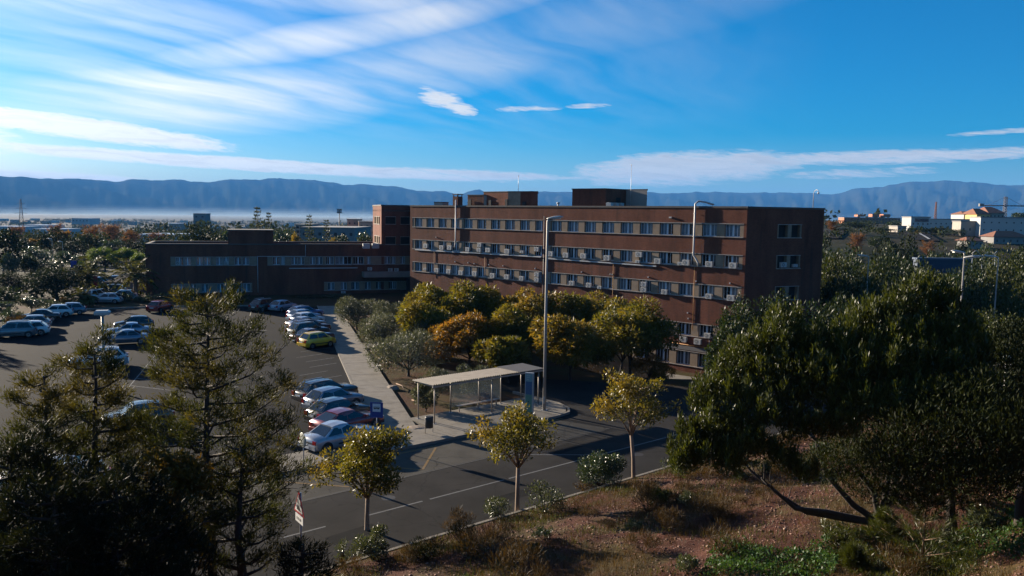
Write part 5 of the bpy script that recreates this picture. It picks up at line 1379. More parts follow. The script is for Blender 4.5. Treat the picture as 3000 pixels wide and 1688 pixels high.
# ------------------------------------------------------------------ parked cars
def car_paint(name, col, metal=.35, rough=.32):
    m, k, out = new_mat(name)
    p = k.n('ShaderNodeBsdfPrincipled')
    tc = k.n('ShaderNodeTexCoord').outputs['Object']
    sp = k.n('ShaderNodeSeparateXYZ'); k.put(sp, 0, tc)
    dust = k.m('MULTIPLY', k.ramp(k.noise(tc, 2.2, 5, .6), [(.35, .0), (.75, .35)]), 1.0)
    low = k.m('MULTIPLY', k.m('SUBTRACT', .55, sp.outputs[2], clamp=True), .9)
    k.put(p, 'Base Color', k.mix(k.m('MAXIMUM', dust, low), (*col, 1), (.16, .135, .11, 1)))
    k.put(p, 'Roughness', rough); k.put(p, 'Metallic', metal); k.put(p, 'Coat Weight', .8); k.put(p, 'Coat Roughness', .06)
    k.t.links.new(p.outputs[0], out.inputs[0])
    return m
PAINT = {'silver': car_paint('silver_paint', (.42, .43, .45)), 'white': car_paint('white_paint', (.62, .62, .60), .0), 'black': car_paint('black_paint', (.012, .012, .014)), 'red': car_paint('dark_red_paint', (.22, .010, .014)),
         'maroon': car_paint('maroon_paint', (.075, .014, .018)), 'bluegrey': car_paint('blue_grey_paint', (.14, .17, .22)), 'blue': car_paint('blue_paint', (.05, .10, .24)), 'yellow': car_paint('yellow_paint', (.80, .50, .008), .0),
         'grey': car_paint('grey_paint', (.20, .21, .22)), 'lightblue': car_paint('pale_blue_paint', (.25, .33, .42)), 'darkgreen': car_paint('dark_green_paint', (.015, .04, .035)), 'brightred': car_paint('bright_red_paint', (.28, .015, .012))}
def cglass():
    m, k, out = new_mat('car_glass'); p = k.n('ShaderNodeBsdfPrincipled')
    k.put(p, 'Base Color', (.010, .013, .016, 1)); k.put(p, 'Roughness', .05); k.put(p, 'Specular IOR Level', .7); k.t.links.new(p.outputs[0], out.inputs[0]); return m
M_CG = cglass()
M_TYRE = simple('tyre_rubber', (.018, .018, .018), .85); M_RIM = simple('alloy_rim', (.36, .37, .38), .35, metal=.7); M_TAIL = simple('red_tail_lens', (.30, .012, .012), .2); M_HEAD = simple('clear_head_lens', (.55, .56, .58), .12)
M_PLATE = simple('number_plate', (.62, .62, .60), .5)
KIND = {   # length, width, height, belt, hood height, tail height, windscreen base, roof front, roof rear, rear glass base, wheel radius
    'hatch': (3.95, 1.70, 1.47, .93, .86, .93, .98, .28, -1.28, -1.80, .30), 'city': (3.52, 1.60, 1.50, .95, .90, .95, 1.05, .52, -1.22, -1.62, .27),
    'sedan': (4.42, 1.72, 1.42, .92, .84, .95, .92, .12, -.95, -1.62, .31), 'coupe': (4.35, 1.76, 1.40, .93, .83, .96, .95, .10, -1.15, -1.98, .32),
    'suv': (4.35, 1.80, 1.66, 1.04, 1.0, 1.04, 1.05, .45, -1.50, -2.02, .34), 'wagon': (4.45, 1.74, 1.48, .94, .86, .94, .95, .2, -1.62, -2.1, .31), 'mpv': (4.25, 1.76, 1.62, .98, .92, .98, 1.22, .45, -1.5, -1.98, .31)}
def ring_loft(sections, smooth=True):
    mb = MB(); n = len(sections[0]); vs = [p for s in sections for p in s]; fs = []
    for i in range(len(sections) - 1):
        for k in range(n):
            fs.append((i * n + k, (i + 1) * n + k, (i + 1) * n + (k + 1) % n, i * n + (k + 1) % n))
    fs.append(tuple(range(n))); fs.append(tuple(reversed(range((len(sections) - 1) * n, len(sections) * n))))
    mb.add(vs, fs, smooth)
    return mb
CARS = {}
def car_parts(kind):
    if kind in CARS: return CARS[kind]
    L, W, H, belt, hood, tail, x1, x2, x3, x4, wr = KIND[kind]
    h = W / 2; out = []
    # lower body
    st = [(-L / 2, .62, .93, .72), (-L / 2 + .04, .36, .98, .88), (-L / 2 + .16, .26, 1.0, .96), (x4 - .0 if x4 < -L / 2 + .5 else x4, .2, 1.0, 1.0), (-.9, .19, 1.0, 1.0), (0, .19, 1.0, 1.0), (x1, .19, 1.0, 1.0), (x1 + .28, .2, 1.0, .98), (L / 2 - .45, .22, .99, .96), (L / 2 - .18, .26, .95, .92), (L / 2 - .05, .34, .88, .82), (L / 2, .50, .78, .72)]
    secs = []
    for x, zb, fw, fz in st:
        zt = (tail if x < x4 + .05 else (belt if x < x1 else hood + (belt - hood) * max(0, 1 - (x - x1) / .5))) * (fz if (x < -L / 2 + .2 or x > x1) else 1)
        zm = zb + (zt - zb) * .55
        w = h * fw
        half = [(w * .86, zb), (w * .97, zb + .08), (w, zm), (w * .975, zt - .06), (w * .88, zt)]
        pts = [(x, y, z) for y, z in half] + [(x, 0, zt + .035)] + [(x, -y, z) for y, z in reversed(half)] + [(x, 0, zb)]
        secs.append(pts)
    out.append(('body', ring_loft(secs).mesh('body'), 'paint'))
    # cabin
    wb, wr_ = h * .90, h * .70
    def csec(x, zt, ww, zb): return [(x, ww, zb), (x, ww * .985, zb + (zt - zb) * .1), (x, 0, zt), (x, -ww * .985, zb), ]
    roofz = H
    A = lambda x, s: Vector((x, s * wb, belt - .02)); Bq = lambda x, s, z: Vector((x, s * wr_, z))
    xm = (x2 + x3) / 2
    top = [(x2, roofz - .05), (x2 - .28, roofz - .008), (xm, roofz), (x3 + .25, roofz - .03), (x3, roofz - .075)]
    mb = MB(); vs = []
    lowx = [x1, x1 - (x1 - x4) * .25, x1 - (x1 - x4) * .5, x1 - (x1 - x4) * .75, x4]
    for (xt, zt), xl in zip(top, lowx):
        vs += [(xl, wb, belt - .03), (xt, wr_, zt - .05), (xt, wr_ * .85, zt), (xt, 0, zt + .03), (xt, -wr_ * .85, zt), (xt, -wr_, zt - .05), (xl, -wb, belt - .03)]
    fs = []
    for i in range(4):
        for k in range(6): fs.append((i * 7 + k, i * 7 + k + 1, (i + 1) * 7 + k + 1, (i + 1) * 7 + k))
    fs.append((0, 1, 2, 3, 4, 5, 6)[::-1]); fs.append(tuple(28 + k for k in range(7)))
    mb.add(vs, fs, False); me = mb.mesh('cabin'); 
    out.append(('cabin', me, 'paint'))
    # panes lie a little proud of the cabin's faces
    def quad(a, b, c, d, u0, u1, v0, v1, off):
        f = lambda u, v: (a.lerp(b, u)).lerp(d.lerp(c, u), v)
        nrm = (b - a).cross(d - a).normalized() * off
        return [tuple(f(u, v) + nrm) for u, v in ((u0, v0), (u1, v0), (u1, v1), (u0, v1))]
    ws = quad(A(x1, -1), A(x1, 1), Bq(x2, 1, roofz - .09), Bq(x2, -1, roofz - .09), .05, .95, .06, .98, .012)
    out.append(('windscreen', MB().add(ws, [(0, 1, 2, 3)]).mesh('windscreen', M_CG), None))
    rw = quad(A(x4, 1), A(x4, -1), Bq(x3, -1, roofz - .11), Bq(x3, 1, roofz - .11), .07, .93, .1, .97, .014)
    out.append(('rear_window', MB().add(rw, [(0, 1, 2, 3)]).mesh('rear_window', M_CG), None))
    for s in (1, -1):
        a, b = (A(x4, s), A(x1, s)) if s < 0 else (A(x1, s), A(x4, s))
        d, c = (Bq(x3, s, roofz - .12), Bq(x2, s, roofz - .1)) if s < 0 else (Bq(x2, s, roofz - .1), Bq(x3, s, roofz - .12))
        spl = [(.08, .47), (.5, .93)]
        for u0, u1 in spl:
            q = quad(a, b, c, d, u0, u1, .08, .96, .014)
            out.append(('side_window', MB().add(q, [(0, 1, 2, 3)]).mesh('side_window', M_CG), None))
    # lamps, plates, bumpers, mirrors
    for s in (1, -1):
        y0, y1 = sorted((s * h * .60, s * h * .94))
        out.append(('tail_light', MB().box(-L / 2 - .012, -L / 2 + .12, y0, y1, tail * .66, tail * (.93 if kind in ('hatch', 'city', 'suv', 'wagon', 'mpv') else .86)).mesh('tail_light', M_TAIL), None))
        out.append(('headlight', MB().box(L / 2 - .22, L / 2 - .03, *sorted((s * h * .50, s * h * .84)), hood * .68, hood * .84).mesh('headlight', M_HEAD), None))
        out.append(('mirror', MB().box(x1 - .32, x1 - .18, *sorted((s * h * .97, s * h * 1.13)), belt + .0, belt + .13).mesh('mirror'), 'paint'))
        out.append(('sill_strip', MB().box(-.75, .95, *sorted((s * h * .985, s * (h + .012))), .42, .50).mesh('sill_strip', M_BLACK), None))
    out.append(('rear_bumper', MB().box(-L / 2 - .05, -L / 2 + .1, -h * .92, h * .92, .33, .55).mesh('rear_bumper'), 'paint'))
    out.append(('front_bumper', MB().box(L / 2 - .1, L / 2 + .035, -h * .80, h * .80, .26, .46).mesh('front_bumper', M_BLACK), None))
    out.append(('number_plate', MB().box(-L / 2 - .066, -L / 2 - .052, -.26, .26, .36 if kind in ('sedan', 'coupe') else .62, .47 if kind in ('sedan', 'coupe') else .73).mesh('number_plate', M_PLATE), None))
    if kind in ('suv', 'wagon', 'mpv'):
        for s in (1, -1): out.append(('roof_rail', MB().box(x3 + .1, x2 - .15, *sorted((s * wr_ * .82, s * wr_ * .89)), roofz + .005, roofz + .05).mesh('roof_rail', M_STEEL), None))
    wx = (L / 2 - .78, -L / 2 + .72)
    wheels = []
    for x in wx:
        for s in (1, -1):
            arch = [(x + (wr + .07) * math.cos(t), s * (h + .004), wr + (wr + .07) * math.sin(t)) for t in np.linspace(-.25, math.pi + .25, 15)]
            out.append(('wheel_arch', MB().add(arch, [tuple(range(15))]).mesh('wheel_arch', M_BLACK), None))
            wheels.append((x, s * (h - .09), s))
    ty = MB().lathe([(wr * .62, -.10), (wr * .93, -.10), (wr, -.06), (wr, .06), (wr * .93, .10), (wr * .62, .10)], 18)
    tm = ty.xform(Matrix.Rotation(math.pi / 2, 4, 'X')).mesh('wheel', M_TYRE)
    rm_ = MB()
    n = 10
    for i in range(n):
        t0 = 2 * math.pi * i / n; t1 = t0 + 2 * math.pi / n * .55
        rm_.add([(.05 * math.cos(t0), 0, .05 * math.sin(t0)), (wr * .60 * math.cos(t0), 0, wr * .60 * math.sin(t0)), (wr * .60 * math.cos(t1), 0, wr * .60 * math.sin(t1)), (.05 * math.cos(t1), 0, .05 * math.sin(t1))], [(0, 1, 2, 3)])
    rim = rm_.mesh('rim', M_RIM)
    CARS[kind] = (out, wheels, tm, rim, wr)
    return CARS[kind]
def make_car(kind, paint, P, head, label, group=None, name='parked_car', z=.006):
    out, wheels, tm, rim, wr = car_parts(kind)
    t = thing(name, (P[0], P[1], z), math.atan2(head[1], head[0]), label, 'car', group)
    for nm, me, mt in out:
        if mt == 'paint' and len(me.materials) == 0: me.materials.append(PAINT['silver'])
        o = link(nm, me, t)
        if mt == 'paint':
            o.material_slots[0].link = 'OBJECT'; o.material_slots[0].material = PAINT[paint]
    for x, y, s in wheels:
        w_ = link('wheel', tm, t); w_.location = (x, y, wr)
        r_ = link('rim', rim, w_); r_.location = (0, s * .104, 0)
    return t
CD = (CAR_DIR.x, CAR_DIR.y)
G1 = 'cars parked along the footpath'
def rear_left(px, py, kind, z=.36):
    """car whose rear left corner is seen at this pixel, heading like the stall lines"""
    p = on_level(px, py, z); L, W = KIND[kind][:2]
    d = Vector(CD); r = Vector((d.y, -d.x))
    return (p.x + d.x * L / 2 + r.x * W / 2, p.y + d.y * L / 2 + r.y * W / 2)
for px, py, kind, col, lab in [(872, 1303, 'sedan', 'silver', 'silver saloon car behind the nearest street tree, end of the parked row'), (903, 1258, 'coupe', 'red', 'dark red car next to the silver saloon'), (890, 1226, 'hatch', 'black', 'black hatchback between the dark red and the blue grey car'),
                               (881, 1190, 'hatch', 'bluegrey', 'blue grey hatchback with its rear lit by the sun'), (853, 1166, 'wagon', 'black', 'black estate car with empty stalls beyond it'), (869, 1009, 'city', 'yellow', 'small yellow hatchback beside the footpath')]:
    make_car(kind, col, rear_left(px, py, kind), CD, lab, G1)
py0 = Vector(rear_left(869, 1009, 'city'))
for i, (kind, col, lab) in enumerate([('sedan', 'maroon', 'maroon saloon just beyond the yellow hatchback'), ('suv', 'black', 'black off road car, second beyond the yellow hatchback'), ('wagon', 'maroon', 'dark maroon estate beyond the black off road car'), ('sedan', 'silver', 'silver saloon in the middle of the far footpath row'),
                                      ('hatch', 'white', 'white hatchback beyond the silver saloon in the far footpath row'), ('hatch', 'lightblue', 'pale blue hatchback near the far end of the footpath row'), ('wagon', 'blue', 'blue estate car at the far end of the footpath row')]):
    q = py0 + Vector((PA.x, PA.y)) * (3.25 * (i + 1)) - Vector(CD) * (.25 if i % 2 else -.1) - Vector(CD) * .45
    make_car(kind, col, q, (CD[0] + random.uniform(-.03, .03), CD[1]), lab, G1)
def at_px(px, py, z=.7):
    p = on_level(px, py, z); return (p.x, p.y)
G2 = 'cars at the far end of the car park'
make_car('suv', 'black', at_px(778, 893, .8), (.45, .9), 'black off road car in front of the dark wing', G2)
make_car('hatch', 'lightblue', at_px(829, 893, .8), (.4, .9), 'pale blue small car beside the black off road car at the wing', G2)
make_car('hatch', 'brightred', at_px(470, 896, .75), (.12, 1), 'red hatchback seen from behind at the far kerb', G2)
G3 = 'cars parked in the left row'
HL = (-.90, -.43)
for px, py, kind, col, lab in [(200, 905, 'hatch', 'bluegrey', 'blue grey hatchback at the far end of the left row'), (160, 911, 'hatch', 'white', 'white hatchback second from the far end of the left row'), (112, 924, 'sedan', 'black', 'long dark saloon in the left row'),
                               (88, 944, 'hatch', 'grey', 'grey hatchback beyond the gap in the left row'), (80, 962, 'hatch', 'white', 'white hatchback nearer in the left row'), (38, 968, 'mpv', 'grey', 'grey people carrier at the left edge with sun on its bonnet')]:
    make_car(kind, col, at_px(px, py), HL, lab, G3)
G4 = 'cars in the middle of the car park'
for px, py, kind, col, lab in [(392, 946, 'hatch', 'black', 'black hatchback farthest in the middle row'), (374, 965, 'sedan', 'lightblue', 'pale blue saloon in the middle row behind the pine'), (362, 987, 'sedan', 'bluegrey', 'blue grey saloon nearest in the middle row by the square lamp'),
                               (290, 1052, 'suv', 'white', 'car with pale roof behind the slim pine'), (402, 1216, 'hatch', 'darkgreen', 'dark green car between the two tall pines'), (190, 1412, 'hatch', 'silver', 'silver car glinting through the lowest pines'), (152, 1380, 'sedan', 'white', 'white car hidden behind the lower pine trunks')]:
    make_car(kind, col, at_px(px, py), HL if py < 1100 else (-.85, -.52), lab, G4)
G5 = 'cars on the lane beyond the car park'
for px, py, kind, col, hd, lab in [(277, 866, 'mpv', 'white', (.1, 1), 'white people carrier between palm trunk and red banner'), (325, 852, 'suv', 'black', (-.9, -.3), 'black off road car with a yellow sunlit bonnet beyond the palms'), (312, 874, 'hatch', 'silver', (-.9, -.2), 'silver hatchback in front of the black off road car, far left'),
                                   (357, 864, 'hatch', 'white', (-.9, -.2), 'white hatchback beside the palm near the wing corner'), (292, 824, 'hatch', 'lightblue', (.2, 1), 'pale blue car below the pepper trees'), (325, 820, 'hatch', 'grey', (-.9, -.3), 'grey car under the pepper tree trunks')]:
    make_car(kind, col, at_px(px, py), hd, lab, G5)

# ------------------------------------------------------------------ street furniture
t_sh = thing('bus_shelter', tuple(RT(9.7, 10.3, .15)), math.atan2(RU.y, RU.x), 'long bus shelter with corrugated roof on slim posts', 'bus shelter')
M_POST = simple('shelter_post', (.34, .29, .24), .5, metal=.3, vary=.15, scale=3)
M_CORR = simple('corrugated_sheet', (.21, .18, .145), .7, vary=.18, scale=2.2, spec=.3, dirt=((.14, .11, .085), .6, 2.5))
M_FLATROOF = simple('dark_roof_panel', (.075, .068, .062), .7, vary=.12, scale=2)
RH = 2.50
for i, (a, b) in enumerate([(-.15, 2.1), (2.13, 4.4), (4.43, 6.7)]):
    n = 26; vs = []; fs = []
    for j in range(n + 1):
        x = a + (b - a) * j / n; z = RH + (.028 if j % 2 else -.028)
        vs += [(x, -.35, z + .02), (x, 2.0, z - .06)]
    for j in range(n): fs.append((2 * j, 2 * j + 2, 2 * j + 3, 2 * j + 1))
    MB().add(vs, fs).build('roof_sheet', M_CORR, t_sh)
MB().box(6.73, 9.0, -.35, 2.0, RH - .05, RH + .01).build('roof_panel', M_FLATROOF, t_sh)
MB().box(-.15, 9.0, -.33, -.25, RH - .17, RH - .075).build('front_beam', M_POST, t_sh); MB().box(-.15, 9.0, 1.62, 1.70, RH - .2, RH - .12).build('rear_beam', M_POST, t_sh)
for x in (0.05, 2.1, 4.4, 6.7, 8.8): MB().box(x - .03, x + .03, -.24, 1.6, RH - .18, RH - .11).build('cross_beam', M_POST, t_sh)
for x, y in [(.2, 0), (4.7, 0), (8.75, 0), (0.1, 1.65), (2.6, 1.65), (4.9, 1.65), (6.8, 1.65), (8.6, 1.65)]:
    pst = MB().tube([(x, y, 0), (x, y, RH - .18)], .042, 8).build('post', M_POST, t_sh)
    MB().box(x - .1, x + .1, y - .1, y + .1, .0, .015).build('foot_plate', M_STEEL, pst)
mgl, kgl, ogl = new_mat('shelter_glass')
pg = kgl.n('ShaderNodeBsdfPrincipled'); kgl.put(pg, 'Base Color', (.55, .6, .58, 1)); kgl.put(pg, 'Roughness', .12); kgl.put(pg, 'Alpha', .16); kgl.t.links.new(pg.outputs[0], ogl.inputs[0])
for a, b in ((2.66, 4.84), (4.96, 6.74)): MB().box(a, b, 1.645, 1.655, .35, 2.1).build('glass_panel', mgl, t_sh)
MB().box(2.9, 6.4, 1.25, 1.55, .42, .46).build('bench_seat', M_POST, t_sh)
for x in (3.1, 4.65, 6.2): MB().box(x - .03, x + .03, 1.35, 1.45, 0, .419).build('bench_leg', M_POST, t_sh)

p = on_level(1257, 1268, .15); t = thing('litter_bin', (p.x, p.y, .15), math.atan2(RU.y, RU.x), 'black litter bin on two legs at the near end of the bus shelter', 'litter bin')
MB().lathe([(.20, .30), (.235, .34), (.25, .95), (.23, .98), (.19, .98)], 16).build('basket', M_BLACK, t)
for x in (-.27, .27): MB().tube([(x, 0, 0), (x, 0, .95)], .02, 6).build('leg', M_POST, t)
MB().tube([(-.27, 0, .29), (.27, 0, .29)], .018, 6).build('cross_bar', M_POST, t)

p = on_level(1550, 1219, .15); hz = at_depth(1553, 1092, p.y).z - .15
t = thing('bus_stop_totem', (p.x, p.y, .15), -.35, 'tall teal and blue bus stop totem in front of the shelter', 'totem')
M_TEAL = simple('teal_panel', (.08, .22, .17), .35, vary=.06); M_TEALB = simple('blue_panel', (.03, .10, .20), .35, vary=.05); M_TEALL = simple('pale_teal_panel', (.14, .28, .30), .35, vary=.05); M_TFR = simple('totem_frame', (.36, .38, .38), .45, metal=.4)
MB().box(-.28, .28, -.09, .09, 0, hz).build('frame', M_TFR, t)
MB().box(-.235, .2, -.10, -.091, .12, hz * .50).build('lower_panel', M_TEAL, t); MB().box(-.235, .2, -.10, -.091, hz * .50 + .004, hz * .80).build('map_panel', M_TEALB, t); MB().box(-.235, .2, -.10, -.091, hz * .80 + .004, hz * .97).build('header_panel', M_TEALL, t)
for k in range(3): MB().box(-.17, .10 - .05 * k, -.104, -.1005, hz * (.93 - .045 * k), hz * (.945 - .045 * k)).build('printed_line', M_TFR, t)
MB().add([(-.03 + .035 * math.cos(a), -.1035, hz * .34 + .05 * math.sin(a)) for a in np.linspace(0, 6.283, 12, endpoint=False)], [tuple(range(12))]).build('keyhole_mark', M_BLACK, t)

Yb = 43.7; p = at_depth(1104, 1178, Yb); q = at_depth(1104, 1223, Yb)
t = thing('bus_stop_sign', (p.x, p.y, .15), math.atan2(-RU.y, -RU.x) + math.pi / 2 + .75, 'blue square bus stop sign with a white plaque beside the dark red car', 'sign')
M_SBLUE = simple('sign_blue', (.018, .05, .22), .35, vary=.05); M_SWHITE = simple('sign_white', (.62, .63, .64), .4, vary=.05); M_SRED = simple('sign_red', (.32, .02, .02), .4, vary=.08); M_SBACK = simple('sign_back_grey', (.30, .31, .28), .5, metal=.3, vary=.12)
zt, zb = p.z - .15, q.z - .15; hw = (zt - zb) * .42
MB().tube([(0, 0, 0), (0, 0, zt - .05)], .03, 8).build('pole', M_STEEL, t)
sp_ = MB().box(-hw, hw, -.055, -.034, zb, zt).build('sign_plate', M_SBLUE, t)
MB().box(-hw * .62, hw * .62, -.059, -.0555, zb + (zt - zb) * .38, zb + (zt - zb) * .90).build('white_plaque', M_SWHITE, t)
cz_ = zb + (zt - zb) * .64
bus_ = MB().box(-hw * .46, hw * .46, -.0625, -.0595, cz_ - .055, cz_ + .06)
bus_.build('bus_pictogram', M_BLACK, t)
for x in (-.26, .26): MB().add([(hw * x + .028 * math.cos(a), -.0628, cz_ - .065 + .028 * math.sin(a)) for a in np.linspace(0, 6.283, 10, endpoint=False)], [tuple(range(10))]).build('pictogram_wheel', M_BLACK, t)
for k in range(4): MB().box(-hw * .40 + k * hw * .21, -hw * .25 + k * hw * .21, -.0655, -.063, cz_ + .0, cz_ + .04).build('pictogram_window', M_SWHITE, t)

p = on_level(890, 1370, .15); Yp = p.y; c_ = at_depth(896, 1289, Yp); r_ = (at_depth(896, 1267, Yp).z - at_depth(896, 1311, Yp).z) / 2
t = thing('round_road_sign', (p.x, p.y, .15), math.atan2(RU.y, RU.x) + math.pi / 2, 'round road sign seen from its grey back beside the silver saloon', 'sign')
MB().tube([(0, 0, 0), (0, 0, c_.z - .15 + r_ * .5)], .03, 8).build('pole', M_STEEL, t)
dm = MB().lathe([(r_ * .96, -.01), (r_, 0), (r_ * .96, .01)], 28).xform(Matrix.Translation((0, .045, c_.z - .15)) @ Matrix.Rotation(math.pi / 2, 4, 'X'))
dm.build('sign_disc', M_SBACK, t)
MB().box(-.2, .2, .032, .036, c_.z - .12, c_.z - .08).build('bracket', M_STEEL, t)

Yw = 26.4; p = at_depth(880, 1435, Yw); q = at_depth(883, 1505, Yw); z0 = gz(p.x, Yw)
t = thing('warning_sign', (p.x, Yw, z0), math.atan2(RU.y, RU.x) - math.pi / 2 - .08, 'red bordered triangular warning sign on a pole at the near verge', 'sign')
zt = p.z - z0; zb = q.z - z0 + .0; s_ = (zt - zb) / .866
def tri(sc, y, name, mat, dz=0):
    c = zb + (zt - zb) / 3
    P3 = [(-s_ / 2 * sc, zb + (c - zb) * (1 - sc)), (s_ / 2 * sc, zb + (c - zb) * (1 - sc)), (0, c + (zt - c) * sc)]
    vs = [(x, y, z) for x, z in P3] + [(x, y + .012, z) for x, z in P3]
    MB().add(vs, [(0, 1, 2), (5, 4, 3), (0, 3, 4, 1), (1, 4, 5, 2), (2, 5, 3, 0)]).build(name, mat, t)
MB().tube([(0, 0, -.2), (0, 0, zt - .1)], .035, 8).build('pole', M_STEEL, t)
tri(1.0, -.055, 'red_border', M_SRED); tri(.74, -.068, 'white_field', M_SWHITE)
MB().add([(s_ * .26, -.0705, zb + s_ * .135), (-s_ * .19, -.0705, zb + s_ * .135), (-s_ * .10, -.0705, zb + s_ * .33)][::-1], [(0, 1, 2)]).build('slope_symbol', M_BLACK, t)
MB().box(-s_ * .36, s_ * .36, -.055, -.04, zb - .32, zb - .04).build('distance_plate', M_SWHITE, t)
for x in (-.14, -.05, .05, .12): MB().box(x * s_ * 1.4 - .03, x * s_ * 1.4 + .03, -.0585, -.0555, zb - .23, zb - .14).build('plate_lettering', M_BLACK, t)

# lamps
M_LPOLE = simple('grey_lamp_pole', (.30, .29, .275), .5, metal=.35, vary=.12, scale=2); M_LHEAD = simple('lamp_head_grey', (.42, .42, .40), .45, vary=.08); M_LGLASS = simple('lamp_glass', (.55, .55, .5), .2)
def street_lamp(P, z0, ztop, label, head_dir, L_=.85, r0=.11, name='street_lamp', arms=1, group=None):
    t = thing(name, (P[0], P[1], z0), math.atan2(head_dir[1], head_dir[0]), label, 'street lamp', group)
    H = ztop - z0
    MB().tube([(0, 0, 0), (0, 0, H * .5), (0, 0, H - .25), (.06, 0, H - .08)], [r0, r0 * .8, r0 * .55, r0 * .5], 10).build('pole', M_LPOLE, t)
    MB().box(-.2, .2, -.2, .2, 0, .02).build('base_plate', M_STEEL, t)
    MB().box(-.05, .05, -r0 - .012, -r0 * .6, .45, .95).build('hatch', M_LHEAD, t)
    for k in range(arms):
        Mx = Matrix.Translation((0, 0, H - .1 - .35 * k)) @ Matrix.Rotation(k * 2.2, 4, 'Z') @ Matrix.Rotation(-.14, 4, 'Y')
        hd = ring_loft([[(x, y * w_, z * h_) for y, z in ((-1, 0), (-.85, .8), (0, 1), (.85, .8), (1, 0), (0, -.25))] for x, w_, h_ in ((-.05, .06, .06), (.12, .10, .10), (L_ * .45, .17, .14), (L_ * .85, .17, .11), (L_, .09, .04))]).xform(Mx)
        h_o = hd.build('lamp_head', M_LHEAD, t)
        MB().box(L_ * .35, L_ * .85, -.11, .11, -.075, -.04).xform(Mx).build('lamp_lens', M_LGLASS, h_o)
    return t
b_ = on_level(1594, 1202, .15); tp = at_depth(1606, 642, b_.y)
street_lamp((b_.x, b_.y), .15, tp.z + .1, 'tall street lamp beside the bus shelter, reaching the roof line of the office', (.9, -.25), 1.0, .115)
Yl_ = 60; a = at_depth(2826, 738, Yl_); street_lamp((a.x, Yl_), gz(a.x, Yl_), a.z, 'twin headed street lamp over the spreading shrub tree on the right', (-.95, -.2), 1.15, .09, arms=2)
for px, py, Y, lab in [(2545, 750, 88, 'lamp head rising from the wood right of the brick building'), (2925, 752, 74, 'lamp head rising from the wood near the right edge'), (152, 700, 190, 'left lamp above the dark trees at the far left'), (183, 708, 180, 'right lamp above the dark trees at the far left')]:
    a = at_depth(px, py, Y); street_lamp((a.x, Y), gz(a.x, Y), a.z, lab, (-.9, .3), 1.2, .09)
# square headed lamp in the car park
Yq = 57; a = at_depth(294, 906, Yq); bb = at_depth(300, 926, Yq)
t = thing('car_park_lamp', (bb.x, Yq, 0), .3, 'car park lamp with a big square head above the blue grey saloon', 'street lamp')
MB().tube([(0, 0, 0), (0, 0, bb.z)], [.12, .095], 10).build('pole', M_LPOLE, t)
MB().box(-.16, .16, -.16, .16, bb.z + .002, bb.z + .10).build('collar', M_LHEAD, t)
ring_loft([[(-.48, -.34, bb.z + .102), (.48, -.34, bb.z + .102), (.48, .34, bb.z + .102), (-.48, .34, bb.z + .102)], [(-.52, -.37, bb.z + .28), (.52, -.37, bb.z + .28), (.52, .37, bb.z + .28), (-.52, .37, bb.z + .28)], [(-.40, -.27, bb.z + .42), (.40, -.27, bb.z + .42), (.40, .27, bb.z + .42), (-.40, .27, bb.z + .42)]], False).build('lamp_head', M_LHEAD, t)
# globe lamp and the grey wall among the dark trees on the right
a = at_depth(2950, 1053, 36); z0 = gz(a.x, 36)
t = thing('globe_lamp', (a.x, 36, z0), 0, 'pale globe lamp among the dark trees at the right edge', 'street lamp')
MB().tube([(0, 0, 0), (0, 0, a.z - z0 - .2)], .05, 8).build('pole', M_LPOLE, t)
MB().lathe([(.03, a.z - z0 - .22)] + [(.23 * math.sin(q), a.z - z0 - .23 * math.cos(q)) for q in np.linspace(.4, 2.95, 9)], 14).build('globe', simple('globe_glass', (.62, .60, .42), .3), t)
a = at_depth(2915, 1075, 40); z0 = gz(a.x, 40)
t = thing('boundary_wall', (a.x, 40, z0), .35, 'low grey wall behind the globe lamp', 'wall')
MB().box(-1.1, 1.1, -.1, .1, -.3, a.z - z0).build('wall_panel', M_GREYW, t); MB().box(-1.15, 1.15, -.14, .14, a.z - z0 + .002, a.z - z0 + .09).build('wall_cap', M_SILL, t)
# dead branches, a boulder and rubble lying in the planting bed
for i, (pa, pb, lab) in enumerate([((1003, 932), (1034, 955), 'dry branch lying by the upper olives'), ((1161, 1124), (1187, 1147), 'dry branch lying behind the shelter end'), ((1207, 1172), (1228, 1190), 'fallen branch beside the shelter post'), ((1110, 1048), (1128, 1076), 'fallen branch under the silvery olive')]):
    A_ = on_level(*pa, .05); B_ = on_level(*pb, .05)
    o = MB().tube([A_, A_.lerp(B_, .5) + Vector((.1, .05, .12)), B_], [.045, .035, .015], 6).build('fallen_branch', M_TWIG)
    tag(o, lab, 'branch')
def rock(P, r_, lab, seed):
    g = np.random.default_rng(seed); bm = bmesh.new(); bmesh.ops.create_icosphere(bm, subdivisions=2, radius=1)
    for v in bm.verts:
        v.co = Vector((v.co.x * r_[0], v.co.y * r_[1], max(-.15, v.co.z * r_[2]))) * float(g.uniform(.82, 1.15))
    me = bpy.data.meshes.new('boulder'); bm.to_mesh(me); bm.free(); me.materials.append(M_ROCK)
    o = link('boulder', me); o.location = P; tag(o, lab, 'stone'); return o
M_ROCK = simple('pale_rock', (.22, .17, .13), .9, vary=.3, scale=4, bump=.6, bscale=12)
rock(on_level(1150, 1140, .0), (.55, .35, .3), 'pale boulder on the bare soil behind the bus stop', 3)
rock(on_level(1222, 1258, .02), (.75, .5, .2), 'heap of pale rubble beside the litter bin', 4)

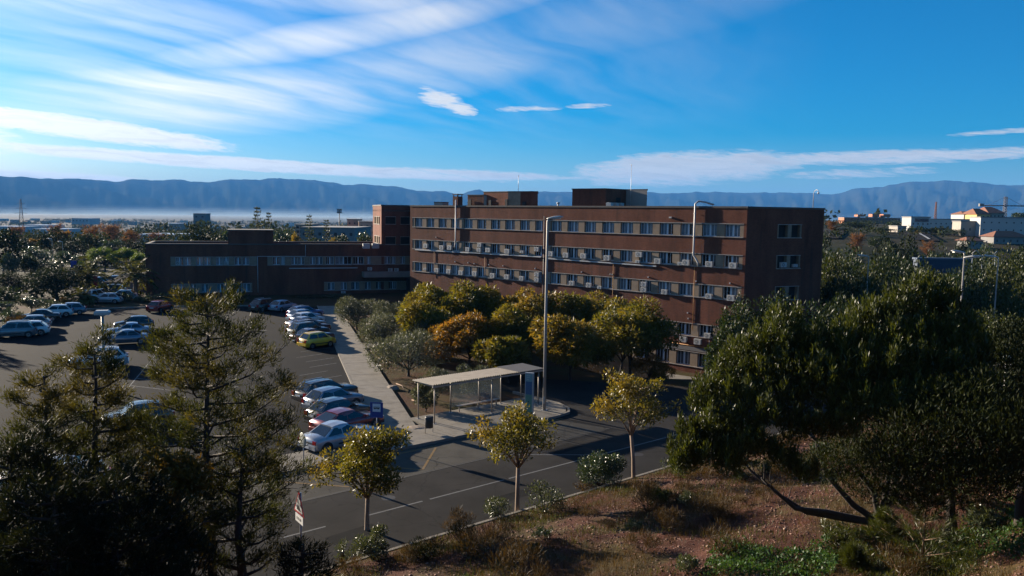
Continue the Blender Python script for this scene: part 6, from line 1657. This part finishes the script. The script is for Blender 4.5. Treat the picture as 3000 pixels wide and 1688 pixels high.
# ------------------------------------------------------------------ trees round the car park and behind the low wing
def on_ground(px, py):
    d = sight(px, py); t = 60.0
    while t < 4000:
        p = Vector((0, 0, EYE)) + d * t
        if p.z <= gz(p.x, p.y): return p
        t += max(.2, t * .003)
    return p
GEN = {}
def gen_tree(kind, v):
    key = (kind, v)
    if key in GEN: return GEN[key]
    rng = np.random.default_rng(800 + hash_key(kind) + v)
    if kind == 'round': m = broad_tree_meshes(800 + v, 9, 4.2, None, 2600, LM['dark'], L=.55, W=.5, nclump=24, trunk=.22, bark=M_BARK_DARK, fork=.18, low=-.9, flat=.85)
    elif kind == 'ficus': m = broad_tree_meshes(820 + v, 6.2, 4.0, None, 6500, LM['dark'], L=.30, W=.5, nclump=40, trunk=.25, bark=M_BARK_DARK, fork=.2, low=-.6, flat=.8, hollow=.55)
    elif kind == 'mix': m = broad_tree_meshes(830 + v, 9, 4.0, None, 2600, LM['evergreen'] if v % 2 else LM['bush'], L=.55, W=.45, nclump=22, trunk=.2, bark=M_BARK_DARK, fork=.2, low=-.8)
    elif kind == 'pepper':
        cl = crown_clumps(rng, 3.4, 2.4, 5.0, 22, low=-.5, csize=(.26, .4))
        V = clump_leaves(rng, cl, 5200, .55, .2, up=-1.0, out=.7, fill=.35)
        m = (limbs(MB(), rng, (0, 0, 0), (.1, 0, 1.9), [c[:3] for c in cl[:10]], .22).mesh('trunk', M_BARK_DARK), mesh_of_leaves('crown', V, LM['pepper']))
    elif kind == 'yellow': m = broad_tree_meshes(840 + v, 7, 3.2, None, 2400, LM['gold'], L=.5, W=.45, nclump=20, trunk=.16, fork=.2)
    elif kind in ('bare', 'bare_orange'):
        mb = MB(); mb.tube([(0, 0, 0), (.1, 0, 2.5), (0, .1, 6)], [.2, .14, .04], 6)
        P = []; D = []
        for i in range(30):
            a = rng.uniform(0, 6.28); z = rng.uniform(1.6, 5.5); L_ = rng.uniform(2.2, 4.2) * (1 - abs(z - 3.5) / 6)
            b = Vector((0, 0, z)); e = b + Vector((math.cos(a) * L_ * .75, math.sin(a) * L_ * .75, L_ * .75))
            mb.tube([b, b.lerp(e, .5) + Vector((0, 0, -.15)), e], [.06, .035, .01], 4, cap=False)
            for j in range(34):
                u = rng.uniform(.25, 1.05); q = b.lerp(e, u); P.append(q); D.append(Vector((rng.normal(), rng.normal(), rng.uniform(.2, 1.4))))
        V = leaves_np(np.array(P), np.array(D), 1.25, .09 if kind == 'bare' else .22, rng)
        m = (mb.mesh('trunk', M_TWIG_RED), mesh_of_leaves('crown', V, LM['russet'] if kind == 'bare' else LM['orange']))
    elif kind == 'conifer':
        mb = MB(); H = 12; mb.tube([(0, 0, 0), (.08, 0, H * .5), (.25, 0, H)], [.22, .14, .02], 6)
        P = []; D = []
        for i in range(15):
            q = (i + .5) / 15; z = 1.2 + (H - 1.4) * q; L_ = 2.7 * (1 - q) ** .8 + .5
            for j in range(7):
                if rng.uniform() < .22: continue
                a = 6.283 * j / 7 + i * 1.3; d = Vector((math.cos(a), math.sin(a), .18)); e = Vector((0, 0, z)) + d * L_ * rng.uniform(.7, 1.15)
                mb.tube([(0, 0, z), e], [.04, .01], 4, cap=False)
                for u in np.linspace(.3, 1.05, 13): P.append(Vector((0, 0, z)).lerp(e, u) + Vector((rng.normal() * .12, rng.normal() * .12, rng.normal() * .08))); D.append(d + Vector((rng.normal() * .7, rng.normal() * .7, .5)))
        V = leaves_np(np.array(P), np.array(D), .5, .32, rng)
        m = (mb.mesh('trunk', M_BARK_DARK), mesh_of_leaves('crown', V, LM['evergreen_yellowish']))
    elif kind == 'shrub':
        cl = crown_clumps(rng, 1.5, .8, .85, 14, low=-.9, csize=(.28, .42)); V = clump_leaves(rng, cl, 1900, .2, .4, up=.4, fill=.3)
        m = (limbs(MB(), rng, (0, 0, 0), (0, 0, .3), [c[:3] for c in cl[:7]], .05, n=4).mesh('stems', M_BARK_DARK), mesh_of_leaves('crown', V, LM[['bush', 'oleander', 'dry', 'orange'][v % 4]]))
    GEN[key] = m
    return m
def hash_key(s): return sum(ord(c) * (i + 1) for i, c in enumerate(s)) % 97
NAT = {'round': (4.2, 9), 'ficus': (4.0, 6.2), 'mix': (4.0, 9), 'pepper': (3.4, 7.4), 'yellow': (3.2, 7), 'bare': (3.6, 8.6), 'bare_orange': (3.6, 8.6), 'conifer': (2.9, 12), 'shrub': (1.5, 1.7)}
def far_tree(kind, v, px0, px1, yt, Y, lab, name=None, group=None, zb=None):
    x, y, z, hw, H = by_frame(px0, px1, yt, Y, zb)
    nw, nh = NAT[kind]
    parts = ('stems', 'crown') if kind == 'shrub' else ('trunk', 'crown')
    return plant(name or {'round': 'dark_tree', 'ficus': 'ficus_tree', 'mix': 'leafy_tree', 'pepper': 'pepper_tree', 'yellow': 'yellow_tree', 'bare': 'bare_tree', 'bare_orange': 'orange_tree', 'conifer': 'conifer_tree', 'shrub': 'shrub'}[kind],
                 gen_tree(kind, v), (x, y, z), (v * 2.1 + px0 * .01) % 6.28, lab, 'shrub' if kind == 'shrub' else 'tree', group, (hw / nw, hw / nw, H / nh), parts)
GL = 'trees beyond the left end of the car park'
for it in [('round', 0, -60, 70, 668, 150, 'big black evergreen cut off by the left edge of the photo'), ('ficus', 0, 78, 250, 785, 113, 'broad black clipped tree beside the palm'), ('ficus', 1, -10, 92, 800, 116, 'black clipped tree left of the broad one'),
           ('pepper', 0, 262, 352, 726, 165, 'pale green weeping tree, left of the lit pair'), ('pepper', 1, 330, 402, 727, 167, 'pale green weeping tree, right of the lit pair'), ('pepper', 2, 385, 440, 742, 160, 'pale weeping tree touching the corner of the low wing'),
           ('mix', 0, 60, 150, 722, 172, 'mid green tree above the broad black clipped tree'), ('round', 1, 112, 190, 668, 205, 'dark pointed tree between the two orange trees at far left'), ('mix', 1, 100, 170, 765, 148, 'green shrubby tree behind the black clipped trees'), ('round', 2, 165, 260, 700, 188, 'dark tree behind the blue and yellow panels'),
           ('round', 0, 225, 300, 685, 205, 'dark tree under the russet bare trees'), ('mix', 2, 285, 360, 702, 200, 'dark tree behind the lit weeping trees'), ('round', 1, 345, 432, 702, 192, 'dark tree behind the corner of the low wing'), ('mix', 3, 30, 110, 742, 160, 'dark tree right of the big black evergreen'), ('mix', 4, 195, 270, 745, 172, 'dark tree left of the lit weeping trees'),
           ('round', 2, 400, 470, 718, 172, 'dark crown showing over the left end of the low wing'),
           ('bare', 0, 228, 302, 652, 262, 'russet bare tree, left of three on the skyline'), ('bare', 1, 285, 362, 646, 272, 'russet bare tree, middle of three on the skyline'), ('bare', 2, 345, 422, 668, 255, 'russet bare tree, right of three on the skyline'), ('bare_orange', 0, 160, 212, 670, 262, 'orange tree between dark trees at far left'), ('bare_orange', 1, 82, 128, 692, 222, 'small orange tree near the lattice pylon'),
           ('mix', 2, 150, 215, 735, 158, 'low green tree left of the blue board'), ('round', 1, 215, 285, 762, 140, 'dark tree behind the palm by the red banner'), ('mix', 0, 0, 55, 742, 140, 'dull green tree in front of the big black evergreen'), ('round', 0, 55, 125, 755, 150, 'dark tree just above the broad black clipped tree'), ('mix', 3, 300, 352, 748, 178, 'dark tree behind the weeping pair trunks'), ('round', 2, 405, 470, 752, 150, 'dark tree hugging the wing corner'), ('mix', 1, 255, 300, 740, 195, 'small dark tree between bare trees and weeping trees'), ('round', 2, 40, 100, 700, 215, 'dark tree below the lattice pylon'),
           ('bare', 1, 20, 80, 655, 330, 'reddish bare tree behind the lattice pylon'), ('bare', 0, 420, 500, 676, 300, 'brown bare tree over the left end of the wing roof'), ('bare', 2, 130, 190, 650, 380, 'faint reddish trees behind the dark pointed tree')]:
    far_tree(*it, group=GL)
GB = 'trees behind the low wing roof'
for it in [('round', 1, 520, 655, 657, 152, 'dark rounded tree over the wing roof, below the concrete tower'), ('conifer', 0, 725, 782, 605, 185, 'tall sparse conifer over the wing roof house'), ('conifer', 1, 768, 806, 621, 192, 'smaller conifer right of the tall sparse one'), ('conifer', 2, 882, 930, 630, 198, 'pale topped conifer behind the wing roof, third from the left'),
           ('conifer', 3, 935, 978, 643, 205, 'conifer nearest the sunlit stair end'), ('yellow', 0, 842, 890, 688, 168, 'bright yellow tree behind the wing roof'), ('mix', 0, 800, 860, 672, 190, 'green tree right of the wing roof house'), ('mix', 1, 965, 1030, 690, 172, 'olive green tree between conifer and stair end'), ('mix', 2, 1035, 1100, 680, 150, 'dark tree against the sunlit stair end'),
           ('mix', 3, 880, 960, 692, 160, 'low green tree behind the wing roof edge'), ('yellow', 1, 950, 1000, 697, 158, 'small yellowish tree behind the wing roof edge'), ('mix', 4, 640, 700, 668, 180, 'green tree left of the wing roof house'), ('round', 0, 560, 620, 690, 150, 'small dark tree on the wing roof edge line')]:
    far_tree(*it, group=GB)
GH = 'shrubs along the far kerb of the car park'
for i, it in enumerate([('shrub', 0, 296, 352, 868, 111, 'dark hedge shrub right of the lane cars'), ('shrub', 1, 340, 400, 862, 112, 'grey hedge shrub left of the red hatchback'), ('shrub', 0, 392, 452, 866, 112, 'dark hedge shrub behind the red hatchback'), ('shrub', 3, 172, 226, 868, 106, 'orange shrub beyond the blue grey hatchback'),
                        ('shrub', 1, 440, 520, 862, 113, 'dim shrub at the foot of the wing corner'), ('shrub', 0, 515, 600, 868, 114, 'dim shrub below the lowest wing windows'), ('shrub', 1, 600, 680, 872, 115, 'dim shrub left of the black off road car'), ('shrub', 0, 870, 960, 868, 121, 'dark shrub below the canopy wall'), ('shrub', 1, 955, 1040, 862, 121, 'dark shrub by the canopy at the end of the footpath')]):
    far_tree(*it, group=GH)
for it in [('mix', 1, -20, 62, 842, 97, 'green tree beyond the left row of cars'), ('mix', 0, 55, 125, 868, 99, 'dark tree beyond the left row of cars'), ('shrub', 0, 0, 60, 905, 88, 'green bush beside the people carrier at the left edge'), ('shrub', 2, 20, 80, 925, 85, 'straw coloured bush behind the left row'), ('mix', 4, -30, 40, 880, 92, 'bushy tree at the left edge beyond the cars'), ('shrub', 1, 100, 170, 880, 101, 'low shrub behind the left row of cars')]:
    far_tree(*it, group='plants behind the left row of cars')
# palms
def palm_meshes(seed, H, fl, n=34):
    rng = np.random.default_rng(seed); mb = MB()
    mb.lathe([(.42, -.1), (.36, .3), (.30, H * .5), (.34, H - .25), (.40, H)], 12)
    P = []; D = []
    spine = MB()
    for i in range(n):
        a = i * 2.4; e0 = rng.uniform(-.5, 1.35)
        prev = Vector((0, 0, H))
        d = Vector((math.cos(a) * math.cos(e0), math.sin(a) * math.cos(e0), math.sin(e0)))
        pts = [prev]
        for s in range(9):
            d = (d + Vector((0, 0, -.13))).normalized(); prev = prev + d * fl / 9; pts.append(prev)
            sd = d.cross(Vector((0, 0, 1))).normalized()
            for k in (-1, 1):
                for u in (0, .5):
                    P.append(prev - d * u * fl / 9); D.append(sd * k + d * .7 + Vector((0, 0, -.25)))
        spine.tube(pts, [.035 * (1 - j / 11) for j in range(10)], 4, cap=False)
    V = leaves_np(np.array(P), np.array(D), .75, .2, rng)
    lv = mesh_of_leaves('frond', V, LM['palm'])
    return mb.mesh('trunk', M_BARK), lv, spine.mesh('rib', LM['palm'])
for px, yt, Y, fl, sd, lab in [(258, 808, 116, 3.4, 1, 'palm with a stout trunk next to the red banner pole'), (396, 806, 117, 3.6, 2, 'sunlit palm in front of the wing corner'), (246, 872, 105, 1.7, 3, 'low stemless palm on the far verge of the car park')]:
    a = at_depth(px, yt, Y); z = gz(a.x, Y); H = max(.4, a.z - z)
    plant('palm_tree', palm_meshes(sd, H, fl, 34 if fl > 2 else 22), (a.x, Y, z), 0, lab, 'palm', parts=('trunk', 'frond', 'rib'))

# ------------------------------------------------------------------ buildings and structures in the distance
M_PALE = simple('pale_plaster', (.30, .27, .235), .9, vary=.12, scale=.3); M_WHITEB = simple('white_plaster', (.40, .39, .37), .85, vary=.08, scale=.2); M_PINK = simple('salmon_plaster', (.42, .25, .18), .9, vary=.1, scale=.2); M_REDB = simple('red_orange_brick', (.36, .15, .085), .9, vary=.12, scale=.2)
M_TILE = simple('clay_roof_tiles', (.20, .085, .05), .9, vary=.25, scale=1.5); M_GREYB = simple('grey_concrete_wall', (.20, .195, .19), .9, vary=.15, scale=.3); M_DARKW = simple('dark_far_window', (.02, .024, .03), .3); M_METALR = simple('pale_metal_roof', (.38, .42, .46), .4, metal=.3, vary=.1, scale=.2); M_YEL = simple('ochre_plaster', (.52, .36, .15), .9, vary=.1)
M_SOLAR = simple('solar_panel', (.012, .02, .06), .2); M_LATT = simple('lattice_steel', (.10, .10, .105), .6, metal=.4)
def far_block(name, px0, px1, yt, yb, Y, dep, wall, lab, cat='building', roof=None, rz=0.0, win=None, group=None, z0=None, hip=None):
    """a block whose front is seen between two columns and two rows at distance Y; win = (columns, rows, width share, height share)"""
    a = at_depth(px0, yt, Y); b = at_depth(px1, yb, Y)
    w_ = (b.x - a.x) / math.cos(rz); zt = a.z; zb = b.z - 2.0 if z0 is None else z0
    t = thing(name, ((a.x + b.x) / 2, Y, zb), rz, lab, cat, group)
    H = zt - zb
    MB().box(-w_ / 2, w_ / 2, 0, dep, 0, H).build('wall', wall, t)
    if hip:
        MB().add([(-w_ / 2 - .5, -.5, H + .01), (w_ / 2 + .5, -.5, H + .01), (w_ / 2 + .5, dep + .5, H + .01), (-w_ / 2 - .5, dep + .5, H + .01), (-w_ / 4, dep / 2, H + hip), (w_ / 4, dep / 2, H + hip)], [(0, 1, 5, 4), (1, 2, 5), (2, 3, 4, 5), (3, 0, 4), (3, 2, 1, 0)]).build('roof', roof or M_TILE, t)
    else:
        MB().box(-w_ / 2 - .15, w_ / 2 + .15, -.15, dep + .15, H + .01, H + .3).build('roof', roof or M_GREYB, t)
    if win:
        nc, nr, ws, hs_ = win
        me = MB().box(-w_ / nc * ws / 2, w_ / nc * ws / 2, -.05, .05, 0, (H - 2) / nr * hs_).mesh('window', M_DARKW)
        for i in range(nc):
            for j in range(nr):
                o = link('window', me, t); o.location = (-w_ / 2 + w_ * (i + .5) / nc, -.03, 2 + (H - 2) * (j + .28) / nr)
    return t
far_block('concrete_tower', 566, 603, 626, 672, 620, 10, M_GREYB, 'dark concrete tower standing above trees on the left skyline', 'tower', win=(2, 3, .3, .25))
far_block('sports_hall', 880, 1040, 668, 700, 215, 24, M_GREYB, 'wide grey hall behind conifers and the low wing', roof=M_GREYB, win=(7, 1, .35, .3))
far_block('frame_building', 866, 900, 660, 700, 225, 14, M_PALE, 'small pale open framed building left of the grey hall', win=(3, 3, .7, .6))
pk = far_block('pink_building', 1018, 1060, 644, 680, 260, 18, M_PINK, 'salmon coloured block behind the sunlit stair end, left part', win=(3, 2, .3, .3), rz=.2); far_block('pink_building', 1052, 1100, 651, 690, 250, 14, M_PINK, 'salmon coloured block behind the sunlit stair end, right part', win=(3, 2, .35, .3), rz=.2)
GS = 'pale sheds beyond the trees at far left'
for px0, px1, yt, yb, Y, lab in [(-30, 62, 664, 680, 520, 'long pale shed at the left edge of the plain'), (62, 138, 660, 676, 560, 'pale shed right of the lattice pylon'), (95, 175, 672, 690, 430, 'low bluish shed under the pylon'), (395, 520, 688, 702, 330, 'wide bluish shed behind the left end of the wing'), (210, 260, 640, 652, 800, 'small pale shed in the haze'), (455, 520, 655, 668, 640, 'brownish shed left of the concrete tower')]:
    far_block('shed', px0, px1, yt, yb, Y, 22, M_METALR if px0 != 455 else M_PALE, lab, roof=M_METALR, group=GS, win=(5, 1, .3, .3))
GR = 'houses on the rise to the right'
ap = far_block('apartment_block', 2478, 2632, 638, 655, 490, 14, M_REDB, 'long red orange apartment block on the right skyline', rz=-.15, win=(18, 2, .45, .4))
ap_h = (at_depth(2555, 638, 490).z - at_depth(2555, 655, 490).z) + 2.0
for x0, x1, h_ in ((-8, -4, 1.2), (0.5, 4.5, 1.7), (7, 11, 1.7)): MB().box(x0, x1, 2, 10, ap_h + .32, ap_h + .32 + h_).build('stair_tower', M_REDB, ap)
hall = far_block('white_hall', 2668, 2726, 637, 668, 265, 5, M_WHITEB, 'white hall with a dark solar array on its front wall', rz=.12, win=(4, 1, .25, .2))
hall_w = (at_depth(2726, 640, 265).x - at_depth(2668, 640, 265).x)
for k in range(5): MB().box(-hall_w * .32 + k * hall_w * .15, -hall_w * .185 + k * hall_w * .15, -.16, -.06, 4.0, 5.1).build('solar_panel', M_SOLAR, hall)
far_block('long_white_wall', 2724, 2850, 643, 664, 285, 10, M_WHITEB, 'long low white building right of the solar hall', rz=-.1, win=(9, 1, .2, .2))
far_block('villa', 2862, 2900, 628, 645, 300, 10, M_YEL, 'ochre villa with brown tiled roof on the right rise', hip=2.2, win=(3, 1, .3, .45)); far_block('villa', 2898, 2942, 624, 645, 306, 12, M_PALE, 'cream wing of the villa with chimneys beside the ochre one', hip=2.4, win=(4, 1, .25, .4)); far_block('villa', 2824, 2864, 628, 642, 308, 9, M_WHITEB, 'small white house left of the ochre villa', hip=1.2, win=(3, 1, .3, .4))
far_block('warehouse', 2880, 3060, 638, 684, 232, 7, M_WHITEB, 'long white warehouse under the crane', rz=-.12, win=(9, 2, .16, .18)); far_block('warehouse', 2818, 2884, 650, 686, 236, 6, M_PALE, 'lower pale warehouse left of the long white one', rz=-.12, win=(4, 1, .2, .2))
far_block('bungalow', 2912, 3010, 694, 716, 215, 6, M_GREYB, 'brown roofed bungalow below the warehouse', hip=1.6, win=(5, 1, .2, .35)); far_block('bungalow', 2835, 2880, 706, 722, 205, 5, M_GREYB, 'small low bungalow left of the brown roofed one', hip=1.0, win=(3, 1, .25, .35))  # bungalow walls: shade of the unlit side put into the grey
far_block('white_kiosk', 2630, 2655, 664, 674, 262, 6, M_PALE, 'tiny cream house beside the sloping road', win=(2, 1, .3, .4))
cp = far_block('carport_roof', 2688, 2845, 761, 770, 120, 1.2, simple('blue_sheet_roof', (.02, .04, .08), .6), 'long blue roof among the trees of the wood', roof=simple('blue_roof_sheet', (.03, .06, .11), .6), z0=at_depth(2760, 771, 120).z - 1.5)
# zigzag pergola by the wood
pz = at_depth(2848, 735, 112); t = thing('zigzag_canopy', (pz.x, 112, gz(pz.x, 112)), 0, 'pale zigzag canopy frame above the trees right of the twin headed lamp', 'canopy')
hz_ = pz.z - gz(pz.x, 112)
MB().tube([(0, 0, hz_ - .4), (.6, 0, hz_ + .1), (1.5, 0, hz_ - .9), (2.4, 0, hz_), (3.1, 0, hz_ - .5), (3.5, 0, hz_)], .07, 6).build('frame_bar', M_WHITEB, t)
for x in (.1, 1.5, 3.3): MB().tube([(x, 0, 0), (x, 0, hz_ - .5)], .05, 6).build('post', M_STEEL, t)
# lattice tower, crane, floodlight mast
def lattice(parent, H, w0, w1, n, mat, name='lattice'):
    mb = MB()
    c = lambda q, k: Vector(((w0 + (w1 - w0) * q) * (1 if k in (0, 1) else -1), (w0 + (w1 - w0) * q) * (1 if k in (0, 3) else -1), H * q))
    for k in range(4): mb.tube([c(0, k), c(1, k)], .11, 4)
    for i in range(n):
        for k in range(4):
            mb.tube([c(i / n, k), c((i + 1) / n, (k + 1) % 4)], .06, 4, cap=False); mb.tube([c((i + 1) / n, k), c((i + 1) / n, (k + 1) % 4)], .06, 4, cap=False)
    return mb.build(name, mat, parent)
a = at_depth(60, 583, 470); z = gz(a.x, 470)
t = thing('lattice_pylon', (a.x, 470, z), .5, 'tall lattice electricity pylon on the far left', 'pylon'); H = a.z - z
lattice(t, H, 1.5, .25, 12, M_LATT)
for q, L_ in ((.62, 3.2), (.75, 2.6), (.88, 2.0)): MB().tube([(-L_, 0, H * q), (0, 0, H * q + .3), (L_, 0, H * q)], .09, 4).build('cross_arm', M_LATT, t)
a = at_depth(2947, 577, 330); z = gz(a.x, 330)
t = thing('tower_crane', (a.x, 330, z), 0, 'dark tower crane behind the white warehouse', 'crane'); H = a.z - z
lattice(t, H, .55, .45, 14, M_LATT, 'mast')
jz = at_depth(2947, 603, 330).z - z
MB().tube([(-10.5, 0, jz), (10.5, 0, jz)], .22, 4).build('jib', M_LATT, t); MB().box(-10.8, -9.0, -.5, .5, jz - .4, jz + .75).build('counterweight', M_GREYB, t); MB().tube([(-7, 0, jz + .2), (0, 0, H), (7, 0, jz + .2)], .05, 4).build('tie', M_LATT, t)
a = at_depth(994, 614, 300); z = gz(a.x, 300); t = thing('floodlight_mast', (a.x, 300, z), 0, 'floodlight mast with a cluster of lamps behind the low wing', 'floodlight')
MB().tube([(0, 0, 0), (0, 0, a.z - z)], .16, 6).build('pole', M_LATT, t)
for k, (x, zz) in enumerate([(-.5, -1.4), (.5, -1.4), (-.5, -.5), (.5, -.5)]): MB().box(x - .4, x + .4, -.2, .2, a.z - z + zz, a.z - z + zz + .75).build('floodlight', M_GREYB, t)
a = at_depth(2743, 592, 420); z = gz(a.x, 420); t = thing('lattice_mast', (a.x, 420, z), 0, 'thin reddish lattice mast between hall and villa on the right', 'mast'); lattice(t, a.z - z, .5, .2, 10, M_TILE)
# panels and banner by the lane
for px0, px1, yt, yb, mt, lab in [(207, 225, 764, 784, simple('blue_board', (.02, .03, .22), .4), 'blue board among the dark trees, left of the yellow one'), (229, 247, 764, 784, simple('yellow_board', (.55, .33, .02), .4), 'yellow board among the dark trees, right of the blue one')]:
    a = at_depth(px0, yt, 145); b = at_depth(px1, yb, 145); z = gz(a.x, 145)
    t = thing('board', ((a.x + b.x) / 2, 145, z), 0, lab, 'sign'); w_ = b.x - a.x
    MB().box(-w_ / 2, w_ / 2, -.06, .06, b.z - z, a.z - z).build('board_panel', mt, t); MB().tube([(0, .1, 0), (0, .1, a.z - z)], .05, 6).build('pole', M_STEEL, t)
a = at_depth(281, 810, 115); b = at_depth(281, 838, 115); z = gz(a.x, 115)
t = thing('banner_pole', (a.x, 115, z), 0, 'red banner on a dark pole next to the palm trunk', 'banner')
MB().tube([(0, 0, 0), (0, 0, a.z - z + .1)], .05, 6).build('pole', M_LATT, t); MB().box(-.32, .25, -.08, -.055, b.z - z, a.z - z).build('banner_cloth', M_SRED, t)
# low brown hut beyond the palms
far_block('hut', 318, 400, 826, 848, 128, 6, M_GREYB, 'low hut with a wide brown roof beyond the palms', hip=1.0, roof=simple('brown_felt_roof', (.12, .09, .07), .9), win=(3, 1, .3, .4), z0=0)

# right hand hills: bare and dark trees, a sloping road
GD = 'trees on the rise to the right'
for it in [('bare', 0, 2408, 2470, 642, 240, 'russet bare trees just right of the brick end wall'), ('bare', 1, 2480, 2548, 672, 192, 'big russet bare tree below the red apartment block'), ('round', 0, 2462, 2560, 651, 300, 'dark mound of trees in front of the red apartment block'), ('round', 1, 2440, 2500, 668, 260, 'dark tree between the two russet trees'), ('mix', 0, 2600, 2665, 646, 285, 'dark tree left of the white hall'),
           ('mix', 1, 2560, 2620, 668, 250, 'scrubby tree left of the sloping road'), ('round', 2, 2700, 2800, 668, 245, 'dark trees below the solar hall'), ('mix', 2, 2760, 2830, 672, 235, 'dark trees left of the pale warehouse'), ('mix', 3, 2540, 2600, 690, 200, 'dark green tree by the sloping road'), ('round', 1, 2610, 2700, 690, 160, 'tall dark tree with a pale flowering side below the sloping road'), ('yellow', 0, 2680, 2700, 676, 240, 'small golden bush beside the sloping road'),
           ('mix', 4, 2960, 3040, 618, 300, 'tree behind the warehouse at the right edge'), ('round', 0, 2790, 2850, 700, 170, 'dark tree behind the small bungalow'), ('bare', 2, 2690, 2750, 700, 190, 'brownish scrub tree between road and bungalow'), ('mix', 1, 2400, 2440, 690, 150, 'green tree at the corner of the brick end wall'), ('round', 2, 2560, 2640, 705, 150, 'dark tree in the dip below the sloping road'), ('mix', 0, 2860, 2920, 716, 150, 'tree below the bungalow'), ('mix', 3, 2960, 3040, 712, 140, 'tree at the right edge below the bungalow')]:
    far_tree(*it, group=GD)
def road_strip(name, pxs, wd, mat, off):
    P = [on_ground(*q) for q in pxs]; mb = MB(); seg = []
    for a, b in zip(P[:-1], P[1:]):
        for u in np.linspace(0, 1, 8, endpoint=False): seg.append(a.lerp(b, u))
    seg.append(P[-1])
    for a, b in zip(seg[:-1], seg[1:]):
        d = Vector((b.x - a.x, b.y - a.y)).normalized(); n = Vector((-d.y, d.x)) * wd / 2
        q = [(a.x - n.x, a.y - n.y), (b.x - n.x, b.y - n.y), (b.x + n.x, b.y + n.y), (a.x + n.x, a.y + n.y)]
        mb.sheet([(x, y, gz(x, y) + off) for x, y in q])
    tag(mb.build(name, mat), kind='structure')
road_strip('far_road', [(2632, 668), (2660, 678), (2690, 692), (2716, 708)], 7, M_ROAD, .35)
road_strip('far_road_kerb', [(2640, 667), (2668, 677), (2697, 691), (2722, 706)], .7, M_WHITEB, .5)
road_strip('far_avenue', [(2410, 700), (2428, 688), (2446, 676)], 8, M_ROAD, .3)
road_strip('lane', [(430, 815), (340, 812), (240, 812)], 9, M_ROAD, .05)
road_strip('lane', [(480, 850), (300, 846), (215, 842)], 7, M_LOT, .06)
# hazy town and groves on the plain
rt = np.random.default_rng(950)
house_w = [MB().box(-6, 6, -5, 5, 0, 6).mesh('wall', M_PALE), MB().box(-9, 9, -5, 5, 0, 10).mesh('wall', M_PINK), MB().box(-12, 12, -6, 6, 0, 7).mesh('wall', M_WHITEB)]
house_r = [MB().add([(-6.4, -5.4, 6.02), (6.4, -5.4, 6.02), (6.4, 5.4, 6.02), (-6.4, 5.4, 6.02), (-3, 0, 8.2), (3, 0, 8.2)], [(0, 1, 5, 4), (1, 2, 5), (2, 3, 4, 5), (3, 0, 4), (3, 2, 1, 0)]).mesh('roof', M_TILE), MB().box(-9.2, 9.2, -5.2, 5.2, 10.02, 10.6).mesh('roof', M_GREYB), MB().box(-12.2, 12.2, -6.2, 6.2, 7.02, 7.5).mesh('roof', M_METALR)]
for i in range(70):
    px = rt.uniform(0, 1090) if i < 56 else rt.uniform(2400, 2700); Y = rt.uniform(850, 2600) if i < 56 else rt.uniform(1500, 3200)
    a = at_depth(px, 620, Y); z = gz(a.x, Y); k = i % 3
    t = thing('town_house', (a.x, Y, z - .3), rt.uniform(-.6, .6), 'pale house of the hazy town on the plain beyond the trees' if i < 56 else 'tiny pale house at the foot of the right hand mountains', 'house', 'houses of the hazy town' if i < 56 else 'houses below the right hand mountains')
    link('wall', house_w[k], t); link('roof', house_r[k], t)
# white villages on the mountain foot
def grove(name, n, xr, yr, mat, size, hgt, seed, lump, k=26):
    r = np.random.default_rng(seed); x = r.uniform(*xr, n); y = r.uniform(*yr, n)
    keep = patch(x, y, lump, seed) + r.normal(0, .2, n) > .15; x, y = x[keep], y[keep]
    h_ = hgt * r.uniform(.5, 1.2, len(x))
    P = np.repeat(np.stack([x, y, ground_z(x, y)], -1), k, 0); m_ = len(P)
    hh = np.repeat(h_, k)
    P = P + np.stack([r.normal(0, 1, m_) * hh * .32, r.normal(0, 1, m_) * hh * .32, r.uniform(.05, .8, m_) * hh], -1)
    tag(link(name, mesh_of_leaves(name, leaves_np(P, r.normal(size=P.shape) + np.array([0, 0, .5]), size * hh / hgt, .7, r), mat)), kind='stuff')
grove('far_woodland', 9000, (-1500, 260), (420, 2900), LM['far'], 2.6, 8.0, 961, .013)
grove('near_woodland', 1500, (-240, 40), (240, 520), LM['far'], 1.0, 6.0, 962, .03, 60)
grove('hill_scrub', 2600, (50, 330), (150, 480), LM['far'], .7, 2.2, 963, .05)
grove('hill_woodland', 900, (-215, -65), (455, 560), LM['far'], 1.3, 6.0, 964, .02, 50)
grove('far_orchards', 5000, (250, 1600), (620, 3200), LM['far'], 2.4, 7.0, 965, .011)
grove('left_scrub', 1300, (-120, -38), (112, 240), LM['far'], .55, 1.5, 966, .06, 40)
# trees beyond the left edge of the photo whose long shadows reach over the car park
for i, (x, y, k, v, H) in enumerate([(-67.5, 84.5, 'round', 0, 8.5), (-72.0, 73.5, 'round', 1, 9.5), (-76.0, 64.0, 'mix', 2, 9.0), (-71.0, 55.5, 'round', 2, 9.0)]):
    q = H / 9
    plant('dark_tree', gen_tree(k, v), (x, y, gz(x, y)), i * 1.3, ['shade tree beyond the left row of cars, farthest from the street', 'shade tree beyond the left edge, second from the far end', 'shade tree beyond the left edge, second from the street', 'shade tree beyond the left edge, nearest the street'][i], 'tree', 'shade trees along the left edge of the car park', (q * .85, q * .85, q))
